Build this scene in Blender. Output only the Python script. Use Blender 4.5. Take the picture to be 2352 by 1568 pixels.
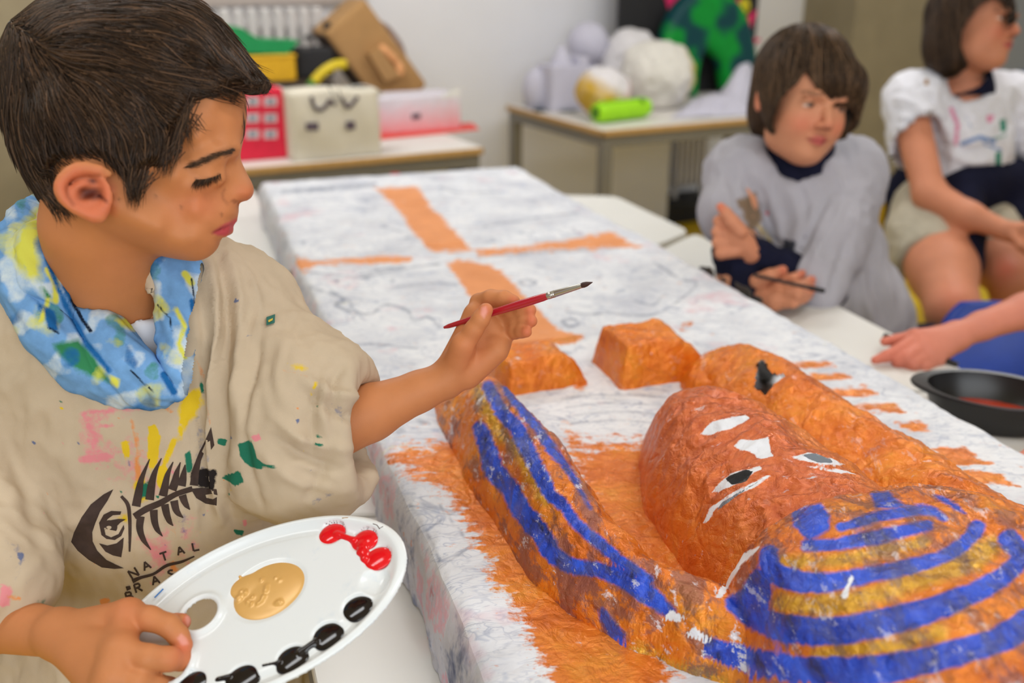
import bpy, bmesh, math, random, time
import numpy as np
from mathutils import Vector, Matrix
from mathutils.bvhtree import BVHTree

for o in list(bpy.data.objects):
    bpy.data.objects.remove(o)
SC = bpy.context.scene
COL = SC.collection

# ---------------------------------------------------------------- camera
cam_d = bpy.data.cameras.new('camera')
cam = bpy.data.objects.new('camera', cam_d)
COL.objects.link(cam)
cam.location = (0, 0, 1.38)
cam.rotation_euler = (math.radians(90 - 20.9), 0, 0)
cam_d.sensor_width = 36.0
cam_d.lens = 36.0 * 2287.0 / 2352.0
cam_d.clip_start = 0.02
cam_d.dof.use_dof = True
cam_d.dof.focus_distance = 0.90
cam_d.dof.aperture_fstop = 3.6
SC.camera = cam

# ---------------------------------------------------------------- light of the room
SC.view_settings.view_transform = 'Standard'
SC.view_settings.look = 'None'
SC.view_settings.gamma = 1.0
SC.view_settings.use_curve_mapping = False
SC.view_settings.exposure = 0.18
w = bpy.data.worlds.new('classroom_daylight')
SC.world = w
w.use_nodes = True
w.node_tree.nodes['Background'].inputs[0].default_value = (0.90, 0.95, 1.0, 1)
w.node_tree.nodes['Background'].inputs[1].default_value = 0.42
try:
    SC.cycles.use_denoising = True
except Exception:
    pass


def area(name, loc, rot, sx, sy, power, colr):
    d = bpy.data.lights.new(name, 'AREA')
    d.shape = 'RECTANGLE'
    d.size, d.size_y, d.energy, d.color = sx, sy, power, colr
    o = bpy.data.objects.new(name, d)
    o.location, o.rotation_euler = loc, rot
    COL.objects.link(o)
    return o


# ceiling strip lamps (all out of the frame, where a classroom has them)
for i, (lx, ly, pw) in enumerate([(-1.3, 0.7, 10), (0.9, 0.7, 12), (-1.0, 3.1, 23), (1.4, 3.1, 22), (2.5, 4.2, 8)]):
    area('ceiling_lamp_light', (lx, ly, 2.75), (0, 0, math.radians(26)), 1.25, 0.3, pw, (0.97, 0.98, 1.0))
# the window wall behind the photographer
area('window_daylight', (0.6, -1.7, 1.85), (math.radians(76), 0, math.radians(12)), 3.0, 1.4, 47, (0.90, 0.95, 1.0))
# ---------------------------------------------------------------- helpers
# points taken off the photograph: a pixel of the 2352 x 1568 frame and a distance give a place in the room
FPX, PIT, CXP, CYP, CAMH = 2287.0, math.radians(20.9), 1176.0, 784.0, 1.38
CP, SP = math.cos(PIT), math.sin(PIT)
VF = np.array([0, CP, -SP])          # viewing direction
VU = np.array([0, SP, CP])
VR = np.array([1.0, 0, 0])
EYE = np.array([0, 0, CAMH])


def ray(x, y):
    x = np.asarray(x, float); y = np.asarray(y, float)
    return VF + ((x - CXP) / FPX)[..., None] * VR + ((CYP - y) / FPX)[..., None] * VU


def at(x, y, Y):                      # on the upright plane at distance Y
    d = ray(x, y)
    return EYE + d * (Y / d[..., 1])[..., None] if np.ndim(x) else EYE + d * (Y / d[1])


def atz(x, y, z):                     # on the level plane at height z
    d = ray(x, y)
    return EYE + d * ((z - CAMH) / d[..., 2])[..., None] if np.ndim(x) else EYE + d * ((z - CAMH) / d[2])


def atd(x, y, D):                     # at depth D along the viewing direction
    return EYE + ray(x, y) * D


def pix(p):
    p = np.asarray(p, float) - EYE
    f = p @ VF
    return CXP + FPX * (p @ VR) / f, CYP - FPX * (p @ VU) / f


ORG = {}                              # world origin of every object built


def children_origin(parent):
    return ORG[parent.name] if parent is not None else np.zeros(3)


def link(o, parent=None, loc=None):
    COL.objects.link(o)
    po = children_origin(parent)
    if parent is not None:
        o.parent = parent
    lo = po if loc is None else np.asarray(loc, float)
    o.location = tuple(lo - po)
    ORG[o.name] = lo
    return o


def tag(o, label=None, cat=None, group=None, kind=None):
    if label: o['label'] = label
    if cat: o['category'] = cat
    if group: o['group'] = group
    if kind: o['kind'] = kind
    return o


def thing(name, loc, label, cat, group=None):
    o = bpy.data.objects.new(name, None)
    o.empty_display_size = 0.05
    link(o, None, loc)
    return tag(o, label, cat, group)


def mk(name, V, F, mat, parent=None, loc=None, smooth=True, attrs=None, kind=None):
    """one mesh object from world coordinates; F is an (n,3|4) array or a list of faces"""
    V = np.asarray(V, np.float64)
    me = bpy.data.meshes.new(name)
    o = bpy.data.objects.new(name, me)
    link(o, parent, loc if loc is not None else (None if parent is not None else (0, 0, 0)))
    lv = V - ORG[o.name]
    if isinstance(F, np.ndarray):
        k = F.shape[1]
        me.vertices.add(len(lv)); me.vertices.foreach_set('co', lv.astype(np.float32).ravel())
        me.loops.add(F.size); me.loops.foreach_set('vertex_index', F.astype(np.int32).ravel())
        me.polygons.add(len(F))
        me.polygons.foreach_set('loop_start', np.arange(0, F.size, k, dtype=np.int32))
        me.polygons.foreach_set('loop_total', np.full(len(F), k, np.int32))
        me.update(calc_edges=True)
        me.validate()
    else:
        me.from_pydata([tuple(v) for v in lv], [], F)
        me.update()
    if smooth:
        me.polygons.foreach_set('use_smooth', np.ones(len(me.polygons), bool))
    for k, a in (attrs or {}).items():
        a = np.asarray(a, np.float32)
        if len(me.vertices) != len(a):
            continue
        if a.ndim == 1:
            at_ = me.attributes.new(k, 'FLOAT', 'POINT'); at_.data.foreach_set('value', a)
        else:
            at_ = me.attributes.new(k, 'FLOAT_COLOR', 'POINT')
            at_.data.foreach_set('color', np.c_[a[:, :3], np.ones(len(a))].astype(np.float32).ravel())
    me.materials.append(mat)
    if kind: o['kind'] = kind
    return o


class MB:
    """collects simple shapes, then links them as one mesh object"""
    def __init__(s): s.v, s.f = [], []
    def add(s, V, F):
        n = len(s.v); s.v += [tuple(map(float, p)) for p in V]; s.f += [tuple(int(i) + n for i in f) for f in F]
        return s
    def box(s, c, ax, ay, az, hx, hy, hz, bev=0.0):
        """centre, three axes, half sizes, bevelled edges"""
        c = np.asarray(c, float); A = [np.asarray(a, float) for a in (ax, ay, az)]; H = [hx, hy, hz]
        b = min(bev, hx * .9, hy * .9, hz * .9)
        if b <= 0:
            V = [c + A[0]*hx*i + A[1]*hy*j + A[2]*hz*k for i in (-1, 1) for j in (-1, 1) for k in (-1, 1)]
            F = [(0,1,3,2),(4,6,7,5),(0,4,5,1),(2,3,7,6),(0,2,6,4),(1,5,7,3)]
            return s.add(V, F)
        bm = bmesh.new()
        bmesh.ops.create_cube(bm, size=2.0)
        for v in bm.verts: v.co = Vector((v.co.x*hx, v.co.y*hy, v.co.z*hz))
        bmesh.ops.bevel(bm, geom=bm.edges[:], offset=b, segments=2, profile=.5, affect='EDGES')
        bm.verts.index_update()
        V = [c + A[0]*v.co.x + A[1]*v.co.y + A[2]*v.co.z for v in bm.verts]
        F = [[v.index for v in f.verts] for f in bm.faces]
        bm.free()
        return s.add(V, F)
    def tube(s, P, R, n=10, cap=True):
        P = np.asarray(P, float); R = np.full(len(P), R, float) if np.ndim(R) == 0 else np.asarray(R, float)
        V, F = tube_mesh(P, R, n, cap)
        return s.add(V, F)
    def prism(s, poly, d, off=(0, 0, 0)):
        """a polygon of 3-D points pushed along d"""
        P = np.asarray(poly, float) + np.asarray(off, float); d = np.asarray(d, float); n = len(P)
        V = list(P) + list(P + d)
        F = [tuple(range(n))[::-1], tuple(range(n, 2*n))] + [(i, (i+1) % n, n+(i+1) % n, n+i) for i in range(n)]
        return s.add(V, F)
    def lathe(s, c, prof, n=24, ax=(1,0,0), ay=(0,1,0), az=(0,0,1)):
        c = np.asarray(c, float); ax, ay, az = (np.asarray(q, float) for q in (ax, ay, az))
        V = [c + ax*r*math.cos(2*math.pi*k/n) + ay*r*math.sin(2*math.pi*k/n) + az*z for r, z in prof for k in range(n)]
        F = [(j*n+k, j*n+(k+1) % n, (j+1)*n+(k+1) % n, (j+1)*n+k) for j in range(len(prof)-1) for k in range(n)]
        F += [tuple(range(n))[::-1], tuple(range((len(prof)-1)*n, len(prof)*n))]
        return s.add(V, F)
    def build(s, name, mat, parent=None, loc=None, smooth=False, kind=None):
        o = mk(name, np.array(s.v), s.f, mat, parent, loc, smooth, None, kind)
        if smooth:
            try: o.data.set_sharp_from_angle(angle=math.radians(42))
            except Exception: pass
        return o


def tube_mesh(P, R, n=10, cap=True):
    m = len(P)
    T = np.gradient(P, axis=0); T /= np.linalg.norm(T, axis=1)[:, None] + 1e-12
    a = np.array([0, 0, 1.0]) if abs(T[0][2]) < .9 else np.array([1.0, 0, 0])
    V = []
    N = a - T[0]*(a @ T[0]); N /= np.linalg.norm(N)
    for i in range(m):
        N = N - T[i]*(N @ T[i]); N /= np.linalg.norm(N) + 1e-12
        B = np.cross(T[i], N)
        for k in range(n):
            t = 2*math.pi*k/n
            V.append(P[i] + R[i]*(N*math.cos(t) + B*math.sin(t)))
    F = [(j*n+k, j*n+(k+1) % n, (j+1)*n+(k+1) % n, (j+1)*n+k) for j in range(m-1) for k in range(n)]
    if cap: F += [tuple(range(n))[::-1], tuple(range((m-1)*n, m*n))]
    return V, F


def spline(P, n):
    """Catmull-Rom through the points"""
    P = np.asarray(P, float)
    Q = np.vstack([2*P[0]-P[1], P, 2*P[-1]-P[-2]])
    t = np.linspace(0, len(P)-1, n); i = np.minimum(t.astype(int), len(P)-2); u = (t-i)[:, None]
    a, b, c, d = Q[i], Q[i+1], Q[i+2], Q[i+3]
    return .5*((2*b) + (c-a)*u + (2*a-5*b+4*c-d)*u**2 + (3*b-a-3*c+d)*u**3)


# ---- noise
_rs = np.random.RandomState(7)
_perm = np.r_[_rs.permutation(256), _rs.permutation(256)]
_perm = np.r_[_perm[:256], _perm[:256], _perm[:256]]
_grad = _rs.normal(size=(256, 3)); _grad /= np.linalg.norm(_grad, axis=1)[:, None]


def noise(p):
    p = np.asarray(p, float); i = np.floor(p).astype(int); f = p - i; i &= 255
    u = f*f*f*(f*(f*6-15)+10)
    r = 0
    for dx in (0, 1):
        wx = u[:, 0] if dx else 1-u[:, 0]
        for dy in (0, 1):
            wy = u[:, 1] if dy else 1-u[:, 1]
            for dz in (0, 1):
                wz = u[:, 2] if dz else 1-u[:, 2]
                h = _perm[_perm[_perm[i[:, 0]+dx]+i[:, 1]+dy]+i[:, 2]+dz]
                g = _grad[h]
                r = r + wx*wy*wz*(g[:, 0]*(f[:, 0]-dx)+g[:, 1]*(f[:, 1]-dy)+g[:, 2]*(f[:, 2]-dz))
    return r*1.5


def fbm(p, octs=4, gain=.5):
    s, a = 0, 1.0
    for k in range(octs):
        s = s + a*noise(p*2.03**k + 17.3*k); a *= gain
    return s


def ridged(p, octs=3):
    s, a = 0, 1.0
    for k in range(octs):
        s = s + a*(1-2*np.abs(noise(p*2.1**k + 9.1*k))); a *= .5
    return s


def sst(x, a, b):
    t = np.clip((x-a)/(b-a), 0, 1)
    return t*t*(3-2*t)


# ---- 2-D distances (for paint strokes and outlines)
def seg_dist(Q, P, closed=False):
    """distance from points Q (n,2) to a polyline and the parameter along it"""
    P = np.asarray(P, float)
    if closed: P = np.vstack([P, P[:1]])
    best = np.full(len(Q), 1e9); tt = np.zeros(len(Q))
    for i in range(len(P)-1):
        a, d = P[i], P[i+1]-P[i]
        t = np.clip(((Q-a) @ d)/(d @ d + 1e-12), 0, 1)
        r = np.hypot(*(Q - a - t[:, None]*d).T)
        k = r < best
        best[k] = r[k]; tt[k] = i + t[k]
    return best, tt


def inside(Q, P):
    P = np.asarray(P, float); c = np.zeros(len(Q), bool); j = len(P)-1
    for i in range(len(P)):
        (x1, y1), (x2, y2) = P[i], P[j]
        if y1 != y2:
            k = ((y1 > Q[:, 1]) != (y2 > Q[:, 1])) & (Q[:, 0] < (x2-x1)*(Q[:, 1]-y1)/(y2-y1)+x1)
            c ^= k
        j = i
    return c


def poly_mask(Q, P, soft):
    """0..1 mask of a polygon, .5 on its edge"""
    P = np.asarray(P, float); m = np.zeros(len(Q))
    lo, hi = P.min(0)-2*soft, P.max(0)+2*soft
    k = ((Q >= lo) & (Q <= hi)).all(1)
    if k.any():
        d, _ = seg_dist(Q[k], P, True)
        d = np.where(inside(Q[k], P), d, -d)
        m[k] = np.clip(.5 + d/(2*soft), 0, 1)
    return m


def line_mask(Q, P, wid, soft):
    """mask of a brush stroke; wid is the half width, one number or one per point"""
    P = np.asarray(P, float); m = np.zeros(len(Q)); wid = np.full(len(P), wid, float) if np.ndim(wid) == 0 else np.asarray(wid, float)
    pad = wid.max()+2*soft
    k = ((Q >= P.min(0)-pad) & (Q <= P.max(0)+pad)).all(1)
    if k.any():
        d, t = seg_dist(Q[k], P)
        m[k] = np.clip(.5 + (np.interp(t, np.arange(len(P)), wid)-d)/(2*soft), 0, 1)
    return m


# ---- solid sculpting: signed distances on a grid, smooth unions, surface nets
def smin(a, b, k):
    if k <= 0: return np.minimum(a, b)
    h = np.clip(.5+.5*(b-a)/k, 0, 1)
    return b*(1-h)+a*h - k*h*(1-h)


class Clay:
    def __init__(s, lo, hi, res):
        s.lo = np.asarray(lo, float); s.res = res
        s.n = np.ceil((np.asarray(hi, float)-s.lo)/res).astype(int)+1
        s.ax = [(s.lo[i]+res*np.arange(s.n[i])).astype(np.float32) for i in range(3)]
        s.f = np.full(s.n, 1.0, np.float32)

    def _win(s, lo, hi, pad):
        a = np.clip(np.floor((np.asarray(lo)-pad-s.lo)/s.res).astype(int), 0, s.n)
        b = np.clip(np.ceil((np.asarray(hi)+pad-s.lo)/s.res).astype(int)+1, 0, s.n)
        if (b <= a).any(): return None
        sl = tuple(slice(a[i], b[i]) for i in range(3))
        return sl, (s.ax[0][sl[0]][:, None, None], s.ax[1][sl[1]][None, :, None], s.ax[2][sl[2]][None, None, :])

    def _put(s, lo, hi, fn, k, op):
        w = s._win(lo, hi, k + 5*s.res)
        if w is None: return s
        sl, X = w
        d = fn(*X).astype(np.float32)
        if op == '+': s.f[sl] = smin(s.f[sl], d, k)
        elif op == '-': s.f[sl] = -smin(-s.f[sl], d, k)
        elif op == '&': s.f[sl] = -smin(-s.f[sl], -d, k)
        return s

    def cone(s, a, b, ra, rb, k=.004, op='+'):
        """a limb from a to b tapering from radius ra to rb"""
        a = np.asarray(a, float); b = np.asarray(b, float); d = b-a; L2 = d @ d + 1e-12
        def fn(x, y, z):
            t = np.clip(((x-a[0])*d[0]+(y-a[1])*d[1]+(z-a[2])*d[2])/L2, 0, 1)
            return np.sqrt((x-a[0]-t*d[0])**2+(y-a[1]-t*d[1])**2+(z-a[2]-t*d[2])**2) - (ra+(rb-ra)*t)
        r = max(ra, rb)
        return s._put(np.minimum(a, b)-r, np.maximum(a, b)+r, fn, k, op)

    def chain(s, P, R, k=.004, op='+'):
        for i in range(len(P)-1): s.cone(P[i], P[i+1], R[i], R[i+1], k, op)
        return s

    def ell(s, c, r, k=.004, M=None, op='+'):
        """an ellipsoid; the rows of M are its axes"""
        c = np.asarray(c, float); r = np.asarray(r, float); M = np.eye(3) if M is None else np.asarray(M, float)
        def fn(x, y, z):
            q = [(x-c[0])*M[i][0]+(y-c[1])*M[i][1]+(z-c[2])*M[i][2] for i in range(3)]
            k0 = np.sqrt(sum((q[i]/r[i])**2 for i in range(3)))
            k1 = np.sqrt(sum((q[i]/r[i]**2)**2 for i in range(3)))
            return k0*(k0-1)/(k1+1e-9)
        R = r.max()
        return s._put(c-R, c+R, fn, k, op)

    def slab(s, c, n, k=0.0, op='&'):
        """keep what lies behind the plane through c with outward normal n"""
        c = np.asarray(c, float); n = np.asarray(n, float); n = n/np.linalg.norm(n)
        fn = lambda x, y, z: (x-c[0])*n[0]+(y-c[1])*n[1]+(z-c[2])*n[2] + 0*x*y*z
        sl, X = s._win(s.lo, s.lo+s.res*s.n, 0)
        return s._put(s.lo, s.lo+s.res*s.n, fn, k, op)

    def field(s, fn, k=0, op='+'):
        return s._put(s.lo, s.lo+s.res*s.n, fn, k, op)

    def sample(s, p):
        q = (np.asarray(p, float)-s.lo)/s.res
        q = np.clip(q, 0, np.array(s.n)-1.001); i = q.astype(int); f = q-i
        r = 0
        for dx in (0, 1):
            for dy in (0, 1):
                for dz in (0, 1):
                    w_ = (f[:, 0] if dx else 1-f[:, 0])*(f[:, 1] if dy else 1-f[:, 1])*(f[:, 2] if dz else 1-f[:, 2])
                    r = r + w_*s.f[i[:, 0]+dx, i[:, 1]+dy, i[:, 2]+dz]
        return r

    def grad(s, p, e=None):
        e = e or s.res*1.2
        g = np.stack([s.sample(p+d)-s.sample(p-d) for d in np.eye(3)*e], 1)
        return g/(np.linalg.norm(g, axis=1)[:, None]+1e-9)

    def shoot(s, x, y, t0=.3, t1=3.0):
        """first surface point along the line of sight through pixels x, y"""
        d = ray(x, y); L = np.linalg.norm(d, axis=1); d = d/L[:, None]
        t = np.full(len(d), t0)
        hi = s.lo+s.res*(np.array(s.n)-1)
        with np.errstate(divide='ignore', invalid='ignore'):
            ta = (s.lo-EYE)/d; tb = (hi-EYE)/d
        t = np.maximum(t, np.nanmax(np.minimum(ta, tb), axis=1)+1e-4)
        for _ in range(90):
            t = t + np.clip(s.sample(EYE+d*t[:, None]), -.02, .02)*.8
        return EYE+d*t[:, None]

    def net(s):
        f = s.f; ins = f < 0
        cn = [ins[dx:f.shape[0]-1+dx, dy:f.shape[1]-1+dy, dz:f.shape[2]-1+dz] for dx in (0, 1) for dy in (0, 1) for dz in (0, 1)]
        cnt = sum(c.astype(np.int8) for c in cn)
        act = np.argwhere((cnt > 0) & (cnt < 8))
        idx = np.full(cnt.shape, -1, np.int64); idx[tuple(act.T)] = np.arange(len(act))
        P = np.zeros((len(act), 3)); C = np.zeros(len(act))
        off = np.array([(dx, dy, dz) for dx in (0, 1) for dy in (0, 1) for dz in (0, 1)])
        val = np.stack([f[tuple((act+o).T)] for o in off], 1)
        for a in range(8):
            for b in range(a+1, 8):
                if np.abs(off[a]-off[b]).sum() == 1:
                    va, vb = val[:, a], val[:, b]; k = (va < 0) != (vb < 0)
                    t = va[k]/(va[k]-vb[k])
                    P[k] += off[a]+t[:, None]*(off[b]-off[a]); C[k] += 1
        V = s.lo + s.res*(act + P/C[:, None])
        Q = []
        for ax in range(3):
            sl0 = [slice(None)]*3; sl1 = [slice(None)]*3; sl0[ax] = slice(0, -1); sl1[ax] = slice(1, None)
            A, B = ins[tuple(sl0)], ins[tuple(sl1)]
            e = np.argwhere(A != B)
            o1, o2 = [(1, 2), (2, 0), (0, 1)][ax]
            ok = (e[:, o1] > 0) & (e[:, o2] > 0) & (e[:, o1] < f.shape[o1]-1) & (e[:, o2] < f.shape[o2]-1)
            e = e[ok]
            sgn = A[tuple(e.T)]
            d1 = np.zeros(3, int); d1[o1] = 1; d2 = np.zeros(3, int); d2[o2] = 1
            q = np.stack([idx[tuple((e-d1-d2).T)], idx[tuple((e-d2).T)], idx[tuple(e.T)], idx[tuple((e-d1).T)]], 1)
            q[~sgn] = q[~sgn][:, ::-1]
            Q.append(q)
        return V, np.vstack(Q)


def vnormals(V, F):
    a, b, c, d = (V[F[:, i]] for i in range(4))
    n = np.cross(c-a, d-b)
    N = np.zeros_like(V)
    for i in range(4): np.add.at(N, F[:, i], n)
    return N/(np.linalg.norm(N, axis=1)[:, None]+1e-12)


def relax(V, F, it=2, lam=.5):
    """light smoothing of a quad mesh"""
    n = len(V)
    e = np.vstack([F[:, [0, 1]], F[:, [1, 2]], F[:, [2, 3]], F[:, [3, 0]]])
    cnt = np.bincount(e.ravel(), minlength=n).astype(float)[:, None]
    for k in range(it):
        S = np.zeros_like(V)
        for j in range(3):
            S[:, j] = np.bincount(e[:, 0], V[e[:, 1], j], n)+np.bincount(e[:, 1], V[e[:, 0], j], n)
        V = V + lam*(S/np.maximum(cnt, 1)-V)*(cnt > 0)
    return V


def join(parts):
    """[(V,F,attrs)] -> one set"""
    V = np.vstack([p[0] for p in parts]); n = 0; F = []
    for p in parts: F.append(p[1]+n); n += len(p[0])
    keys = set().union(*[p[2].keys() for p in parts]) if len(parts[0]) > 2 else []
    A = {k: np.concatenate([p[2].get(k, np.zeros(len(p[0]))) for p in parts]) for k in keys}
    return V, np.vstack(F), A
# ---------------------------------------------------------------- materials
def _new(name):
    m = bpy.data.materials.new(name); m.use_nodes = True
    nt = m.node_tree; b = nt.nodes['Principled BSDF']
    return m, nt, b


def nd(nt, t, **kw):
    n = nt.nodes.new(t)
    for k, v in kw.items():
        if k.startswith('i_'):
            n.inputs[k[2:].replace('_', ' ')].default_value = v
        else: setattr(n, k, v)
    return n


def coords(nt, scale=1.0, loc=(0, 0, 0), rot=(0, 0, 0), sc=None):
    tc = nd(nt, 'ShaderNodeTexCoord'); mp = nd(nt, 'ShaderNodeMapping')
    mp.inputs['Location'].default_value = loc; mp.inputs['Rotation'].default_value = rot
    mp.inputs['Scale'].default_value = sc or (scale,)*3
    nt.links.new(tc.outputs['Object'], mp.inputs['Vector'])
    return mp.outputs['Vector']


def tex_noise(nt, vec, scale, detail=3.0, rough=.55, dist=0.0):
    n = nd(nt, 'ShaderNodeTexNoise'); n.inputs['Scale'].default_value = scale
    n.inputs['Detail'].default_value = detail; n.inputs['Roughness'].default_value = rough; n.inputs['Distortion'].default_value = dist
    nt.links.new(vec, n.inputs['Vector'])
    return n.outputs['Fac']


def ramp(nt, fac, stops):
    r = nd(nt, 'ShaderNodeValToRGB'); el = r.color_ramp.elements
    while len(el) < len(stops): el.new(.5)
    for e, (p, c) in zip(el, stops):
        e.position = p; e.color = (*c, 1) if np.ndim(c) else (c, c, c, 1)
    nt.links.new(fac, r.inputs['Fac'])
    return r.outputs['Color']


def mix(nt, fac, a, b):
    m = nd(nt, 'ShaderNodeMix', data_type='RGBA')
    for s, v in (('Factor', fac),):
        if isinstance(v, (int, float)): m.inputs[0].default_value = v
        else: nt.links.new(v, m.inputs[0])
    for i, v in ((6, a), (7, b)):
        if isinstance(v, tuple): m.inputs[i].default_value = (*v[:3], 1)
        else: nt.links.new(v, m.inputs[i])
    return m.outputs[2]


def mth(nt, op, a, b=None, clamp=False):
    m = nd(nt, 'ShaderNodeMath', operation=op, use_clamp=clamp)
    for i, v in ((0, a), (1, b)):
        if v is None: continue
        if isinstance(v, (int, float)): m.inputs[i].default_value = v
        else: nt.links.new(v, m.inputs[i])
    return m.outputs[0]


def attr(nt, name):
    return nd(nt, 'ShaderNodeAttribute', attribute_name=name)


def bump(nt, b, h, strength, dist, base=None):
    n = nd(nt, 'ShaderNodeBump'); n.inputs['Strength'].default_value = strength; n.inputs['Distance'].default_value = dist
    nt.links.new(h, n.inputs['Height'])
    if base is not None: nt.links.new(base, n.inputs['Normal'])
    nt.links.new(n.outputs['Normal'], b.inputs['Normal'])
    return n.outputs['Normal']


def lin(r, g, b):
    """sRGB 0..255 to linear"""
    return tuple(((c/255)/12.92 if c/255 < .04045 else ((c/255+.055)/1.055)**2.4) for c in (r, g, b))


def plain(name, rgb, rough=.6, metal=0.0, var=.08, vscale=30, bmp=0.0, bscale=200, sss=0, spec=.5, coat=0):
    m, nt, b = _new(name)
    v = coords(nt)
    n = tex_noise(nt, v, vscale, 4)
    c = ramp(nt, n, [(.3, tuple(x*(1-var) for x in rgb)), (.7, tuple(min(1, x*(1+var)) for x in rgb))])
    nt.links.new(c, b.inputs['Base Color'])
    b.inputs['Roughness'].default_value = rough; b.inputs['Metallic'].default_value = metal
    b.inputs['Specular IOR Level'].default_value = spec
    b.inputs['Coat Weight'].default_value = coat
    if bmp: bump(nt, b, tex_noise(nt, v, bscale, 3), bmp, .002)
    if sss:
        b.inputs['Subsurface Weight'].default_value = sss; b.inputs['Subsurface Radius'].default_value = (.012, .005, .003)
        b.inputs['Subsurface Scale'].default_value = .6
    return m


def layered(name, base, layers, rough=.8, nscale=300, soft=.12, bmp=.3, bscale=900, bdist=.001, basevar=.06, bvscale=25, sss=0, wear=None, spec=.3):
    """a base colour under paint layers; each layer is (vertex attribute, colour, roughness, noise amount)"""
    m, nt, b = _new(name)
    v = coords(nt)
    n0 = tex_noise(nt, v, bvscale, 4)
    c = ramp(nt, n0, [(.3, tuple(x*(1-basevar) for x in base)), (.7, tuple(min(1, x*(1+basevar)) for x in base))])
    if wear: c = wear(nt, v, c)
    r = None
    n1 = tex_noise(nt, v, nscale, 5, .65)
    n1c = mth(nt, 'SUBTRACT', n1, .5)
    rr = rough
    for a, col, lr, amt in layers:
        f = mth(nt, 'ADD', attr(nt, a).outputs['Fac'], mth(nt, 'MULTIPLY', n1c, amt))
        f = mth(nt, 'DIVIDE', mth(nt, 'SUBTRACT', f, .5-soft/2), soft, True)
        c = mix(nt, f, c, col)
        if lr is not None:
            rn = nd(nt, 'ShaderNodeMix', data_type='FLOAT')
            nt.links.new(f, rn.inputs[0])
            if isinstance(rr, float): rn.inputs[2].default_value = rr
            else: nt.links.new(rr, rn.inputs[2])
            rn.inputs[3].default_value = lr
            rr = rn.outputs[0]
    nt.links.new(c, b.inputs['Base Color'])
    if isinstance(rr, float): b.inputs['Roughness'].default_value = rr
    else: nt.links.new(rr, b.inputs['Roughness'])
    b.inputs['Specular IOR Level'].default_value = spec
    if bmp: bump(nt, b, tex_noise(nt, v, bscale, 3), bmp, bdist)
    return m


M = {}
M['table_white'] = plain('white_laminate', lin(224, 223, 219), .38, var=.015, vscale=6)
M['table_cream'] = plain('cream_laminate', lin(224, 219, 214), .45, var=.02)
M['wood_edge'] = plain('beech_edge', lin(190, 150, 92), .5, var=.1, vscale=60)
M['grey_metal'] = plain('grey_painted_steel', lin(128, 124, 116), .45, metal=.2, var=.03)
M['wall'] = plain('white_wall_paint', lin(234, 234, 239), .85, var=.02, vscale=3, bmp=.1, bscale=60)
M['wall_dimmed'] = plain('dimmed_wall_paint', lin(150, 152, 155), .85, var=.03, vscale=3)  # wall greyed to put the lower light past the pillar into its colour
M['pillar'] = plain('olive_concrete', lin(150, 138, 112), .85, var=.07, vscale=7, bmp=.2, bscale=40)
M['floor'] = plain('yellow_linoleum', lin(212, 178, 16), .4, var=.05, vscale=5)
M['ceiling'] = plain('ceiling_paint', lin(235, 234, 230), .9, var=.01)
M['frame'] = plain('beige_window_frame', lin(178, 166, 158), .6, var=.03)
M['radiator'] = plain('white_radiator_enamel', lin(215, 210, 208), .4, var=.02)
M['glass'] = plain('frosted_window_pane', lin(225, 228, 236), .2, var=.02)
M['black'] = plain('black_card', lin(30, 29, 32), .7, var=.1)
M['black_plastic'] = plain('black_plastic', lin(22, 20, 20), .32, var=.05)
M['steel'] = plain('brushed_steel', lin(190, 188, 182), .28, metal=.9, var=.04)
# ---------------------------------------------------------------- the room
WD = np.array([.89, .456, 0]); WN = np.array([-.456, .89, 0]); UP = np.array([0, 0, 1.0])


def atn(x, y, n):
    d = ray(x, y); return EYE + d*((n - EYE @ WN)/(d @ WN))


def wp(w_, n, z):                      # along the wall, out from the wall, up
    return WD*w_ + WN*n + UP*z


def wbox(mb, w0, w1, n0, n1, z0, z1, bev=0.0):
    return mb.box(wp((w0+w1)/2, (n0+n1)/2, (z0+z1)/2), WD, WN, UP, abs(w1-w0)/2, abs(n1-n0)/2, abs(z1-z0)/2, bev)


def structure(o): o['kind'] = 'structure'; return o


NW = 4.42
wR = float(atn(1532, 480, NW) @ WD)    # where the wall steps back
wP0, wP1 = float(atn(1952, 100, 4.35) @ WD), float(atn(2132, 100, 4.35) @ WD)
wW = float(atn(838, 30, NW) @ WD)      # right edge of the window

mb = MB(); wbox(mb, -6, 7, -6, 5.3, -.06, 0)
structure(mb.build('floor', M['floor']))
mb = MB(); wbox(mb, -6, 7, -6, 5.3, 2.95, 3.02)
structure(mb.build('ceiling', M['ceiling']))
mb = MB(); wbox(mb, wW, wR, NW, NW+.6, 0, 2.95)
wbox(mb, -6, wW, NW, NW+.6, 0, 1.215); wbox(mb, -6, wW, NW, NW+.6, 2.5, 2.95); wbox(mb, -6, wW-2.2, NW, NW+.6, 1.21, 2.5)
wbox(mb, wR, 7, NW+.33, NW+.6, 0, 2.95)
structure(mb.build('wall_back', M['wall']))
mb = MB(); wbox(mb, wP0, wP1, 4.33, NW+.34, 0, 2.95, .01)
structure(mb.build('pillar_right', M['pillar']))
mb = MB(); wbox(mb, wP1, 7, 4.55, NW+.34, 0, 2.95)
structure(mb.build('wall_right', M['wall_dimmed']))
pl0 = float(atn(150, 20, 3.9) @ WD)
mb = MB(); wbox(mb, pl0-1.6, pl0, 3.9, NW+.05, 0, 2.95, .01)
structure(mb.build('pillar_left', M['pillar']))
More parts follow.
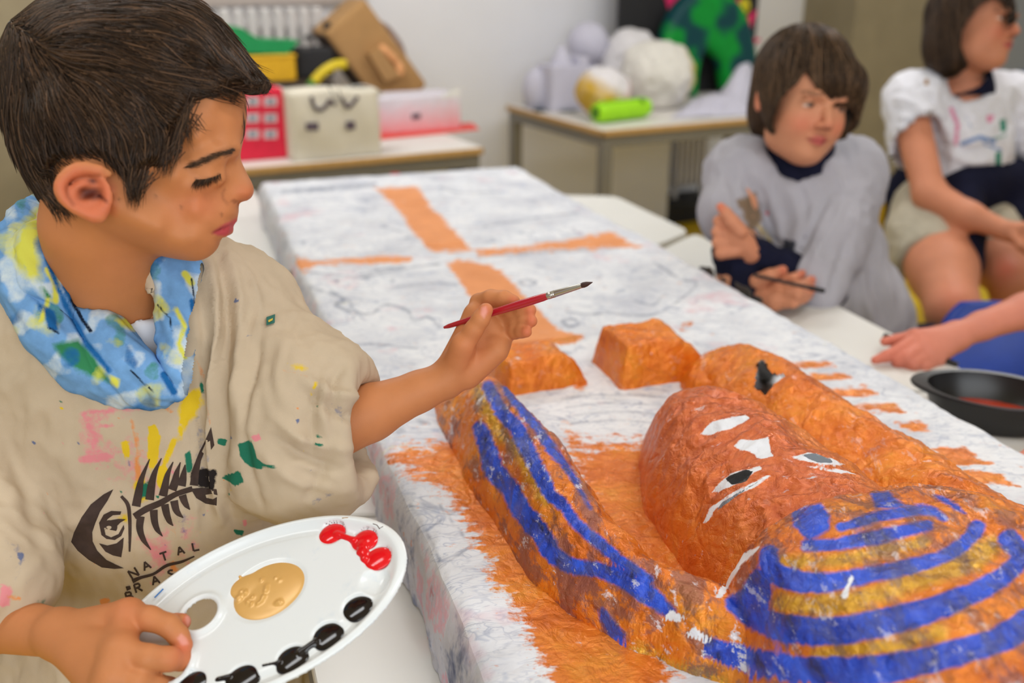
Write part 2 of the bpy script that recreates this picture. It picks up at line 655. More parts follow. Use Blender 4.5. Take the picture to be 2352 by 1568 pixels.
# window over the radiator
z0 = 1.215
fr = MB()
wbox(fr, wW-2.2, wW, NW-.03, NW+.12, z0-.012, z0+.055, .006)
wbox(fr, wW-.075, wW, NW-.03, NW+.12, z0+.05, 2.5, .006)
wbox(fr, wW-1.12, wW-1.06, NW-.02, NW+.1, z0+.05, 2.5, .006); wbox(fr, wW-2.2, wW-2.14, NW-.02, NW+.1, z0+.05, 2.5, .006)
wbox(fr, wW-2.2, wW, NW-.03, NW+.12, 2.44, 2.5, .006)
win = structure(fr.build('window_1', M['frame']))
for a, b_ in ((wW-2.14, wW-1.12), (wW-1.06, wW-.075)):
    mb = MB(); wbox(mb, a, b_, NW+.03, NW+.04, z0+.05, 2.44); mb.build('pane', M['glass'], win)

# radiators: fins one by one
def radiator(w0, n, z0, z1, cnt, pitch, label, drop=.05):
    t = thing('radiator', wp(w0, n, 0), label, 'radiator')
    for z in (z0+.06, z1-.06):
        mb = MB(); wbox(mb, w0, w0+cnt*pitch, n-.012, n+.012, z-.022, z+.022, .008); mb.build('header_pipe', M['radiator'], t)
    for k in (0.5, cnt-.5):
        mb = MB(); wbox(mb, w0+k*pitch-.012, w0+k*pitch+.012, n-.01, n+.01, 0.0, z0+.05); mb.build('foot', M['radiator'], t)
    first = None
    for k in range(cnt):
        if first is None:
            mb = MB(); wbox(mb, w0+.006, w0+pitch-.009, n-.035, n+.035, z0, z1, .012)
            first = mb.build('fin', M['radiator'], t)
        else:
            c = first.copy(); COL.objects.link(c); c.location = tuple(WD*pitch*k)
            c.parent = t
    return t


rx0 = float(atn(560, 80, NW-.09) @ WD); rx1 = float(atn(770, 80, NW-.09) @ WD)
radiator(rx0-.1, NW-.09, .25, 1.2, int((rx1-rx0+.1)/.055), .055, 'white ribbed radiator under the window behind the painted boxes')
r2 = float(atn(1545, 400, NW+.2) @ WD); r3 = float(atn(1618, 400, NW+.2) @ WD)
radiator(r2, NW+.2, .17, .9, 6, (r3-r2)/6, 'ribbed radiator in the recess under the cluttered table')
mb = MB(); wbox(mb, wR-.02, wP0, NW+.02, NW+.33, 0, .10, .005)
structure(mb.build('trim_1', M['black']))


# ---- school tables
def leg_box(mb, x, y, z1, s=.02):
    mb.box((x, y, z1/2), WD, WN, UP, s, s, z1/2, .005)


def school_table(w0, w1, n0, n1, z, label, name='school_desk'):
    t = thing(name, wp((w0+w1)/2, (n0+n1)/2, 0), label, 'table')
    mb = MB(); wbox(mb, w0+.004, w1-.004, n0+.004, n1-.004, z-.024, z, .002); mb.build('table_top', M['table_cream'], t)
    mb = MB()
    wbox(mb, w0, w1, n0, n0+.012, z-.026, z-.001, .004); wbox(mb, w0, w1, n1-.012, n1, z-.026, z-.001, .004)
    wbox(mb, w0, w0+.012, n0, n1, z-.026, z-.001, .004); wbox(mb, w1-.012, w1, n0, n1, z-.026, z-.001, .004)
    mb.build('edge_band', M['wood_edge'], t)
    mb = MB(); e = .012
    for n_ in (n0+e, n1-e-.03): wbox(mb, w0+e, w1-e, n_, n_+.03, z-.072, z-.024, .003)
    for w_ in (w0+e, w1-e-.03): wbox(mb, w_, w_+.03, n0+e, n1-e, z-.072, z-.024, .003)
    mb.build('apron_frame', M['grey_metal'], t)
    for a in (w0+.035, w1-.035):
        for b in (n0+.035, n1-.035):
            mb = MB(); p = wp(a, b, 0); leg_box(mb, p[0], p[1], z-.03, .024); mb.build('leg', M['grey_metal'], t)
    return t


def wn(p): return float(p @ WD), float(p @ WN)


lw1, ln0 = wn(atz(1112, 338, .75)); _, lnb = wn(atz(560, 385, .75))
school_table(lw1-1.45, lw1, ln0, ln0+.72, .75, 'school desk with beech edge carrying the red and cream painted boxes')
rw0, rn0 = wn(atz(1385, 300, .75))
school_table(rw0, rw0+1.35, rn0, rn0+.86, .75, 'school desk with beech edge carrying the white papier-mache balls')

# box under the left desk
p = atz(1010, 372, .62); bw, bn = wn(p)
bw, bn = wn(atn(1010, 385, ln0+.16))
t = thing('storage_box', wp(bw, bn+.1, 0), 'plain white box with a blue mark under the left school desk', 'box')
zt = float(atn(1010, 372, ln0+.16)[2])
mb = MB(); wbox(mb, bw-.125, bw+.125, bn, bn+.24, 0, zt, .012); mb.build('box_body', M['table_white'], t)
zz = float(atn(1040, 387, ln0+.16)[2])
mb = MB(); wbox(mb, bw+.03, bw+.10, bn-.002, bn, zz-.02, zz+.02, .001); mb.build('blue_mark', plain('blue_print', lin(40, 70, 130), .6), t)
# black block putting the dark under that desk into colour
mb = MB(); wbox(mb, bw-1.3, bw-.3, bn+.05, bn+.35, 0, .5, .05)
o = mb.build('under_desk_dark', M['black'], None, wp(bw-.8, bn+.2, 0)); tag(o, 'black case-like block standing in for the dark under the left school desk', 'case')

# ---- the big trapezoid work tables pushed together
def work_table(poly, label, z=.75):
    P = np.array([(x, y) for x, y in poly], float); c = P.mean(0)
    t = thing('work_table', (c[0], c[1], 0), label, 'table', 'white work tables pushed together')
    Q = []
    for i in range(len(P)):                       # rounded corners
        a, b, d = P[i-1], P[i], P[(i+1) % len(P)]
        e1 = (a-b)/np.linalg.norm(a-b); e2 = (d-b)/np.linalg.norm(d-b); r = .035
        for s in np.linspace(0, 1, 6):
            q = (1-s)**2*(b+e1*r)+2*s*(1-s)*b+s*s*(b+e2*r); Q.append((q[0], q[1], 0))
    Q = np.array(Q); cc = np.array([c[0], c[1], 0]); ins = Q + (cc-Q)*(.003/np.linalg.norm(cc-Q, axis=1))[:, None]
    mb = MB(); n = len(Q)
    V = list(ins+[0, 0, z]) + list(Q+[0, 0, z-.003]) + list(Q+[0, 0, z-.021]) + list(ins+[0, 0, z-.024])
    F = [tuple(range(n)), tuple(range(3*n, 4*n))[::-1]] + [(j*n+i, (j+1)*n+i, (j+1)*n+(i+1) % n, j*n+(i+1) % n) for j in range(3) for i in range(n)]
    mb.add(V, F); mb.build('table_top', M['table_white'], t)
    for p_ in P:
        q = p_ + (c-p_)*.14
        mb = MB(); mb.tube([(q[0], q[1], 0), (q[0], q[1], z-.024)], .019, 12); mb.build('leg', M['grey_metal'], t, smooth=True)
    mb = MB(); k = [(*(p_+(c-p_)*.14), z-.045) for p_ in P]; k.append(k[0])
    for i in range(len(P)): mb.tube([k[i], k[i+1]], .014, 8)
    mb.build('under_frame', M['grey_metal'], t, smooth=True)


G = .006
work_table([(.299, 2.82), (-.75, 2.92), (-.26, 1.53), (.445, 2.425)], 'white trapezoid work table at the far right end of the mummy case')
work_table([(.455, 2.405), (-.02, 1.71), (.03, 1.45), (.775, 1.43)], 'white work table the grey-smocked boy leans on')
work_table([(.775, 1.43-G), (1.0, 1.02), (.75, .2), (.21, .2), (.04, 1.06), (.03, 1.44-G)], 'white work table under the black paint tray and the mask')
work_table([(-.765, 2.91), (-.81, 2.62), (-.283, 1.06), (.02, 1.06), (.0, 1.44), (-.27, 1.52)], 'white work table behind the boy with the palette')
work_table([(-.28, 1.054), (-.178, .74), (-.05, .2), (.2, .2), (.03, 1.054)], 'white work table beside the beige smock, under the paint palette')
# ---------------------------------------------------------------- the mummy case (papier-mache lid lying on the tables)
ZT = .84
SO = np.array([-.145, 1.035, 0]); SU = np.array([.949, .3153, 0]); SV = np.array([-.3153, .949, 0])


def sp(u, v, h): return SO + np.asarray(u)[..., None]*SU + np.asarray(v)[..., None]*SV + (ZT+np.asarray(h))[..., None]*UP


def bump_line(Q, pts, prof=1.0):
    """a raised ridge: points (u, v, height, outer width, inner width), outer = left of the direction of travel"""
    P = np.array([(p[0], p[1]) for p in pts]); A = np.array(pts)
    P2 = spline(np.c_[A], 44); P = P2[:, :2]
    best = np.full(len(Q), 1e9); h = np.zeros(len(Q))
    for i in range(len(P)-1):
        a, d = P[i], P[i+1]-P[i]; L2 = d @ d + 1e-12
        t = np.clip(((Q-a) @ d)/L2, 0, 1)
        e = Q-a-t[:, None]*d; r = np.hypot(*e.T)
        side = d[0]*(Q[:, 1]-a[1])-d[1]*(Q[:, 0]-a[0])
        W_ = np.where(side > 0, P2[i, 3], P2[i, 4])
        x = r/W_
        k = x < best
        best[k] = x[k]; h[k] = (P2[i, 2]+(P2[i+1, 2]-P2[i, 2])*t)[k]
    x = np.clip(best, 0, 1)
    return h*((1-x**2)**.9)*(1-.12*x) - .009*(best > 1), best


def h_lappet_left(Q):
    h, b = bump_line(Q, [(.135, .12, .012, .03, .05), (.138, .065, .05, .035, .06), (.136, -.03, .072, .042, .065), (.133, -.155, .078, .046, .062), (.130, -.275, .07, .046, .055),
                         (.145, -.37, .058, .055, .036), (.178, -.432, .052, .075, .026)])
    return h


def h_flare(Q):
    h, b = bump_line(Q, [(.14, -.36, .050, .05, .034), (.178, -.428, .052, .075, .026), (.215, -.50, .047, .09, .03), (.262, -.58, .045, .10, .06), (.35, -.66, .05, .10, .07), (.46, -.62, .05, .1, .07), (.55, -.5, .05, .08, .07), (.56, -.42, .045, .07, .06)])
    return h


def h_lappet_right(Q):
    h, b = bump_line(Q, [(.500, .125, .01, .06, .05), (.488, .05, .058, .065, .075), (.482, -.05, .074, .07, .08), (.488, -.16, .066, .07, .085), (.505, -.26, .060, .07, .085), (.505, -.36, .056, .07, .07), (.54, -.45, .05, .07, .06)])
    return h


def h_face(Q):
    u, v = Q.T
    hw = np.interp(v, [-.47, -.40, -.30, -.24, -.18, -.12, -.07, -.04], [.110, .110, .108, .102, .088, .062, .034, .012])
    r = np.abs(u-.325)/hw
    H = np.interp(v, [-.46, -.40, -.33, -.27, -.17, -.135, -.105, -.075, -.05, -.035], [.090, .096, .099, .101, .102, .094, .074, .042, .012, -.004])
    h = H*np.clip(1-r**2.7, 0, 1)**.72
    r = np.where(v > -.036, 2, r)
    h += .010*np.exp(-((u-.322)/.020)**2-((v+.262)/.035)**2)          # nose
    h += .005*np.exp(-((u-.322)/.065)**2-((v+.335)/.02)**2)           # brow
    h -= .005*(np.exp(-((u-.28)/.022)**2-((v+.30)/.016)**2)+np.exp(-((u-.368)/.022)**2-((v+.30)/.016)**2))
    return np.where((r >= 1) | (v < -.47), -.009, h)


def h_hat(Q):
    u, v = Q.T
    a = np.abs((u-.335)/.160); b = np.abs((v+.585)/np.where(v > -.585, .228, .21))
    r = (a**3.0+b**3.0)**(1/3.0)
    h = .128*np.clip(1-r**4.6, 0, 1)**.5
    return np.where(r >= 1, -.009, h)


def block(Q, c, ru, rv, hh, taper, rot=0.0):
    u, v = (Q-np.array(c)).T
    ca, sa = math.cos(rot), math.sin(rot)
    u, v = u*ca+v*sa, -u*sa+v*ca
    du = np.where(u > 0, u/(ru+taper), -u/ru*1.0)
    x = np.where(u > 0, np.clip((u-(ru-.01))/taper, 0, 1), np.clip((-u-(ru-.012))/.012, 0, 1))
    y = np.clip((np.abs(v)-(rv-.014))/.014, 0, 1)
    h = hh*(1-x**1.3)*(1-y**1.5)
    return np.where((x >= 1) | (y >= 1), -.012, h)


h_block_a = lambda Q: block(Q, (.388, .140), .052, .055, .055, .055, .0)
h_block_b = lambda Q: block(Q, (.228, .155), .05, .042, .042, .035, .12)
H_ALL = {'left_lappet': h_lappet_left, 'right_lappet': h_lappet_right, 'face_mask': h_face, 'headdress_crown': h_hat, 'headdress_collar': h_flare, 'fist_block': h_block_a, 'fist_block_b': h_block_b}


def h_max(Q):
    return np.maximum(0, np.max([f(Q) for f in H_ALL.values()], axis=0))


HGU, HGV, HGS = -.06, -.86, .0025
_gu = np.arange(HGU, .78, HGS); _gv = np.arange(HGV, .27, HGS)
_U, _V = np.meshgrid(_gu, _gv, indexing='ij'); _Q = np.stack([_U.ravel(), _V.ravel()], 1)
HG = {k: f(_Q).reshape(_U.shape) for k, f in H_ALL.items()}


def hget(g, Q):
    q = (Q-[HGU, HGV])/HGS; q = np.clip(q, 0, np.array(g.shape)-1.001); i = q.astype(int); f = q-i
    return ((1-f[:, 0])*(1-f[:, 1])*g[i[:, 0], i[:, 1]]+f[:, 0]*(1-f[:, 1])*g[i[:, 0]+1, i[:, 1]]
            + (1-f[:, 0])*f[:, 1]*g[i[:, 0], i[:, 1]+1]+f[:, 0]*f[:, 1]*g[i[:, 0]+1, i[:, 1]+1])


def strokes(X, lst, soft=8.0):
    """paint: outlines and brush lines measured off the photograph, laid onto the surface points X"""
    m = np.zeros(len(X))
    for s in lst:
        if s[0] == 'p': m = np.maximum(m, poly_mask(X, s[1], s[2] if len(s) > 2 else soft))
        else:
            P = np.asarray(s[1], float); w_ = s[2]
            if np.ndim(w_): w_ = np.interp(np.linspace(0, 1, 5*len(P)), np.linspace(0, 1, len(w_)), w_)
            m = np.maximum(m, line_mask(X, spline(P, 5*len(P)), w_, soft))
    return m


ORANGE = [
    ('p', [(862,432),(905,429),(962,430),(985,470),(1020,505),(1085,575),(1035,578),(990,575),(945,530),(905,470)], 9),
    ('p', [(665,588),(720,597),(800,594),(900,586),(945,590),(944,600),(860,606),(790,604),(735,609),(680,630)], 9),
    ('p', [(1090,574),(1200,566),(1300,552),(1400,532),(1450,560),(1475,567),(1320,572),(1200,577),(1100,590)], 9),
    ('p', [(1023,600),(1060,598),(1120,605),(1165,635),(1215,690),(1270,745),(1300,765),(1338,772),(1320,786),(1262,795),(1255,830),(1160,845),(1100,760),(1085,690),(1050,640)], 9),
    ('p', [(890,1050),(925,1030),(985,1022),(1045,1005),(1085,1050),(1110,1120),(1180,1180),(1360,1300),(1560,1568),(1300,1620),(1235,1500),(1180,1395),(1150,1350),(1105,1270),(1062,1180),(1025,1140),(985,1107),(930,1090)]),
    ('p', [(1300,985),(1345,1022),(1400,1014),(1460,1012),(1530,1004),(1600,1100),(1700,1300),(1680,1400),(1560,1380),(1440,1290),(1330,1120)]),
    ('p', [(1812,834),(1902,827),(1921,841),(1850,846)], 9), ('p', [(1850,862),(1940,855),(1956,869),(1869,874)], 9),
    ('p', [(1878,898),(1992,888),(2015,905),(1902,912)], 9), ('p', [(1940,933),(2053,924),(2079,947),(1968,943)], 9),
    ('p', [(2053,971),(2115,966),(2143,990),(2091,992)], 9), ('p', [(2138,1028),(2214,1028),(2275,1066),(2186,1070)], 9),
    ('p', [(2186,1080),(2280,1084),(2345,1118),(2223,1110)], 9),
    ('p', [(1330,880),(1345,885),(1335,893),(1318,888)], 9), ('p', [(1570,745),(1592,738),(1588,748),(1560,760)], 9),
    ('p', [(1420,880),(1450,885),(1440,895),(1425,893)], 9),
]
BLUE = [
    ('l', [(1122,890),(1155,948),(1190,988),(1218,1045),(1241,1091),(1264,1132),(1299,1165),(1322,1199),(1356,1232),(1402,1268),(1437,1296),(1490,1330)], (15, 19, 17, 13, 15, 12)),
    ('l', [(1165,893),(1195,936),(1230,976),(1264,1028),(1299,1070),(1330,1120),(1355,1165)], (13, 12, 12, 8, 4)),
    ('l', [(1103,985),(1121,1034),(1135,1080),(1170,1120),(1198,1172),(1241,1224),(1270,1270),(1310,1298),(1374,1308)], (17, 24, 22, 25, 20, 16)),
    ('l', [(1374,1306),(1425,1327),(1489,1367),(1540,1408)], (18, 20, 24, 14)),
    ('p', [(1816,1172),(1850,1160),(1885,1155),(1908,1183),(1902,1218),(1856,1241),(1822,1206)]),
    ('p', [(1998,1132),(2040,1127),(2063,1149),(2086,1163),(2012,1168)]),
    ('l', [(1930,1212),(2000,1190),(2070,1176),(2135,1172),(2170,1190)], (9, 14, 12, 8)),
    ('l', [(1850,1252),(1920,1250),(2000,1234),(2080,1218),(2130,1208)], (13, 17, 14)),
    ('l', [(1765,1272),(1775,1310),(1835,1336),(1920,1334),(2010,1318),(2120,1293),(2200,1258),(2245,1212)], (22, 26, 20, 16, 18)),
    ('l', [(1690,1385),(1750,1425),(1840,1448),(1950,1446),(2070,1418),(2180,1385),(2260,1350),(2320,1310),(2345,1275),(2318,1238)], (24, 34, 32, 26, 22, 24)),
    ('p', [(1680,1380),(1740,1300),(1772,1330),(1765,1410),(1720,1440),(1685,1410)]),
    ('l', [(1575,1468),(1640,1492),(1750,1522),(1850,1538),(2000,1538),(2120,1520),(2230,1490),(2310,1462),(2360,1430)], (20, 30, 34, 30, 34)),
    ('p', [(1368,1402),(1385,1392),(1420,1430),(1445,1475),(1437,1496),(1400,1465)]),
    ('p', [(1360,1540),(1380,1535),(1410,1570),(1390,1580)]),
    ('p', [(2144,1137),(2165,1140),(2200,1158),(2226,1185),(2190,1170)]),
]
WHITE = [
    ('p', [(1606,999),(1638,965),(1680,957),(1713,951),(1718,962),(1678,985),(1632,997)]),
    ('p', [(1684,1025),(1705,1010),(1730,1010),(1764,1004),(1768,1025),(1776,1048),(1747,1054),(1724,1037)]),
    ('p', [(1635,1132),(1650,1109),(1678,1086),(1747,1068),(1750,1077),(1713,1099),(1684,1116)]),
    ('p', [(1615,1201),(1632,1166),(1672,1137),(1764,1089),(1770,1094),(1736,1117),(1678,1143),(1644,1169),(1627,1198)]),
    ('p', [(1810,1051),(1856,1040),(1920,1056),(1940,1068),(1897,1067),(1851,1059)]),
    ('p', [(1851,1070),(1920,1076),(1968,1086),(1931,1088),(1885,1080)]),
    ('p', [(1700,1270),(1745,1255),(1700,1300),(1660,1370),(1640,1375),(1680,1310)]),
    ('p', [(1540,1400),(1575,1418),(1560,1430),(1520,1420)]), ('p', [(1590,1440),(1640,1468),(1620,1480),(1575,1458)]),
    ('p', [(1930,1370),(1955,1320),(1962,1325),(1945,1372)]),
]
PUPIL = [
    ('p', [(1664,1096),(1713,1077),(1732,1082),(1713,1106),(1681,1114)]),
]
GREYP = [
    ('p', [(1842,1044),(1874,1041),(1908,1054),(1914,1064),(1879,1062),(1856,1052)]),
    ('p', [(1640,1180),(1660,1152),(1735,1108),(1752,1100),(1690,1140),(1650,1170)]),
]
GOLD = [
    ('l', [(1790,1290),(1900,1288),(2020,1268),(2120,1245)], 14), ('l', [(1800,1385),(1900,1390),(2000,1370),(2090,1340),(2200,1300)], 24),
    ('l', [(1880,1500),(1980,1490),(2080,1475),(2160,1450)], 18), ('l', [(1100,900),(1130,960),(1150,1000)], 16), ('l', [(1180,1020),(1220,1090),(1250,1150)], 14),
    ('p', [(2120,1290),(2280,1230),(2300,1260),(2250,1310)]), ('l', [(1460,1490),(1560,1540),(1650,1565)], 20),
]
PENCIL = [
    ('l', [(700,655),(750,672),(800,688),(812,712),(850,722),(885,700),(935,712),(950,735),(985,728),(1010,752)], 2.6), ('l', [(760,668),(790,690),(770,700),(805,716)], 3.5),
    ('l', [(1110,520),(1200,505),(1330,488)], 1.8), ('l', [(1010,430),(1060,442),(1150,440)], 1.6), ('l', [(1095,590),(1200,583),(1340,574),(1440,566)], 1.8),
    ('l', [(1390,716),(1440,722),(1500,722),(1545,700),(1600,652),(1560,640),(1500,600)], 2.2), ('l', [(1455,690),(1500,700),(1520,680)], 1.8), ('l', [(1300,715),(1350,722),(1390,718)], 2.2),
    ('l', [(1190,648),(1210,642),(1232,648),(1212,655),(1190,648)], 2.2), ('l', [(1290,738),(1312,732),(1330,742),(1308,750),(1290,738)], 3), ('l', [(820,640),(900,622),(960,612),(1010,606)], 2.2), ('l', [(830,630),(880,618),(925,612)], 2.6),
    ('l', [(700,625),(780,632),(850,640)], 1.6), ('l', [(900,660),(1000,650),(1050,655)], 1.6), ('l', [(660,700),(720,760),(800,790)], 1.4), ('l', [(750,800),(850,790),(960,800)], 1.4), ('l', [(880,520),(940,540),(930,548)], 1.6),
    ('l', [(650,440),(760,432),(860,424)], 5), ('l', [(900,1120),(960,1180),(1010,1290)], 1.2), ('l', [(1010,1160),(1080,1250)], 1.2), ('l', [(960,1230),(1060,1170),(1110,1190)], 1.1), ('l', [(1000,1310),(1110,1240),(1150,1250)], 1.1),
    ('l', [(1300,935),(1400,925),(1520,930)], 1.4), ('l', [(1300,955),(1420,945),(1520,952)], 1.4), ('l', [(1310,972),(1420,965),(1520,972)], 1.4), ('l', [(1290,915),(1400,905),(1530,912)], 1.3),
    ('p', [(908,985),(925,980),(930,992),(912,996)], 3), ('p', [(955,962),(980,965),(990,975),(965,975)], 3), ('p', [(690,552),(702,554),(698,562)], 3), ('p', [(762,642),(780,640),(776,650)], 3), ('p', [(895,640),(908,642),(904,650)], 3), ('p', [(1312,524),(1320,522),(1318,530)], 3),
] + [('l', [(1105+i*15, 588-i*1.0), (1098+i*15, 578-i*1.0)], 2.6) for i in range(17)]
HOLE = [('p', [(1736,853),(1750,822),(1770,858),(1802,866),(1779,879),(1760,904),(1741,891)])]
PINK = [('l', [(1150,1040),(1180,1090),(1230,1150)], .01), ('p', [(1340,940),(1480,930),(1500,985),(1380,1005)])]


def m_papier():
    m, nt, b = _new('papier_mache_paint')
    v = coords(nt)
    # newsprint under a thin white wash
    n_big = tex_noise(nt, v, 9, 4)
    base = ramp(nt, n_big, [(.3, lin(196, 198, 208)), (.55, lin(224, 226, 232)), (.8, lin(232, 232, 236))])
    for sc, dist, wid, col, st in ((5.5, 1.8, .020, lin(120, 132, 160), .55), (13, 2.5, .030, lin(150, 160, 185), .6), (34, 1.2, .05, lin(165, 172, 192), .45)):
        nn = tex_noise(nt, coords(nt, 1, (sc, 2, 3), (0, 0, .3), (1.0, 2.2, 1)), sc, 2, .5, dist)
        ln = mth(nt, 'MULTIPLY', mth(nt, 'SUBTRACT', 1.0, mth(nt, 'DIVIDE', mth(nt, 'ABSOLUTE', mth(nt, 'SUBTRACT', nn, .5)), wid), True), st)
        br = tex_noise(nt, v, 11+sc, 3)
        base = mix(nt, mth(nt, 'MULTIPLY', ln, mth(nt, 'MULTIPLY', mth(nt, 'SUBTRACT', br, .38), 5.0, True)), base, col)
    for sc, lo, col, st in ((7, .60, lin(216, 178, 190), .7), (16, .63, lin(140, 156, 190), .7), (12, .66, lin(222, 214, 160), .6), (28, .70, lin(90, 104, 140), .8)):
        nn = tex_noise(nt, coords(nt, 1, (sc, 7, 1)), sc, 4, .65)
        base = mix(nt, mth(nt, 'MULTIPLY', mth(nt, 'DIVIDE', mth(nt, 'SUBTRACT', nn, lo), .10, True), st), base, col)
    # dirty printed sides
    side = attr(nt, 'side').outputs['Fac']
    sn = tex_noise(nt, coords(nt, 1, (3, 1, 1), (0, 0, .33), (3.0, 1.0, 1.3)), 9, 5, .65)
    sc_ = ramp(nt, sn, [(.32, lin(62, 74, 112)), (.40, lin(140, 144, 164)), (.46, lin(196, 194, 202)), (.53, lin(200, 198, 204)), (.58, lin(218, 168, 178)), (.63, lin(192, 186, 196)), (.70, lin(186, 70, 80))])
    base = mix(nt, side, base, sc_)
    br1 = tex_noise(nt, coords(nt, 1, (0, 0, 0), (0, 0, .32), (.25, 1.0, 1.0)), 90, 4, .7)      # brush hairs
    br2 = tex_noise(nt, v, 70, 5, .7)
    brk = mth(nt, 'SUBTRACT', mth(nt, 'MULTIPLY', mth(nt, 'ADD', br1, br2), .5), .5)

    def lay(c, a, col, amt, soft=.16):
        f = mth(nt, 'ADD', attr(nt, a).outputs['Fac'], mth(nt, 'MULTIPLY', brk, amt))
        f = mth(nt, 'DIVIDE', mth(nt, 'SUBTRACT', f, .5-soft/2), soft, True)
        return mix(nt, f, c, col), f
    on = tex_noise(nt, v, 16, 5, .6)
    onf = tex_noise(nt, v, 120, 4, .6)
    oc = ramp(nt, mth(nt, 'ADD', mth(nt, 'MULTIPLY', on, .75), mth(nt, 'MULTIPLY', onf, .25)), [(.28, lin(176, 80, 22)), (.42, lin(216, 112, 28)), (.55, lin(230, 132, 36)), (.72, lin(222, 148, 38))])
    flat = attr(nt, 'matt').outputs['Fac']
    oc = mix(nt, flat, oc, ramp(nt, on, [(.3, lin(214, 138, 84)), (.7, lin(232, 154, 98))]))
    cop = attr(nt, 'copper').outputs['Fac']
    oc = mix(nt, cop, oc, ramp(nt, onf, [(.3, lin(186, 84, 36)), (.7, lin(218, 116, 60))]))
    base = mix(nt, mth(nt, 'MULTIPLY', mth(nt, 'MULTIPLY', attr(nt, 'pencil').outputs['Fac'], .8), mth(nt, 'MULTIPLY', mth(nt, 'SUBTRACT', tex_noise(nt, v, 60, 4, .7), .3), 3.0, True)), base, lin(86, 98, 126))
    c, fo = lay(base, 'orange', oc, 3.4, .3)
    c, fg = lay(c, 'gold', ramp(nt, onf, [(.3, lin(178, 124, 34)), (.7, lin(228, 174, 52))]), 1.4, .5)
    bl = ramp(nt, tex_noise(nt, coords(nt, 1, (5, 5, 5), (0, 0, .3), (1, .3, 1)), 40, 5, .65), [(.32, lin(28, 36, 92)), (.44, lin(32, 66, 186)), (.62, lin(46, 90, 222))])
    c, fb = lay(c, 'blue', bl, 1.25, .3)
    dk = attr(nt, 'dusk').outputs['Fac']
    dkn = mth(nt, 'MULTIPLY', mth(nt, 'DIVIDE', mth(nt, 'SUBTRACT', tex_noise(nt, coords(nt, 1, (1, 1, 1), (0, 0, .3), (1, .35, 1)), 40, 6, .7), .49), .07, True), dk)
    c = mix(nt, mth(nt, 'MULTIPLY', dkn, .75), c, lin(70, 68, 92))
    c, fw = lay(c, 'white', lin(226, 228, 234), 1.6)
    fr = attr(nt, 'fray').outputs['Fac']
    frn = mth(nt, 'MULTIPLY', mth(nt, 'DIVIDE', mth(nt, 'SUBTRACT', tex_noise(nt, coords(nt, 1, (2, 2, 2), (0, 0, .3), (1, .45, 1)), 62, 6, .72), .585), .04, True), fr)
    c = mix(nt, frn, c, lin(224, 222, 230))
    c, _ = lay(c, 'greyp', lin(120, 128, 138), 1.2)
    c, _ = lay(c, 'pupil', lin(36, 36, 38), 1.2)
    c, fk = lay(c, 'inner', lin(12, 11, 12), .2)  # black for the dark inside the torn ridge
    nt.links.new(c, b.inputs['Base Color'])
    # paint shines, paper does not
    sh = mth(nt, 'MAXIMUM', mth(nt, 'MULTIPLY', fo, mth(nt, 'SUBTRACT', 1.0, mth(nt, 'MULTIPLY', flat, .8))), fb)
    sh = mth(nt, 'MULTIPLY', sh, mth(nt, 'SUBTRACT', 1.0, mth(nt, 'MAXIMUM', mth(nt, 'MULTIPLY', fw, 1.0), fk)))
    ro = mth(nt, 'SUBTRACT', .82, mth(nt, 'MULTIPLY', sh, mth(nt, 'ADD', .46, mth(nt, 'MULTIPLY', tex_noise(nt, v, 55, 4), .26))))
    nt.links.new(ro, b.inputs['Roughness'])
    nt.links.new(mth(nt, 'MULTIPLY', mth(nt, 'MULTIPLY', fo, mth(nt, 'SUBTRACT', 1.0, fb)), mth(nt, 'MULTIPLY', mth(nt, 'SUBTRACT', 1.0, flat), .34)), b.inputs['Metallic'])
    h1 = tex_noise(nt, v, 48, 6, .62, .8)
    vo = nd(nt, 'ShaderNodeTexVoronoi', feature='DISTANCE_TO_EDGE'); vo.inputs['Scale'].default_value = 38
    wv = nd(nt, 'ShaderNodeVectorMath', operation='ADD'); nt.links.new(v, wv.inputs[0])
    nz = nd(nt, 'ShaderNodeTexNoise'); nz.inputs['Scale'].default_value = 25; nt.links.new(v, nz.inputs['Vector'])
    sc2 = nd(nt, 'ShaderNodeVectorMath', operation='SCALE'); sc2.inputs['Scale'].default_value = .05; nt.links.new(nz.outputs['Color'], sc2.inputs[0])
    nt.links.new(sc2.outputs[0], wv.inputs[1]); nt.links.new(wv.outputs[0], vo.inputs['Vector'])
    h = mth(nt, 'ADD', mth(nt, 'MULTIPLY', h1, .8), mth(nt, 'MULTIPLY', mth(nt, 'MINIMUM', vo.outputs['Distance'], .25), .7))
    h = mth(nt, 'ADD', h, mth(nt, 'MULTIPLY', tex_noise(nt, v, 260, 4, .6), .12))
    st = mth(nt, 'ADD', .30, mth(nt, 'MULTIPLY', sh, .7))
    bn = nd(nt, 'ShaderNodeBump'); bn.inputs['Distance'].default_value = .006
    nt.links.new(st, bn.inputs['Strength']); nt.links.new(h, bn.inputs['Height']); nt.links.new(bn.outputs['Normal'], b.inputs['Normal'])
    return m


M['papier'] = m_papier()
case = thing('mummy_case', sp(np.array(.357), np.array(.4), np.array(-.09)), 'large white and orange papier-mache mummy case with a blue-striped headdress lying on the tables', 'sculpture')


def grid_faces(nu, nv, keep=None):
    i, j = np.meshgrid(np.arange(nu-1), np.arange(nv-1), indexing='ij')
    a = (i*nv+j).ravel()
    F = np.stack([a, a+nv, a+nv+1, a+1], 1)
    if keep is not None: F = F[keep[F].all(1)]
    return F


def compact(V, F, A):
    use = np.zeros(len(V), bool); use[F.ravel()] = True
    ix = np.cumsum(use)-1
    return V[use], ix[F], {k: a[use] for k, a in A.items()}


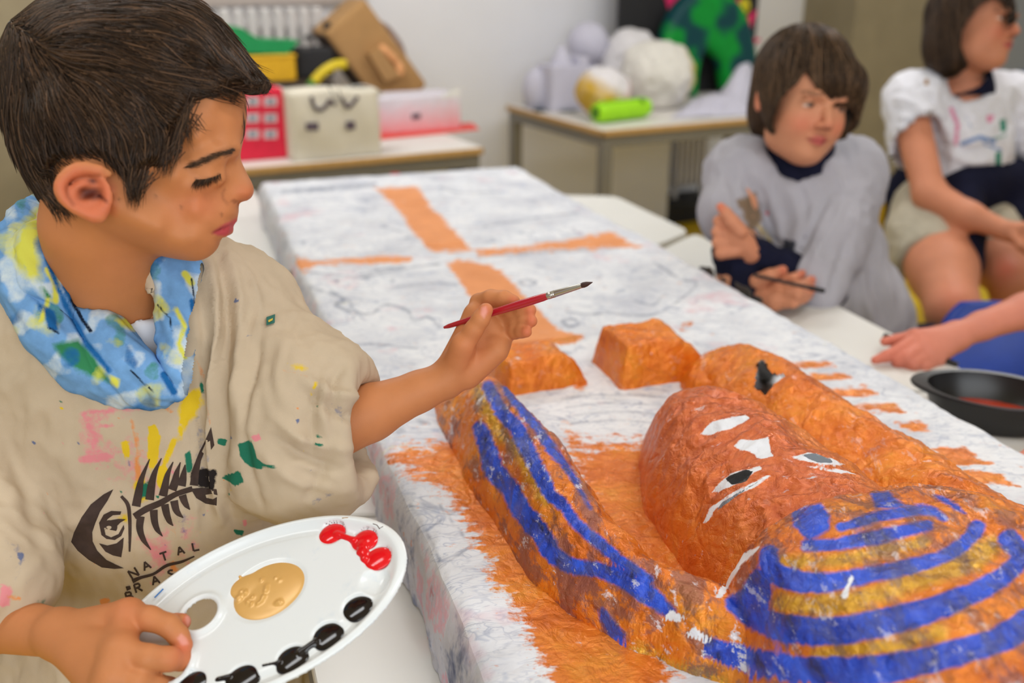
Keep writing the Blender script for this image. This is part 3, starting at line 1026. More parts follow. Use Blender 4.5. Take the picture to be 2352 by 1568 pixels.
def largest(V, F, A):
    lab = np.arange(len(V))
    for _ in range(4000):
        m = lab[F].min(1); new = lab.copy()
        for i in range(4): np.minimum.at(new, F[:, i], m)
        new = new[new]
        if (new == lab).all(): break
        lab = new
    k = np.bincount(lab).argmax()
    return compact(V, F[(lab[F] == k).all(1)], A)


def case_masks(Q, V, part, N=None):
    on_board = part == 'board'
    X = np.stack(pix(V), 1)
    z = np.zeros(len(Q))
    if on_board:
        A = {'orange': strokes(X, ORANGE, 38), 'matt': (Q[:, 1] > .30)*1.0 + .12*(Q[:, 1] <= .30),
             'inner': poly_mask(X+[[0, 12]], HOLE[0][1], 40), 'pencil': strokes(X, PENCIL, 2.2)}  # board painted black below the torn hole as the dark of the hollow
    else:
        A = {'blue': strokes(X, BLUE, 13), 'white': strokes(X, WHITE, 8), 'pupil': strokes(X, PUPIL, 5), 'greyp': strokes(X, GREYP, 4), 'gold': strokes(X, GOLD, 22)}
        A['orange'] = z+1
        face_only = part == 'face_mask'
        A['white'] = strokes(X, WHITE[:6] if face_only else WHITE[6:], 8)*(part not in ('right_lappet', 'fist_block', 'fist_block_b'))
        if not face_only: A['pupil'] = z; A['greyp'] = z
        if part == 'right_lappet': A['blue'] = strokes(X, BLUE[-1:], 9); A['gold'] = z
        if part == 'left_lappet': A['blue'] = strokes(X, BLUE[:4]+BLUE[12:14], 13)
        if face_only: A['blue'] = z; A['gold'] = z
        if N is not None:
            d_ = (V-EYE)/np.linalg.norm(V-EYE, axis=1)[:, None]; seen = sst(-(N*d_).sum(1), -.12, .06)
            for k_ in ('blue', 'white', 'gold', 'pupil', 'greyp'): A[k_] = A[k_]*seen
        if part in ('fist_block', 'fist_block_b'): A['blue'] = z
        A['copper'] = sst(-np.abs(Q[:, 0]-.30), -.10, -.03)*sst(Q[:, 1], .02, -.12)*sst(Q[:, 1], -.43, -.40) if part == 'face_mask' else z
        A['fray'] = {'left_lappet': .65, 'headdress_collar': .95, 'headdress_crown': .4, 'right_lappet': .2, 'face_mask': .06}.get(part, .15)+z
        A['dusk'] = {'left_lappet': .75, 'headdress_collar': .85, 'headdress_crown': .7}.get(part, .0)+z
    return A


def crumple(P, amp=1.0):
    p = P*np.array([1, 1, 1])
    q = p+.02*np.stack([noise(p*14+k*5) for k in range(3)], 1)
    return amp*(.0042*ridged(q*13+3, 3) + .0030*ridged(q*30+11, 3) + .0008*ridged(p*95, 2))


def relief_part(name, keys, u0, u1, v0, v1, st, label=None):
    us = np.arange(u0, u1, st); vs = np.arange(v0, v1, st)
    Uu, Vv = np.meshgrid(us, vs, indexing='ij'); Q = np.stack([Uu.ravel(), Vv.ravel()], 1)
    Qw = Q + .006*np.stack([noise(np.c_[Q*22, 0*Q[:, :1]]), noise(np.c_[Q*22, 0*Q[:, :1]+5])], 1)
    h = hget(HG[keys], Qw)
    oth = np.max([hget(g, Qw) for k, g in HG.items() if k != keys], axis=0)
    P = sp(Q[:, 0], Q[:, 1], h)
    hh = h + crumple(P, .9)*sst(h, -.002, .02)
    keep = ((h > -.004) & (h > oth-(.2 if keys == 'headdress_collar' else .012))).reshape(Uu.shape)
    kp = np.pad(keep, 2)
    keep = np.max([kp[2+a:kp.shape[0]-2+a, 2+b_:kp.shape[1]-2+b_] for a in (-2, -1, 0, 1, 2) for b_ in (-2, -1, 0, 1, 2)], axis=0).ravel()
    if keys == 'right_lappet':
        X = np.stack(pix(sp(Q[:, 0], Q[:, 1], hh)), 1) + 9*np.stack([noise(np.c_[Q*70, 0*Q[:, :1]]), noise(np.c_[Q*70, 0*Q[:, :1]+3])], 1)
        keep &= poly_mask(X, HOLE[0][1], 2) < .5
    V = sp(Q[:, 0], Q[:, 1], hh-.001)
    F = grid_faces(len(us), len(vs), keep)
    V, F, A = compact(V, F, case_masks(Q, V, keys, vnormals(relax(V, F, 4, .5), F)*1.0))
    V, F, A = largest(V, F, A)
    o = mk(name, V, F, M['papier'], case, attrs=A)
    if label: o['label'] = label
    return o


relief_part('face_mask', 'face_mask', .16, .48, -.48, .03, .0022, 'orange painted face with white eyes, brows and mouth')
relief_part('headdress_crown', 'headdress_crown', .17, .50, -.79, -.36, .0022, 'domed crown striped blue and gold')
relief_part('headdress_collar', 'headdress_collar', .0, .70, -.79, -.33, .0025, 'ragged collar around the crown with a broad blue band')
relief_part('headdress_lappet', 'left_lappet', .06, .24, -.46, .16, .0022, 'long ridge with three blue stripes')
relief_part('headdress_lappet', 'right_lappet', .38, .64, -.47, .17, .0025, 'plain orange ridge with a torn hole')
relief_part('fist_block', 'fist_block', .31, .52, .06, .22, .002, 'larger orange block')
relief_part('fist_block', 'fist_block_b', .15, .34, .09, .22, .002, 'smaller orange block')


def board(name, u0, u1, v0, v1, st, label):
    us = np.linspace(u0, u1, int((u1-u0)/st)+1); vs = np.linspace(v0, v1, int((v1-v0)/st)+1)
    Uu, Vv = np.meshgrid(us, vs, indexing='ij'); Q = np.stack([Uu.ravel(), Vv.ravel()], 1)
    P = sp(Q[:, 0], Q[:, 1], np.zeros(len(Q)))
    edge = np.minimum.reduce([Q[:, 0]-u0, u1-Q[:, 0], Q[:, 1]-v0, v1-Q[:, 1]])
    z = .0022*ridged(P*7, 3) + .0010*ridged(P*25, 2) - .006*np.exp(-edge/.006)
    wob = .0045*noise(P*9)[:, None]*SU + .003*noise(P*23+4)[:, None]*SU
    V = P + z[:, None]*UP + wob*sst(.06-edge, 0, .06)[:, None]
    A = case_masks(Q, V, 'board'); A['side'] = np.zeros(len(Q))
    F = grid_faces(len(us), len(vs))
    parts = [(V, F, A)]
    nu, nv = len(us), len(vs); idx = np.arange(nu*nv).reshape(nu, nv)
    for ring, sgn in ((idx[0, ::-1], 1), (idx[-1], 1), (idx[:, 0], 1), (idx[::-1, -1], 1)):
        k = 14; L = len(ring); tt = np.linspace(0, 1, k)
        p = V[ring]; outv = np.array([(-SU if (ring == idx[0, ::-1]).all() else SU) if len(ring) == nv and ((ring == idx[0, ::-1]).all() or (ring == idx[-1]).all()) else (-SV if (ring == idx[:, 0]).all() else SV)])[0]
        G_ = p[:, None, :] + 0*tt[None, :, None]
        drop = (ZT-.75-.0035)*tt[None, :] + 0*p[:, :1]
        Wd = G_ - drop[..., None]*UP
        W2 = Wd.reshape(-1, 3)
        bulge = (.005*np.sin(np.pi*np.tile(tt, L)) + .010*np.tile(tt, L) + .004*ridged(W2*np.array([8, 8, 14.])+2, 3)*np.tile(sst(tt, 0, .15), L) - .003*np.tile(tt, L)*ridged(W2*30, 2))
        W2 = W2 + bulge[:, None]*outv
        W2[:, 2] = p[:, 2].repeat(k)*(1-np.tile(tt, L)) + .7512*np.tile(tt, L)
        Fs = grid_faces(L, k)
        parts.append((W2, Fs, {'side': np.tile(sst(tt, .0, .12), L)*(1.0 if v1 < 1 else .35)}))
    V, F, A = join(parts)
    return mk(name, V, F, M['papier'], case, attrs=A) if not label else tag(mk(name, V, F, M['papier'], case, attrs=A), label)


board('lid_board', 0.0, .714, -.80, .872, .003, 'head-end board with orange margin')
board('lid_board', 0.004, .706, .878, 1.62, .0032, 'foot-end board with an orange cross arm')
# ---------------------------------------------------------------- people: shared pieces
def m_skin(name, rgb):
    m, nt, b = _new(name)
    v = coords(nt)
    c = ramp(nt, tex_noise(nt, v, 26, 4), [(.3, tuple(x*.93 for x in rgb)), (.7, tuple(min(1, x*1.05) for x in rgb))])
    c = mix(nt, mth(nt, 'MULTIPLY', attr(nt, 'ruddy').outputs['Fac'], .55), c, lin(214, 96, 74))
    c = mix(nt, attr(nt, 'lip').outputs['Fac'], c, lin(186, 72, 78))
    c = mix(nt, mth(nt, 'MULTIPLY', attr(nt, 'nail').outputs['Fac'], .7), c, lin(226, 156, 144))
    c = mix(nt, attr(nt, 'hole').outputs['Fac'], c, lin(74, 22, 14))  # shade of the recesses put into the skin colour
    c = mix(nt, attr(nt, 'brow').outputs['Fac'], c, lin(62, 40, 26))
    c = mix(nt, attr(nt, 'eyewhite').outputs['Fac'], c, lin(214, 200, 190))
    c = mix(nt, attr(nt, 'iris').outputs['Fac'], c, lin(34, 22, 16))
    nt.links.new(c, b.inputs['Base Color'])
    b.inputs['Roughness'].default_value = .56; b.inputs['Specular IOR Level'].default_value = .3
    b.inputs['Subsurface Weight'].default_value = .12; b.inputs['Subsurface Radius'].default_value = (.010, .004, .002); b.inputs['Subsurface Scale'].default_value = .5
    h = mth(nt, 'ADD', tex_noise(nt, v, 700, 3), mth(nt, 'MULTIPLY', tex_noise(nt, v, 90, 3), 1.5))
    bump(nt, b, h, .12, .0012)
    return m


def m_hair(name, rgb):
    m, nt, b = _new(name)
    inf = nd(nt, 'ShaderNodeHairInfo')
    c = ramp(nt, inf.outputs['Random'], [(0, tuple(x*.35 for x in rgb)), (.5, tuple(x*.8 for x in rgb)), (.85, tuple(x*1.6 for x in rgb)), (1, tuple(x*3.4 for x in rgb))])
    nt.links.new(c, b.inputs['Base Color'])
    b.inputs['Roughness'].default_value = .4; b.inputs['Specular IOR Level'].default_value = .22
    return m


def m_cloth(name, rgb, layers=(), rough=.9, weave=1400, var=.06):
    return layered(name, rgb, [(a, c, None, amt) for a, c, amt in layers], rough, 110, .28, .35, weave, .0006, var, 14, spec=.15)


def head_frame(fwd, up):
    f = np.asarray(fwd, float); f /= np.linalg.norm(f); u = np.asarray(up, float); u = u - f*(f @ u); u /= np.linalg.norm(u)
    return f, u, np.cross(u, f)        # forward, up, the head's own left


def strands(name, P, mat, parent, rad):
    """P: (n, k, 3) points of n hairs"""
    n, k, _ = P.shape
    hc = bpy.data.hair_curves.new(name); hc.add_curves([k]*n)
    o = bpy.data.objects.new(name, hc); link(o, parent)
    loc = (P - ORG[o.name]).astype(np.float32)
    hc.attributes['position'].data.foreach_set('vector', loc.reshape(-1, 3).ravel())
    r = hc.attributes.get('radius') or hc.attributes.new('radius', 'FLOAT', 'POINT')
    prof = np.linspace(1, 0, k)**.55*.92+.08
    r.data.foreach_set('value', (np.tile(prof, n)*rad).astype(np.float32))
    hc.materials.append(mat)
    return o


def comb(clay, roots, flow, steps, dl, depth, seed=1, jitter=.25, lock=60, lock_amp=.5):
    """hairs that lie along the hair volume: each walks with the flow at its own depth below the surface"""
    rs = np.random.RandomState(seed)
    p = roots.copy(); n = len(p); out = [p.copy()]
    dep = depth*rs.rand(n)
    jit = rs.normal(size=(n, 3))*jitter
    lk = np.stack([noise(roots*lock+k*31) for k in range(3)], 1)*lock_amp
    dep = np.clip(dep + depth*.5*noise(roots*lock*.8+77), 0, depth)
    for s in range(steps):
        g = clay.grad(p)
        t = flow(p)
        t = t/(np.linalg.norm(t, axis=1)[:, None]+1e-9) + lk + jit*.35
        t = t - g*(t*g).sum(1)[:, None]
        t /= np.linalg.norm(t, axis=1)[:, None]+1e-9
        p = p + t*dl*(1 if np.ndim(dl) == 0 else 1)
        d = clay.sample(p)
        target = -dep*min(1, .3+s/(steps*.4))
        p = p + clay.grad(p)*np.clip(target-d, -.003, .003)[:, None]*.8
        out.append(p.copy())
    return np.stack(out, 1)


def surface_points(V, F, n, seed=0, keep=None):
    rs = np.random.RandomState(seed)
    a = np.linalg.norm(np.cross(V[F[:, 2]]-V[F[:, 0]], V[F[:, 3]]-V[F[:, 1]]), axis=1)
    if keep is not None: a = a*keep[F].all(1)
    i = rs.choice(len(F), n, p=a/a.sum())
    u, v = rs.rand(n, 1), rs.rand(n, 1)
    q = V[F[i]]
    return (q[:, 0]*(1-u)+q[:, 1]*u)*(1-v)+(q[:, 3]*(1-u)+q[:, 2]*u)*v


def fold_cloth(V, N, lst):
    """push folds into cloth: (line measured on the photograph, half width in its pixels, height in metres)"""
    X = np.stack(pix(V), 1); vis = sst(-(N @ VF), -.1, .25)
    d = np.zeros(len(V))
    for P, w_, h in lst:
        P = spline(np.asarray(P, float), 6*len(P)); lo, hi = P.min(0)-2.5*w_, P.max(0)+2.5*w_
        k = ((X > lo) & (X < hi)).all(1)
        if not k.any(): continue
        r, t = seg_dist(X[k], P); t = t/(len(P)-1)
        d[k] += h*np.exp(-(r/w_)**2)*np.sin(np.pi*np.clip(t*.9+.05, 0, 1))**.6
    return V + N*(d*vis)[:, None]


def D(x, y, d): return atd(x, y, d)


def hand_clay(C, wrist, mcps, fingers, thumb, wr=.0165, palm_r=.0105, k=.006):
    """palm as a fan of bones from the wrist, five fingers as tapering chains"""
    for m_ in mcps: C.cone(wrist, m_, wr*.8, palm_r, k)
    for i in range(len(mcps)-1): C.cone(mcps[i], mcps[i+1], palm_r*.92, palm_r*.92, k)
    for f in fingers: C.chain(f[0], f[1], .0022)
    C.chain(thumb[0], thumb[1], .004)


def carve_px(C, poly, Dback, soft=0.0):
    """cut away what lies in front of depth Dback inside an outline measured on the photograph"""
    P = np.asarray(poly, float); lo, hi = P.min(0)-60, P.max(0)+60
    gx, gy = np.arange(lo[0], hi[0], 3.0), np.arange(lo[1], hi[1], 3.0)
    X_, Y_ = np.meshgrid(gx, gy, indexing='ij'); Q = np.stack([X_.ravel(), Y_.ravel()], 1)
    d = seg_dist(Q, P, True)[0]; d = np.where(inside(Q, P), -d, d).reshape(X_.shape)

    def fn(x, y, z):
        ax_, ay_, az_ = x-EYE[0]+0*y+0*z, y-EYE[1]+0*x+0*z, z-EYE[2]+0*x+0*y
        f = ax_*VF[0]+ay_*VF[1]+az_*VF[2]
        X = CXP+FPX*ax_/f; Y = CYP-FPX*(ay_*VU[1]+az_*VU[2])/f
        i = np.clip((X-lo[0])/3, 0, d.shape[0]-1.001).astype(int); j = np.clip((Y-lo[1])/3, 0, d.shape[1]-1.001).astype(int)
        return np.maximum(d[i, j]*f/FPX, f-Dback)
    C.field(fn, soft, '-')
# ---------------------------------------------------------------- the boy in front
M['skin_a'] = m_skin('warm_skin', lin(196, 127, 80))
M['hair_a'] = m_hair('dark_brown_hair', (.040, .021, .011))
M['brow_hair'] = m_hair('brow_hair', (.07, .036, .018))
M['hair_base'] = plain('hair_shade', (.012, .008, .006), .7, var=.3, vscale=300)
BD = .83                                        # depth of the middle of the head

PROF = [(300,20),(400,36),(480,78),(535,138),(560,200),(567,240),(566,280),(560,318),(553,350),(552.5,364),(556,374),(566,396),(577,415),(583.5,431),(583.5,443),(578,454),(568,461),
        (556,463),(549,466),(548,474),(549,486),(546,497),(539,504.5),(533.5,510),(534.5,515),(532,525),(526,535),(516,543),(507,548),(505.5,557),(501,569),(492,580),(480,590),(465,597),(446,600),
        (417,597),(388,592),(350,583),(300,568),(250,556),(190,530),(140,490),(95,425),(68,345),(54,262),(64,175),(105,98),(180,45),(240,25)]
# half widths of the head (cm) and how fast it rounds off towards the outline (px)
WID = [(270,250,7.3,170),(150,250,6.6,160),(120,350,6.2,140),(200,120,6.4,150),(350,120,6.3,130),(450,150,5.6,110),(400,250,6.8,110),(480,230,5.6,85),(530,250,4.5,70),(450,310,6.3,80),(520,320,4.2,55),
       (330,350,7.0,100),(400,400,6.5,90),(450,425,5.9,70),(470,395,5.1,60),(490,400,4.4,48),(505,400,3.7,45),(525,385,2.5,35),(545,375,1.25,22),(555,400,1.05,20),(570,435,1.45,22),(555,450,1.6,20),(535,440,1.7,22),(524,430,2.1,26),(505,440,3.5,40),
       (540,485,2.1,24),(520,480,3.0,34),(525,520,2.5,24),(500,525,3.1,34),(480,500,4.2,48),(450,480,5.2,62),(440,540,4.4,60),(490,565,2.8,36),(465,580,3.0,40),(400,560,4.7,60),(350,520,6.0,70),(300,500,6.5,80),(260,470,6.6,90),(250,540,5.6,70),(180,470,6.0,90)]
_px0, _py0, _ps = -60.0, -60.0, 2.0
_gx = np.arange(_px0, 660, _ps); _gy = np.arange(_py0, 700, _ps)
_X, _Y = np.meshgrid(_gx, _gy, indexing='ij'); _PX = np.stack([_X.ravel(), _Y.ravel()], 1)


def blur2(a, n):
    for _ in range(n):
        p = np.pad(a, 1, mode='edge'); a = (p[:-2, 1:-1]+p[2:, 1:-1]+p[1:-1, :-2]+p[1:-1, 2:]+2*a)/6
    return a


def relief(poly, ctrl, sig=34.0):
    d, _ = seg_dist(_PX, poly, True); d = np.where(inside(_PX, poly), d, -d)
    A = np.array(ctrl, float)
    r2 = ((_PX[:, None, :]-A[None, :, :2])**2).sum(2)
    w_ = 1/(r2+sig*sig*.35)**1.5
    w_ /= w_.sum(1)[:, None]
    wt = blur2(((w_*A[:, 2]).sum(1)*.01).reshape(_X.shape), 22).ravel(); rho = blur2((w_*A[:, 3]).sum(1).reshape(_X.shape), 22).ravel()
    t = np.clip(d/rho, -1, 1)
    g2 = np.where(t > 0, 1-(1-t)**2, 2*t)           # squared profile, negative outside
    return (wt**2*g2).reshape(_X.shape)


def rget(g, x, y):
    qx = np.clip((x-_px0)/_ps, 0, g.shape[0]-1.001); qy = np.clip((y-_py0)/_ps, 0, g.shape[1]-1.001)
    i, j = qx.astype(int), qy.astype(int); u, v = qx-i, qy-j
    return (1-u)*(1-v)*g[i, j]+u*(1-v)*g[i+1, j]+(1-u)*v*g[i, j+1]+u*v*g[i+1, j+1]


W2H = blur2(relief(PROF, WID), 2)


def relief_field(W2, D0):
    gxm, gym = np.gradient(W2, _ps)
    mpp = D0/FPX
    G2 = np.hypot(gxm, gym)/mpp/2                 # |W grad W| in metres

    def fn(x, y, z):
        px_, py_, pz_ = x-EYE[0]+0*y+0*z, y-EYE[1]+0*x+0*z, z-EYE[2]+0*x+0*y
        f = px_*VF[0]+py_*VF[1]+pz_*VF[2]
        X = CXP+FPX*px_/f; Y = CYP-FPX*(py_*VU[1]+pz_*VU[2])/f
        c = f-D0
        w2 = rget(W2, X, Y); g = rget(G2, X, Y)
        return ((c*c-w2)/(2*np.sqrt(c*c+g*g+1e-6))).clip(-.05, .05)
    return fn


def hd(x, y, c): return atd(x, y, BD-c)          # a point of the head: pixel and offset towards the camera


def ell_px(C, x, y, d, rx, ry, rz, k=.004, rot=0, op='+'):
    """ellipsoid placed at a pixel and depth; radii in metres along the picture's right, up and depth"""
    ca, sa = math.cos(rot), math.sin(rot)
    C.ell(atd(x, y, d), (rx, ry, rz), k, np.array([VR*ca+VU*sa, -VR*sa+VU*ca, VF]), op)


HEADLO = np.minimum.reduce([hd(-30, -10, .0), hd(620, 700, .0), hd(-30, 700, 0), hd(620, -10, 0)])-[0.0, .11, .05]
HEADHI = np.maximum.reduce([hd(-30, -10, .0), hd(620, 700, .0), hd(-30, 700, 0), hd(620, -10, 0)])+[0.0, .11, .05]
C = Clay(HEADLO, HEADHI, .0019)
C.field(relief_field(W2H, BD))
# neck and upper chest
C.cone(D(225, 520, .845), D(285, 760, .935), .047, .052, .018)
# lids, brow, nose wing, lips
for s in (1, -1):
    ell_px(C, 484, 402, BD-s*.0385, .0125, .0085, .0085, .006, -.35)
    C.chain([hd(455, 400, s*.0475), hd(478, 398, s*.0455), hd(505, 391, s*.0375)], [.0028, .0036, .003], .005)
    C.chain([hd(450, 412, s*.049), hd(480, 411, s*.0475), hd(508, 398, s*.038)], [.0015, .002, .0018], .003)
    C.chain([hd(450, 370, s*.052), hd(490, 355, s*.046), hd(535, 345, s*.026)], [.004, .005, .005], .012)
    ell_px(C, 529, 452, BD-s*.0135, .0075, .0058, .0062, .004, .3)
    ell_px(C, 540, 463, BD-s*.0085, .0045, .0022, .0035, .0015, .2, '-')
    C.chain([hd(538, 505, s*.004), hd(515, 518, s*.018), hd(489, 533, s*.027)], [.0030, .0032, .0012], .003)
    C.chain([hd(526, 528, s*.004), hd(512, 532, s*.016), hd(492, 536, s*.025)], [.0042, .0042, .0015], .003)
    C.chain([hd(534, 515, s*.001), hd(512, 523, s*.0215), hd(485, 536, s*.0315)], [.0007, .0011, .0013], .0012, '-')
    # ear: a tilted plate, hollowed, with its rolled rim
    e = lambda x, y, o=0: hd(x, y, s*(.069+.0155*max(0, (258-x)/125)+o))
    nrm = lambda: None
    ear = [(252,400),(228,392),(199,386.5),(179,388.5),(161,396),(145,410),(137,426),(137,439),(143,453),(154,466),(170,479),(191,489),(213,497),(229,499)]
    ell_px(C, 200, 440, BD-s*.0755, .0215, .0165, .0052, .004, -.55)
    ell_px(C, 228, 482, BD-s*.072, .0085, .0075, .0050, .005)
    ell_px(C, 206, 444, BD-s*.083, .0125, .0095, .0085, .002, -.45, '-')
    ell_px(C, 216, 418, BD-s*.082, .010, .0045, .006, .002, -.7, '-')
    C.chain([e(*q, .003) for q in ear], [.003, .0046, .0052, .0052, .0050, .0046, .0044, .0042, .004, .0038, .0038, .004, .0048, .005], .0018)
    C.chain([e(*q, .001) for q in [(208,420),(185,424),(169,436),(164,450),(172,465),(187,473),(203,467),(214,457)]], [.002, .0030, .0032, .003, .003, .003, .0032, .0034], .002)
    C.cone(e(247, 436, -.001), e(247, 456, -.001), .0036, .004, .003)
C.slab(D(285, 735, .93), D(285, 1200, .93+.19)-D(285, 735, .93))
HC = C
V, F = C.net(); V = relax(V, F, 3, .5)
X = np.stack(pix(V), 1); cc = BD-((V-EYE) @ VF)
near = np.abs(cc)
A = {}
A['lip'] = np.clip(poly_mask(X, [(545,499),(537,504),(515,514),(486,534),(500,541),(516,543),(528,538),(540,525),(545,512)], 3.5), 0, 1)
A['ruddy'] = np.clip(.9*poly_mask(X, [(228,388),(170,380),(120,420),(140,470),(215,515),(262,490),(262,430)], 14)*(near > .06) + .45*np.exp(-(((X-[455,470])/[60,40])**2).sum(1)) + .5*np.exp(-(((X-[568,445])/[28,25])**2).sum(1)), 0, 1)
A['hole'] = np.clip(.95*np.exp(-(((X-[207,445])/[27,15])**4).sum(1))*(near > .055) + .9*np.exp(-(((X-[213,416])/[11,7])**2).sum(1))*(near > .06) + .5*line_mask(X, [(228,403),(195,404),(165,415),(152,432),(156,452),(168,470)], 3, 5)*(near > .06) + .8*line_mask(X, [(230,450),(244,462)], 3, 4)*(near > .06) + .55*line_mask(X, [(516,434),(511,444),(512,456),(522,467)], 1.0, 5)*(near > .01) + .5*line_mask(X, [(534,514.5),(512,522),(487,535)], 1.2, 2.5) + .7*poly_mask(X, [(530,463),(538,458),(546,462),(540,466)], 3), 0, 1)  # shade in ear, nose crease, nostril and mouth line, put into colour
A['brow'] = .62*np.clip(line_mask(X, [(436,382),(470,370),(500,356),(542,344)], [2, 8, 9, 5], 7), 0, 1)*(fbm(np.c_[X*[.05, .16], 0*X[:, :1]], 2)*.6+.75).clip(0, 1)
A['brow'] = np.maximum(A['brow'], .7*line_mask(X, [(449,411),(470,414),(490,408),(507,397)], [.8, 1.6, 1.6, .8], 2)*(near > .02))
A['brow'] = np.maximum(A['brow'], np.max([.75*np.exp(-(((X-q)/3.2)**2).sum(1)) for q in ([357,451],[417,476],[273,458],[509,493])], axis=0)*(near > .02))
skin_parts = [(V, F, A)]

# left forearm and the hand with the brush
EL = D(705, 1010, .925); WR = D(1024, 872, .945)
C = Clay(np.minimum(EL, WR)-[.05, .06, .05], D(1240, 640, .93)+[.02, .08, .06], .00125)
C.lo = np.minimum.reduce([EL, WR, D(1240, 640, .9)])-[.045, .05, .045]
C = Clay(C.lo, np.maximum.reduce([EL, WR, D(1240, 640, .97), D(1020, 660, .97)])+[.012, .04, .02], .0013)
C.chain([EL, EL*.55+WR*.45, EL*.2+WR*.8, WR], [.031, .0265, .019, .0178], .006)
hb = .945
mc = [D(1092, 724, hb+.012), D(1112, 738, hb+.013), D(1132, 758, hb+.011), D(1148, 786, hb+.006)]
for m_, r in zip(mc, (.0115, .0112, .0105, .0098)): C.cone(WR, m_, .0145, r, .006)
for i in range(3): C.cone(mc[i], mc[i+1], .0100, .0098, .006)
C.cone(D(1045, 850, hb-.004), D(1064, 792, hb-.020), .0145, .0118, .006)
C.cone(D(1075, 862, hb), D(1140, 805, hb-.003), .0128, .0118, .007)
TH = [D(1062, 800, hb-.018), D(1088, 757, hb-.026), D(1104, 733, hb-.029), D(1116, 712, hb-.030)]
C.chain(TH, [.0112, .0086, .0082, .0068], .003)
C.chain([mc[0], D(1100, 694, hb+.018), D(1128, 684, hb+.004), D(1158, 685, hb-.006), D(1180, 692, hb-.013)], [.0098, .0086, .0082, .0076, .0062], .0025)
C.chain([mc[1], D(1142, 712, hb+.016), D(1176, 714, hb+.002), D(1200, 713, hb-.006), D(1217, 712, hb-.012)], [.0095, .0084, .0078, .0074, .0062], .0025)
C.chain([mc[2], D(1158, 738, hb+.014), D(1186, 738, hb+.000), D(1206, 737, hb-.008), D(1220, 737, hb-.014)], [.0092, .0080, .0074, .0070, .0060], .0025)
C.chain([mc[3], D(1166, 766, hb+.009), D(1184, 762, hb-.002), D(1198, 761, hb-.010), D(1209, 762, hb-.016)], [.0086, .0072, .0068, .0062, .0054], .0025)
# palm creases
C.chain([D(1078, 850, hb-.0185), D(1098, 800, hb-.0235), D(1108, 765, hb-.012)], [.0010, .0013, .001], .004, '-')
C.chain([D(1150, 790, hb-.0145), D(1120, 768, hb-.0105)], [.0009, .0009], .003, '-')
V, F = C.net(); V = relax(V, F, 2, .5)
X = np.stack(pix(V), 1)
A = {'ruddy': np.clip(sum(.9*np.exp(-(((X-q)/14)**2).sum(1)) for q in ([1116,712],[1180,692],[1218,712],[1221,737],[1209,762]))+.25*np.exp(-(((X-[1085,810])/60)**2).sum(1)), 0, 1),
     'nail': poly_mask(X, [(1104,722),(1106,706),(1116,703),(1119,716),(1112,731)], 3)}
skin_parts.append((V, F, A))

# the palette's plane
PC = D(622, 1418, .775)
pn = VR*-.24+VU*.735-VF*.635; pn /= np.linalg.norm(pn)


def on_pal(x, y, lift=0.0):
    d = ray(x, y); return EYE + d*(((PC+pn*lift-EYE) @ pn)/(d @ pn))


# right forearm and the hand on the palette
EL2, WR2 = D(-150, 1405, .88), on_pal(140, 1456, .010)
C = Clay(np.minimum.reduce([EL2, WR2, on_pal(300, 1700), on_pal(460, 1700)])-[.03, .045, .04], np.maximum.reduce([EL2, WR2, on_pal(460, 1380, .05), on_pal(296, 1380, .05)])+[.02, .04, .04], .0014)
C.chain([EL2, EL2*.5+WR2*.5, WR2], [.029, .0245, .0185], .006)
m2 = [on_pal(296, 1413, .022), on_pal(276, 1498, .028), on_pal(262, 1552, .024), on_pal(240, 1600, .016)]
for m_, r in zip(m2, (.0128, .0125, .0118, .0110)): C.cone(WR2, m_, .0170, r, .008)
for i in range(3): C.cone(m2[i], m2[i+1], .0116, .0112, .008)
C.chain([m2[0], on_pal(345, 1420, .024), on_pal(388, 1436, .019), on_pal(410, 1460, .012), on_pal(424, 1480, .0078)], [.0114, .0095, .0088, .0080, .0064], .003)
C.chain([m2[1], on_pal(340, 1510, .024), on_pal(388, 1513, .014), on_pal(416, 1515, .003), on_pal(432, 1518, -.006)], [.0112, .0098, .0090, .0080, .0064], .003)
C.chain([m2[2], on_pal(316, 1566, .018), on_pal(360, 1574, .004), on_pal(390, 1574, -.010)], [.0106, .0092, .0084, .007], .003)
C.chain([m2[3], on_pal(290, 1615, .008), on_pal(330, 1630, -.004), on_pal(356, 1632, -.014)], [.0098, .0084, .0076, .0062], .003)
C.chain([on_pal(190, 1440, .000), on_pal(265, 1440, -.014), on_pal(345, 1432, -.016), on_pal(395, 1430, -.010), on_pal(419, 1428, .004)], [.0135, .0112, .0094, .0086, .0068], .004)
V, F = C.net(); V = relax(V, F, 2, .5)
X = np.stack(pix(V), 1); dd = (V-EYE) @ VF
A = {'ruddy': np.clip(.8*np.exp(-(((X-[424,1482])/20)**2).sum(1))+1.0*np.exp(-(((X-[419,1428])/22)**2).sum(1))*(((V-PC) @ pn) < .0095)*(X[:, 0] > 398)*(X[:, 1] < 1448)+.3*np.exp(-(((X-[290,1400])/50)**2).sum(1))+.5*np.exp(-(((X-[420,1517])/40)**2).sum(1)), 0, 1),
     'nail': np.clip(poly_mask(X, [(407,1466),(416,1454),(429,1466),(433,1479),(418,1482)], 3)*(X[:, 1] > 1452)+poly_mask(X, [(426,1415),(436,1409),(439,1424),(432,1437),(427,1430)], 3)*(X[:, 1] < 1440), 0, 1)}
skin_parts.append((V, F, A))
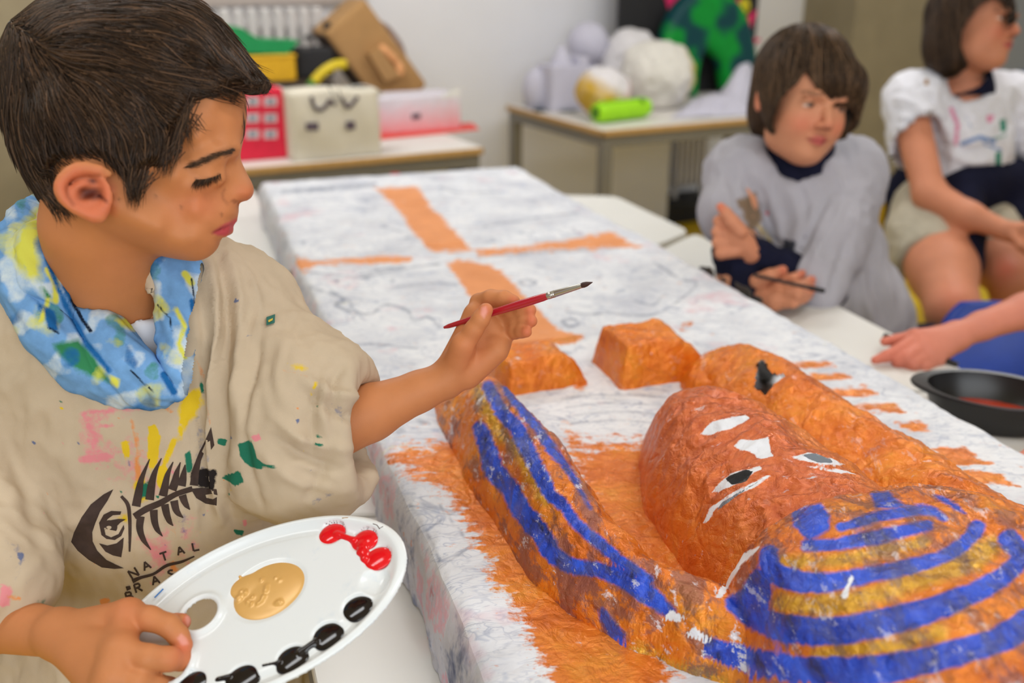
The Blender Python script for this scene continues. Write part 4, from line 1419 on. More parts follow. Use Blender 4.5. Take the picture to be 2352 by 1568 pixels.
# trunk and arms under the clothes
C = Clay([-.60, .70, .50], [-.14, 1.02, 1.13], .009)
C.ell((-.368, .885, .97), (.115, .078, .20), .03); C.ell((-.352, .89, .68), (.11, .08, .2), .03)
SHL, SHR = np.array([-.262, .893, 1.055]), np.array([-.478, .862, 1.045])
C.cone(SHL, SHR, .035, .035, .03); C.cone(D(285, 760, .935), D(290, 860, .96), .05, .06, .03)
C.chain([SHL, EL], [.034, .029], .02); C.chain([SHR, EL2], [.034, .028], .02)
V, F = C.net(); skin_parts.append((V, F, {}))
V, F, A = join(skin_parts)
boy = mk('person', V, F, M['skin_a'], None, (-.36, .88, 0), attrs=A)
tag(boy, 'boy in a paint-stained beige smock and blue scarf holding brush and palette', 'person')

# ---- hair
HAIRSIL = [(300,-28),(390,-18),(455,5),(505,48),(545,100),(580,150),(606,180),(613,200),(600,214),(566,220),(560,300),(540,330),(400,560),(250,560),(165,505),(130,485),(92,452),(55,400),(25,340),(5,270),(-8,190),(-6,110),(20,50),(80,5),(170,-20),(240,-28)]
HLINE = [(640,222),(566,221),(520,222),(470,236),(440,256),(428,280),(424,310),(412,345),(398,372),(384,398),(352,392),(335,430),(318,470),(304,470),(296,448),(278,425),(255,400),(225,380),(180,376),(150,392),(134,420),(134,450),(150,470),(168,498),(158,504),(100,500),(-60,420),(-60,-60),(640,-60)]
HW = [(270,250,7.9,120),(150,250,7.4,120),(90,300,6.6,110),(100,420,5.6,80),(200,100,7.4,110),(350,100,7.3,100),(450,130,6.6,90),(530,140,5.2,60),(590,195,3.6,40),(400,250,7.5,100),(480,220,6.2,70),(550,190,4.8,55),(330,350,7.6,90),(400,340,7.0,90),(310,430,7.0,60),(150,470,6.6,60),(40,200,5.0,90)]
W2R = relief(HAIRSIL, HW)
hl = np.where(inside(_PX, HLINE), 1, -1)*seg_dist(_PX, HLINE, True)[0]
hl = hl.reshape(_X.shape)
wr_ = np.sqrt(np.maximum(W2R, 0)); wh_ = np.sqrt(np.maximum(W2H, 0))
wcut = np.minimum(wr_, wh_-.006+.0135*sst(hl, -10, 34))
W2R = np.where(hl > 38, W2R, np.where(W2R < 0, W2R, np.where(wh_ <= 0, np.where(hl > 0, W2R, -1e-4), np.sign(wcut)*wcut**2)))
W2R = blur2(W2R, 3)
C = Clay(HEADLO+[-.025, 0, 0], HEADHI+[.005, 0, .03], .0024)
C.field(relief_field(W2R, BD))
HAIRCLAY = C
V, F = C.net()
FLOW = np.array([(150,60,1,-.12),(300,30,1,.05),(400,60,1,.35),(500,110,.9,.6),(560,160,.85,.55),(200,130,1,.05),(300,150,1,.25),(400,170,1,.22),(480,190,1,.10),(540,200,1,.05),(30,120,-.1,1),(20,200,.05,1),
                 (100,180,.55,.8),(200,230,.6,.8),(300,260,.6,.8),(400,270,.8,.55),(450,230,.95,.3),(50,320,.35,1),(150,330,.3,1),(250,340,.2,1),(330,360,.12,1),(400,330,-.05,1),(380,380,-.15,1),(310,430,-.1,1),(100,430,.6,.8),(150,470,.75,.55),(90,60,.6,-.7),(60,90,.1,.3)])


def flow_boy(p):
    X = np.stack(pix(p), 1)
    w_ = 1/(((X[:, None]-FLOW[None, :, :2])**2).sum(2)+500)**1.7
    v = (w_[:, :, None]*FLOW[None, :, 2:]).sum(1)
    c = BD-((p-EYE) @ VF)
    t = v[:, :1]*VR - v[:, 1:]*VU
    return t


nV = vnormals(V, F)
roots = surface_points(V, F, 34000, 3)
Xr = np.stack(pix(roots), 1); cr = BD-((roots-EYE) @ VF)
hr = rget(hl, Xr[:, 0], Xr[:, 1])
rk = (hr > 6) & ((cr > -.03) | (np.random.RandomState(5).rand(len(hr)) < .35)) & (Xr[:, 0] < 600)
roots = roots[rk]
P = comb(HAIRCLAY, roots, flow_boy, 13, .0046, .0075, 4, .22, 70, .38)
def in_line(P):
    Xm = np.stack(pix(P[:, -1]), 1); return (rget(hl, Xm[:, 0], Xm[:, 1]) > -16) | (Xm[:, 0] > 520)


ok_ = in_line(P); P = P[ok_]
hair = strands('hair', P, M['hair_a'], boy, .00026)
sel = np.random.RandomState(9).choice(len(roots), 4600, False)
P = comb(HAIRCLAY, roots[sel], flow_boy, 14, .0052, .0030, 6, .20, 60, .55)
P = P[in_line(P)]
tip = np.linspace(0, 1, P.shape[1])[None, :, None]**2
P = P + HAIRCLAY.grad(P[:, -1])[:, None, :]*tip*np.random.RandomState(3).uniform(-.001, .0055, (len(P), 1, 1))
strands('hair_locks', P, M['hair_a'], boy, .00075)
# loose wisps over the forehead, the temple, the fringe and the nape
W_ = []
rw = np.random.RandomState(14)
for (x0, y0, x1, y1, c0, c1, n_) in [(420,250,440,330,.071,.066,26),(440,240,395,380,.070,.069,40),(400,330,375,405,.072,.069,40),(330,400,315,472,.074,.069,50),(300,390,300,470,.074,.070,40),(520,190,600,200,.050,.020,60),(560,170,612,205,.035,.010,60),(480,210,560,232,.058,.035,40),(430,270,470,300,.069,.062,14),(120,440,165,500,.060,.062,60),(100,420,140,505,.052,.055,50),(540,150,616,190,.030,.012,40)]:
    for _ in range(n_):
        j = rw.normal(size=4)*[14, 10, 9, 9]; a = hd(x0+j[0], y0+j[1], c0); d = hd(x1+j[2], y1+j[3], c1+rw.normal()*.002); m_ = (a+d)/2 - VF*.004 + VU*rw.uniform(-.002, .004)
        W_.append([a, a*.56+m_*.38+d*.06, m_*.7+a*.15+d*.15, m_*.4+d*.55+a*.05, d])
strands('hair_wisps', np.array(W_), M['hair_a'], boy, .00034)
Vb, Fb = V - nV*.0045, F
keep = rget(hl, *pix(V)) > 4
Fb = Fb[keep[Fb].all(1)]
Vc, Fc, _ = compact(Vb, Fb, {})
mk('hair_underlayer', Vc, Fc, M['hair_base'], boy)
# lashes and brow hairs, rooted in the skin
rs = np.random.RandomState(2); n_ = 150; t = rs.rand(n_)
ax_ = 450+57*t; ay_ = 411.5+2.5*np.sin(t*3.1)-13*t**1.5
A0 = HC.shoot(ax_, ay_, .5); A1 = HC.shoot(ax_+(t-.45)*14+rs.normal(size=n_)*1.5, ay_+24-8*t+rs.normal(size=n_)*4, .5)
off = (.0035+.002*rs.rand(n_))[:, None]*(-VF)
strands('eyelashes', np.stack([A0, A0*.6+A1*.4+off*.6, A0*.25+A1*.75+off, A1+off*.9], 1), M['hair_a'], boy, .00020)
n_ = 420; t = rs.rand(n_)**.9
bx = 436+106*t; by = np.interp(t, [0, .3, .6, 1], [382, 371, 357, 344])+rs.normal(size=n_)*4.6*(1-.45*t)*np.minimum(1, t*6+.4)
A0 = HC.shoot(bx, by, .5); A1 = HC.shoot(bx-11-rs.rand(n_)*8, by+3.5+rs.normal(size=n_)*2, .5)
strands('eyebrows', np.stack([A0, A0*.5+A1*.5-VF*.0009, A1-VF*.0006], 1), M['brow_hair'], boy, .00012)

# ---- smock
C = Clay([-.66, .585, .44], [-.08, 1.05, 1.18], .0032)
yaw = np.array([[.975, .22, 0], [-.22, .975, 0], [0, 0, 1.0]])
C.ell((-.366, .878, .985), (.136, .104, .20), .03, yaw)
C.ell((-.352, .885, .76), (.133, .112, .26), .05, yaw)
C.ell((-.37, .875, .56), (.17, .13, .14), .05, yaw); C.ell((-.43, .85, .66), (.10, .10, .16), .05, yaw)
C.cone(D(250, 700, .955), D(545, 722, .955), .062, .050, .04); C.cone(D(250, 700, .955), D(-30, 730, .935), .062, .052, .04)
# the wide sleeve of the reaching arm
C.chain([D(540, 738, .953), D(642, 885, .935), D(700, 930, .925)], [.055, .056, .058], .03)
C.cone(D(680, 920, .925), D(870, 985, .925), .058, .052, .03)
ell_px(C, 668, 1072, .925, .056, .049, .052, .04); ell_px(C, 745, 1070, .925, .040, .036, .042, .03)
cn = VR*.985 - VU*.0 + VF*-.17
C.slab(D(838, 960, .925), cn)
C.chain([D(700, 985, .925), D(905, 988, .93)], [.044, .0485], .01, '-')
# the other sleeve
C.chain([D(-30, 735, .93), D(-95, 1000, .915), D(-80, 1240, .875), D(-20, 1330, .845)], [.055, .060, .060, .050], .03)
C.slab  # (the forearm leaves through its hem)
C.slab((-.36, .88, .53), (0, 0, -1))
# round neck
C.chain([D(240, 640, .90), D(300, 780, .90)], [.060, .060], .01, '-')
SMC = C
V, F = C.net(); V = relax(V, F, 3, .5); N = vnormals(V, F)
FOLDS = [([(470,590),(492,680),(500,820),(497,960),(502,1190)], 13, .010), ([(515,690),(522,820),(520,960),(530,1180)], 12, -.007), ([(520,600),(548,700),(556,820),(545,930)], 11, .0065), ([(498,600),(520,700),(528,800)], 8, -.004),
         ([(560,620),(590,700),(604,800)], 10, .004), ([(452,640),(466,760),(470,900)], 9, -.004), ([(606,730),(596,820),(574,920),(570,1000)], 7, -.005),
         ([(700,905),(752,935),(800,960),(828,965)], 11, -.007), ([(690,870),(760,905),(830,915)], 13, .007), ([(640,960),(710,1010),(790,1030)], 14, .007), ([(630,1000),(700,1050),(780,1075)], 12, -.007), ([(600,1030),(690,1100),(770,1120)], 14, .006),
         ([(745,860),(740,930),(752,1000)], 10, .005), ([(725,880),(715,960),(720,1040)], 9, -.005), ([(570,1000),(580,1080),(610,1160)], 11, -.006), ([(760,1000),(740,1080),(700,1150)], 13, -.006), ([(780,850),(762,890),(770,930)], 9, -.004),
         ([(640,720),(690,790),(735,850)], 12, -.003), ([(660,780),(640,860),(660,930)], 14, .003),
         ([(60,640),(90,800),(70,950)], 24, .004), ([(150,950),(120,1100),(130,1250)], 26, -.004), ([(420,960),(440,1100),(452,1250)], 10, .003), ([(452,930),(470,1060),(478,1200)], 9, -.003), ([(20,1000),(60,1150),(100,1300)], 20, -.005), ([(90,1230),(190,1190),(260,1150)], 16, .003)]
V = fold_cloth(V, N, FOLDS)
q_ = V+.03*np.stack([noise(V*9+k*7) for k in range(3)], 1)
V = V + N*(.0038*ridged(q_*np.array([15, 15, 8])+3, 2) + .0020*ridged(q_*np.array([34, 34, 20])+8, 2) + .0008*fbm(V*60, 2))[:, None]
X = np.stack(pix(V), 1); vis = sst(-(vnormals(V, F) @ VF), -.05, .2)


def blot(lst, soft=7):
    m_ = np.zeros(len(X))
    for s in lst:
        if s[0] == 'p': m_ = np.maximum(m_, poly_mask(X, s[1], s[2] if len(s) > 2 else soft)*(s[3] if len(s) > 3 else 1))
        else: m_ = np.maximum(m_, line_mask(X, s[1], s[2], soft)*(s[3] if len(s) > 3 else 1))
    return m_*vis


SA = {
 'pink': blot([('p', [(170,1000),(300,960),(420,1000),(440,1150),(330,1190),(240,1130)], 60, .42), ('p', [(380,1190),(470,1150),(480,1300),(400,1330)], 40, .42), ('p', [(180,945),(300,930),(310,950),(240,965),(235,1060),(180,1060)], 22, .62), ('l', [(185,950),(300,935)], 7, .8), ('l', [(200,985),(260,975)], 6, .7), ('l', [(190,1055),(250,1048)], 12, .75), ('p', [(300,1230),(390,1200),(420,1290),(350,1340)], 30, .55), ('p', [(575,1000),(596,995),(600,1008),(585,1016)], 4), ('p', [(556,1195),(566,1192),(568,1206),(560,1210)], 4), ('p', [(270,900),(330,910),(350,960),(300,960)], 24, .5), ('p', [(0,1340),(30,1350),(20,1390),(0,1395)], 8)], 8),
 'yellow': blot([('p', [(340,980),(356,975),(370,1000),(362,1060),(346,1090),(338,1040)], 5), ('p', [(275,1015),(296,1010),(298,1050),(288,1058)], 6), ('p', [(420,900),(462,890),(472,930),(440,965),(415,1000),(410,940)], 14, .85), ('l', [(400,1010),(380,1060)], 7), ('p', [(362,1070),(385,1068),(390,1100),(372,1130),(360,1110)], 5), ('p', [(305,1110),(330,1080),(345,1150),(310,1165)], 10, .8), ('p', [(650,820),(700,835),(715,855),(670,855)], 14, .6), ('l', [(725,880),(715,905)], 5, .8), ('p', [(250,1190),(300,1170),(300,1210)], 12, .6), ('l', [(416,960),(414,1010)], 6, .8)], 7),
 'orange': blot([('l', [(300,965),(312,1000),(318,1040)], 7, .7), ('l', [(315,1050),(318,1100)], 7, .8), ('l', [(375,925),(392,945)], 8, .6), ('l', [(455,830),(468,870)], 4, .75), ('p', [(385,1290),(405,1280),(410,1310),(395,1320)], 8, .8), ('l', [(650,850),(710,865)], 5, .55), ('p', [(225,1378),(252,1370),(250,1390),(240,1402)], 5), ('l', [(475,900),(482,980)], 4, .5), ('p', [(390,1215),(410,1210),(405,1240)], 8, .7), ('l', [(20,1370),(45,1375)], 6, .8)], 7),
 'green': blot([('p', [(500,1010),(512,1004),(524,1012),(515,1024),(503,1020)], 3), ('p', [(547,1022),(575,1008),(585,1030),(590,1052),(610,1068),(600,1078),(570,1070),(552,1050)], 4), ('l', [(600,1070),(632,1072)], 4), ('p', [(505,1095),(535,1085),(550,1078),(560,1105),(540,1118),(525,1105)], 4), ('p', [(536,1215),(560,1218),(558,1230),(540,1226)], 4), ('p', [(424,1045),(438,1032),(442,1080),(428,1090)], 5), ('l', [(462,880),(466,900)], 4), ('p', [(310,1120),(345,1100),(350,1140),(318,1150)], 8, .8), ('l', [(720,1018),(738,1022)], 3), ('p', [(75,1380),(100,1365),(125,1395),(90,1400)], 12, .5), ('l', [(725,998),(735,1004)], 3)], 5),
 'bluegrey': blot([('p', [(430,960),(480,950),(495,1120),(445,1150)], 30, .45), ('p', [(0,1200),(60,1240),(80,1360),(20,1350)], 40, .42), ('l', [(290,1040),(296,1070)], 4, .7), ('p', [(40,1268),(54,1270),(50,1290),(42,1288)], 4), ('p', [(545,770),(560,775),(552,795)], 6, .6), ('p', [(440,950),(470,940),(470,1060),(440,1060)], 22, .4), ('l', [(540,690),(545,690)], 4), ('l', [(770,930),(790,960)], 14, .4), ('p', [(460,1180),(472,1178),(470,1190)], 4, .7), ('l', [(570,770),(573,772)], 3), ('p', [(5,1240),(20,1220),(22,1255)], 8, .5), ('l', [(720,1155),(770,1130)], 8, .45), ('l', [(300,1320),(340,1315)], 2, .7), ('p', [(400,1180),(430,1150),(440,1220),(410,1250)], 18, .45)], 6),
}
rsn = np.random.RandomState(11)
for q in range(90):                                # small spatters over the front
    k = list(SA)[rsn.randint(5)]; c0 = np.array([rsn.uniform(60, 760), rsn.uniform(880, 1380)])
    if c0[0] > 560 and c0[1] > 1180: continue
    SA[k] = np.maximum(SA[k], np.clip(1.1-np.hypot(*((X-c0)/[1, 1.3]).T)/rsn.uniform(2, 7), 0, 1)*rsn.uniform(.5, 1)*vis)
SA['print'] = blot([('p', [(436,1100),(440,1080),(470,1075),(498,1080),(492,1128),(460,1120)], 8, .9)], 6)
M['smock'] = m_cloth('stained_beige_cotton', lin(196, 177, 152), [('pink', lin(222, 140, 146), 1.0), ('bluegrey', lin(108, 116, 146), 1.0), ('yellow', lin(222, 188, 42), .9), ('orange', lin(222, 144, 84), .9), ('green', lin(38, 112, 88), .8), ('print', lin(40, 34, 34), 1.6)])
smock = mk('smock', V, F, M['smock'], boy, attrs=SA)

# the fish-bone print and its lettering, laid on the cloth
bvh = BVHTree.FromPolygons([tuple(v) for v in V], [tuple(int(i) for i in f) for f in F])
M['print'] = plain('dark_brown_print', lin(62, 46, 40), .85, var=.25, vscale=90)


def lay_on(px, lift=.0007):
    out = []
    for x, y in px:
        d = Vector(ray(x, y)).normalized(); h = bvh.ray_cast(Vector(EYE), d)
        out.append(tuple(h[0]-d*lift) if h[0] else tuple(atd(x, y, .87)))
    return out


def print_mesh(polys, name, parent, mat, cell=5.0):
    """flat outlines (pixels) cut to small cells and laid on the cloth"""
    from mathutils.geometry import tessellate_polygon
    bm = bmesh.new()
    for P in polys:
        vs = [bm.verts.new((p[0], -p[1], 0)) for p in P]
        for t3 in tessellate_polygon([[Vector((p[0], -p[1], 0)) for p in P]]):
            try: bm.faces.new([vs[i] for i in t3])
            except ValueError: pass
    for _ in range(3):
        e = [e for e in bm.edges if e.calc_length() > cell*1.6]
        if not e: break
        bmesh.ops.subdivide_edges(bm, edges=e, cuts=1); bmesh.ops.triangulate(bm, faces=bm.faces[:])
    bm.verts.index_update()
    px = [(v.co.x, -v.co.y) for v in bm.verts]; Fs = [[v.index for v in f.verts] for f in bm.faces]; bm.free()
    return mk(name, np.array(lay_on(px)), Fs, mat, parent)


def brush(P, w_):
    """outline of a stroke with a width at each point"""
    P = spline(np.asarray(P, float), 4*len(P)); W_ = np.interp(np.linspace(0, 1, len(P)), np.linspace(0, 1, len(w_)), w_)
    T = np.gradient(P, axis=0); T /= np.linalg.norm(T, axis=1)[:, None]; Nn = np.c_[-T[:, 1], T[:, 0]]
    return [tuple(p) for p in P+Nn*W_[:, None]]+[tuple(p) for p in (P-Nn*W_[:, None])[::-1]]


def c6(L): return [(x*.42517, 950+y*.42505) for x, y in L]      # points read from a crop


FISH = [c6([(612,408),(560,435),(490,490),(440,560),(400,640),(384,692),(420,740),(480,790),(550,830),(620,838),(670,834),(620,812),(575,790),(525,740),(500,690),(498,640),(515,590),(540,530),(580,470)])]
FISH += [c6([(535,590),(560,545),(600,525),(655,528),(650,545),(610,548),(580,570),(560,610),(570,655),(600,668),(640,650),(668,600),(672,620),(655,660),(620,682),(575,676),(548,655)])]
FISH += [brush(c6([(562,622),(565,600),(590,590),(615,600),(615,625),(590,640),(566,628)]), [5, 6, 7, 6, 6])]
FISH += [c6([(600,575),(640,568),(680,570),(650,588),(630,608)]), c6([(535,700),(580,712),(630,700),(668,668),(664,720),(655,775),(610,765),(570,745)])]
FISH += [brush(c6([(655,445),(690,490),(700,560),(702,650),(700,745)]), [3.2, 4.5, 4, 3.5, 2])]
FISH += [brush(c6([(725,555),(790,515),(870,480),(950,435),(1040,405)]), [7, 7.5, 7, 6, 6])]
for up in ([(735,500),(750,420),(765,350),(808,245)], [(808,465),(818,390),(835,320),(872,240)], [(880,445),(890,400),(905,330),(935,260)], [(930,412),(945,370),(955,320),(975,262)], [(980,390),(990,340),(1000,275)]):
    FISH.append(brush(c6(up), [10, 9, 6, 1.0]))
for dn in ([(760,555),(755,620),(775,680),(815,735)], [(830,520),(835,580),(850,625),(878,662)], [(890,490),(900,540),(915,580),(935,605)], [(940,470),(950,515),(965,540),(990,562)], [(985,440),(995,470),(1008,495),(1026,518)]):
    FISH.append(brush(c6(dn), [9, 8, 6, 1.0]))
FISH += [c6([(1025,385),(1040,300),(1075,210),(1110,140),(1140,72),(1158,170),(1140,195),(1135,145),(1110,160),(1090,205),(1100,215),(1085,255),(1075,320),(1070,390)])]
FISH += [c6([(1030,405),(1090,400),(1170,408),(1175,440),(1145,432),(1110,438),(1115,455),(1150,462),(1172,450),(1170,496),(1110,485),(1060,455)])]
FISH += [brush(c6([(715,905),(760,885),(830,865),(900,820),(980,800),(1050,770)]), [5, 3.5, 3, 3.5, 3, 1.5]), brush(c6([(682,945),(705,938)]), [5, 4])]
print_mesh(FISH, 'fishbone_print', smock, M['print'])
LET = {'N': [[(0,1),(0,0),(.8,1),(.8,0)]], 'A': [[(0,1),(.45,0),(.9,1)], [(.18,.64),(.72,.64)]], 'T': [[(0,0),(.9,0)], [(.45,0),(.45,1)]], 'L': [[(0,0),(0,1),(.75,1)]],
       'B': [[(0,1),(0,0),(.6,.05),(.65,.4),(.1,.47)], [(.1,.47),(.75,.6),(.7,.95),(0,1)]], 'R': [[(0,1),(0,0),(.6,.05),(.62,.42),(.05,.5)], [(.3,.5),(.75,1)]], 'S': [[(.75,.12),(.35,0),(.05,.2),(.35,.48),(.7,.7),(.4,1),(0,.88)]]}
TXT = []
for ch, x, y, s, r in [('N',704,872,50,-.55),('A',772,828,44,-.42),('T',868,778,44,-.32),('A',956,745,42,-.3),('L',1042,720,42,-.2), ('B',682,990,46,-.25),('R',730,945,46,-.3),('A',820,905,44,-.3),('S',908,870,42,-.3)]:
    for st in LET[ch]:
        q = [(x+s*(a*math.cos(r)-(b-.5)*math.sin(r)*1.0), y+s*((b-.5)*math.cos(r)+a*math.sin(r))) for a, b in st]
        for i in range(len(q)-1): TXT.append(brush(c6([q[i], ((q[i][0]+q[i+1][0])/2, (q[i][1]+q[i+1][1])/2), q[i+1]]), [2.1, 2.1, 2.1]))
print_mesh(TXT, 'print_lettering', smock, M['print'])
# little woven flag tag on the sleeve
tg = lay_on([(612,728),(632,721),(631,741),(612,747)], .004); tb = lay_on([(612,728),(632,721),(631,741),(612,747)], .0015)
mb = MB(); mb.add([*tg, *tb], [(0,1,2,3),(7,6,5,4),(0,4,5,1),(1,5,6,2),(2,6,7,3),(3,7,4,0)]); mb.build('sleeve_tag', plain('teal_tag', lin(40, 104, 92), .8), smock)
mb = MB(); q = [np.array(p) for p in lay_on([(616,735),(627,730),(626,735),(617,740)], .0046)]; mb.add(q, [(0,1,2,3)]); mb.build('tag_mark', plain('yellow_thread', lin(214, 186, 60), .8), smock)

# ---- white tee under the smock, scarf
C = Clay([-.50, .72, .80], [-.22, 1.02, 1.14], .0032)
C.ell((-.366, .885, .975), (.124, .092, .19), .03, yaw)
C.cone(D(250, 700, .95), D(480, 730, .955), .052, .04, .04); C.cone(D(250, 700, .95), D(30, 730, .94), .052, .04, .04)
ell_px(C, 320, 735, .905, .030, .036, .03, .03)
C.cone(D(225, 520, .845), D(285, 760, .935), .0475, .0535, .004, '-')
C.slab(D(300, 700, .89), VU*.9+VR*.25+VF*-.35)
V, F = C.net(); V = relax(V, F, 2)
mk('undershirt', V, F, plain('white_cotton', lin(222, 224, 232), .9, var=.03), boy)

C = Clay(np.minimum.reduce([D(-20, 960, .84), D(480, 960, .82)])-[.02, .05, .03], np.maximum.reduce([D(0, 440, .95), D(480, 560, .98)])+[.02, .06, .04], .0019)
def sc(*p):
    q = np.array(p, float); s_ = SMC.shoot(q[:, 0], q[:, 1], .5); ds = (s_-EYE) @ VF
    hit = np.abs(SMC.sample(s_)) < .004
    return [D(x, y, min(d, e-.003) if h and d < .93 else d) for (x, y, d), e, h in zip(p, ds, hit)]



k_ = .0022
C.chain(sc((180,470,1.02),(105,478,.97),(62,520,.925),(38,590,.895),(56,670,.878),(112,765,.868),(190,850,.858),(285,898,.848),(380,914,.842),(404,914,.842)), [.012,.014,.017,.017,.017,.0165,.0155,.012,.007,.003], k_)
C.chain(sc((190,480,1.0),(122,505,.94),(84,570,.90),(98,650,.878),(160,750,.862),(240,838,.850),(325,888,.842),(398,912,.839)), [.01,.012,.016,.018,.018,.0165,.0125,.003], k_)
C.chain(sc((190,495,.99),(126,530,.925),(128,600,.885),(180,690,.866),(250,780,.852),(318,850,.842),(372,892,.838),(404,914,.838)), [.009,.009,.012,.0155,.0165,.0150,.0105,.003], k_)
C.chain(sc((128,560,.91),(160,665,.873),(228,772,.856),(298,850,.843),(370,896,.838)), [.006,.010,.0120,.0105,.006], k_)
C.chain(sc((340,560,.99),(374,596,.905),(382,680,.878),(390,770,.862),(396,850,.846),(408,912,.839)), [.009,.0085,.0075,.0075,.007,.003], k_)
C.chain(sc((400,570,.99),(404,606,.905),(408,690,.874),(410,780,.856),(410,860,.844),(410,914,.839)), [.011,.0125,.0135,.0125,.0095,.003], k_)
C.chain(sc((430,580,.99),(432,618,.912),(436,700,.880),(430,790,.862),(420,860,.848),(412,914,.841)), [.009,.008,.008,.008,.006,.003], k_)
C.cone(D(225, 520, .845), D(285, 760, .935), .0485, .0535, .003, '-')
V, F = C.net(); V = relax(V, F, 1); N = vnormals(V, F)
V = V + N*(.0036*ridged(np.c_[V @ (VR*.75+VU*.66), V @ (VR*-.66+VU*.75)*.16, V @ VF]*36, 2)+.0012*ridged(np.c_[V @ (VR*.75+VU*.66), V @ (VR*-.66+VU*.75)*.16, V @ VF]*110, 1))[:, None]
X = np.stack(pix(V), 1); vis = np.ones(len(V))
cel = lambda sc_, o: fbm(np.c_[X*sc_, 0*X[:, :1]+o], 2)
A = {'white': np.clip(.5+3.5*(cel(.013, 1)-.16), 0, 1)*.62, 'yellow': np.clip(.5+4*(cel(.010, 9)-.34), 0, 1),
     'deep': np.clip(.5+5*(cel(.010, 5)-.46), 0, 1), 'green': np.clip(.5+4*(cel(.013, 13)-.52), 0, 1)}
A['yellow'] = np.maximum(A['yellow']*.55, blot([('p', [(90,470),(110,480),(90,560),(95,640),(60,640),(20,580),(50,510)], 18, .9), ('l', [(110,620),(130,650),(128,690)], 8), ('l', [(110,690),(95,735)], 6), ('p', [(250,860),(275,870),(270,890),(255,880)], 6), ('l', [(405,710),(425,750),(410,790),(425,820)], 5), ('p', [(265,735),(300,725),(310,760),(285,750)], 8), ('l', [(425,630),(440,650)], 8)], 5))
A['deep'] = np.maximum(A['deep']*.6, blot([('p', [(100,700),(125,715),(136,765),(110,755)], 5), ('l', [(102,520),(110,600),(150,700),(200,790),(250,850)], 7, .8), ('p', [(85,690),(100,705),(90,720)], 5), ('p', [(150,640),(170,680),(165,700),(140,660)], 8), ('l', [(440,690),(446,730),(440,770)], 6), ('p', [(290,790),(320,830),(310,850),(285,830)], 5, .7), ('l', [(375,860),(400,900)], 8, .9)], 4))
A['green'] = np.maximum(A['green']*.5, blot([('p', [(120,790),(180,780),(225,830),(255,880),(200,860),(150,830)], 10), ('p', [(100,660),(118,680),(108,700)], 5, .8)], 5))
A['ink'] = blot([('l', [(135,765),(108,750)], 2), ('l', [(165,690),(190,735),(208,760)], 4), ('l', [(362,700),(390,730),(395,760)], 1.6), ('l', [(300,850),(330,880),(355,900)], 2), ('l', [(440,640),(448,700)], 2)], 2)
M['scarf'] = layered('printed_jersey', lin(112, 158, 208), [('white', lin(204, 216, 222), None, 1.0), ('green', lin(52, 128, 84), None, .9), ('yellow', lin(210, 208, 84), None, .9), ('deep', lin(28, 96, 158), None, .9), ('ink', lin(22, 34, 54), None, .4)], .85, 90, .6, .35, 1600, .0006, .16, 60, spec=.15)
mk('neck_scarf', V, F, M['scarf'], boy, attrs=A)

# trousers and shoes, hidden by the table and the picture's edge
C = Clay([-.52, .76, .03], [-.18, 1.03, .62], .008)
C.ell((-.352, .888, .56), (.115, .09, .10), .03)
for s in (-1, 1): C.chain([(-.352+s*.055, .888, .55), (-.352+s*.06, .88, .32), (-.352+s*.06, .90, .07)], [.07, .055, .045], .02)
V, F = C.net(); mk('trousers', V, F, plain('navy_trousers', lin(34, 38, 58), .9), boy)
for s in (-1, 1):
    C = Clay([-.352+s*.06-.05, .74, 0], [-.352+s*.06+.05, .96, .11], .006)
    C.ell((-.352+s*.06, .90, .05), (.036, .045, .05), .02); C.ell((-.352+s*.06, .82, .035), (.038, .06, .034), .02); C.slab((0, 0, .002), (0, 0, -1))
    V, F = C.net(); mk('shoe', V, F, M['black'], boy)
# ---------------------------------------------------------------- the other children
def head_sculpt(C, o, f, u, l, s):
    """a child's head with a face; o is the middle of the head at eye level"""
    Mx = np.array([f, u, l])
    P = lambda a, b, c: o + s*(a*f+b*u+c*l)
    E = lambda a, b, c, ra, rb, rc, k=.004, op='+': C.ell(P(a, b, c), (ra*s, rb*s, rc*s), k*s, Mx, op)
    E(-.010, .036, 0, .094, .082, .074); E(.032, -.030, 0, .060, .078, .058, .03)
    E(.058, -.088, 0, .026, .019, .026, .03); E(.020, -.070, .040, .03, .022, .018, .03); E(.020, -.070, -.040, .03, .022, .018, .03)
    for q in (1, -1):
        E(.055, -.034, q*.036, .026, .026, .020, .025)
        E(.100, -.001, q*.031, .012, .011, .016, .014, '-')
        E(.0755, -.002, q*.031, .0135, .0125, .0135, .004)
        C.chain([P(.084, .014, q*.046), P(.093, .017, q*.026), P(.092, .012, q*.010)], [.004*s, .006*s, .005*s], .010*s)
        E(.098, -.034, q*.011, .008, .0065, .007, .006)
        E(-.008, -.006, q*.076, .018, .030, .006, .006); E(-.006, -.006, q*.083, .010, .018, .006, .003, '-')
    C.chain([P(.088, .006, 0), P(.100, -.014, 0), P(.109, -.029, 0)], [.0055*s, .007*s, .0085*s], .008*s)
    C.chain([P(.090, -.056, -.019), P(.097, -.055, 0), P(.090, -.056, .019)], [.0025*s, .0042*s, .0025*s], .004*s)
    C.chain([P(.088, -.064, -.014), P(.094, -.065, 0), P(.088, -.064, .014)], [.003*s, .0052*s, .003*s], .004*s)
    C.chain([P(.092, -.060, -.022), P(.104, -.060, 0), P(.092, -.060, .022)], [.0012*s, .0014*s, .0012*s], .002*s, '-')


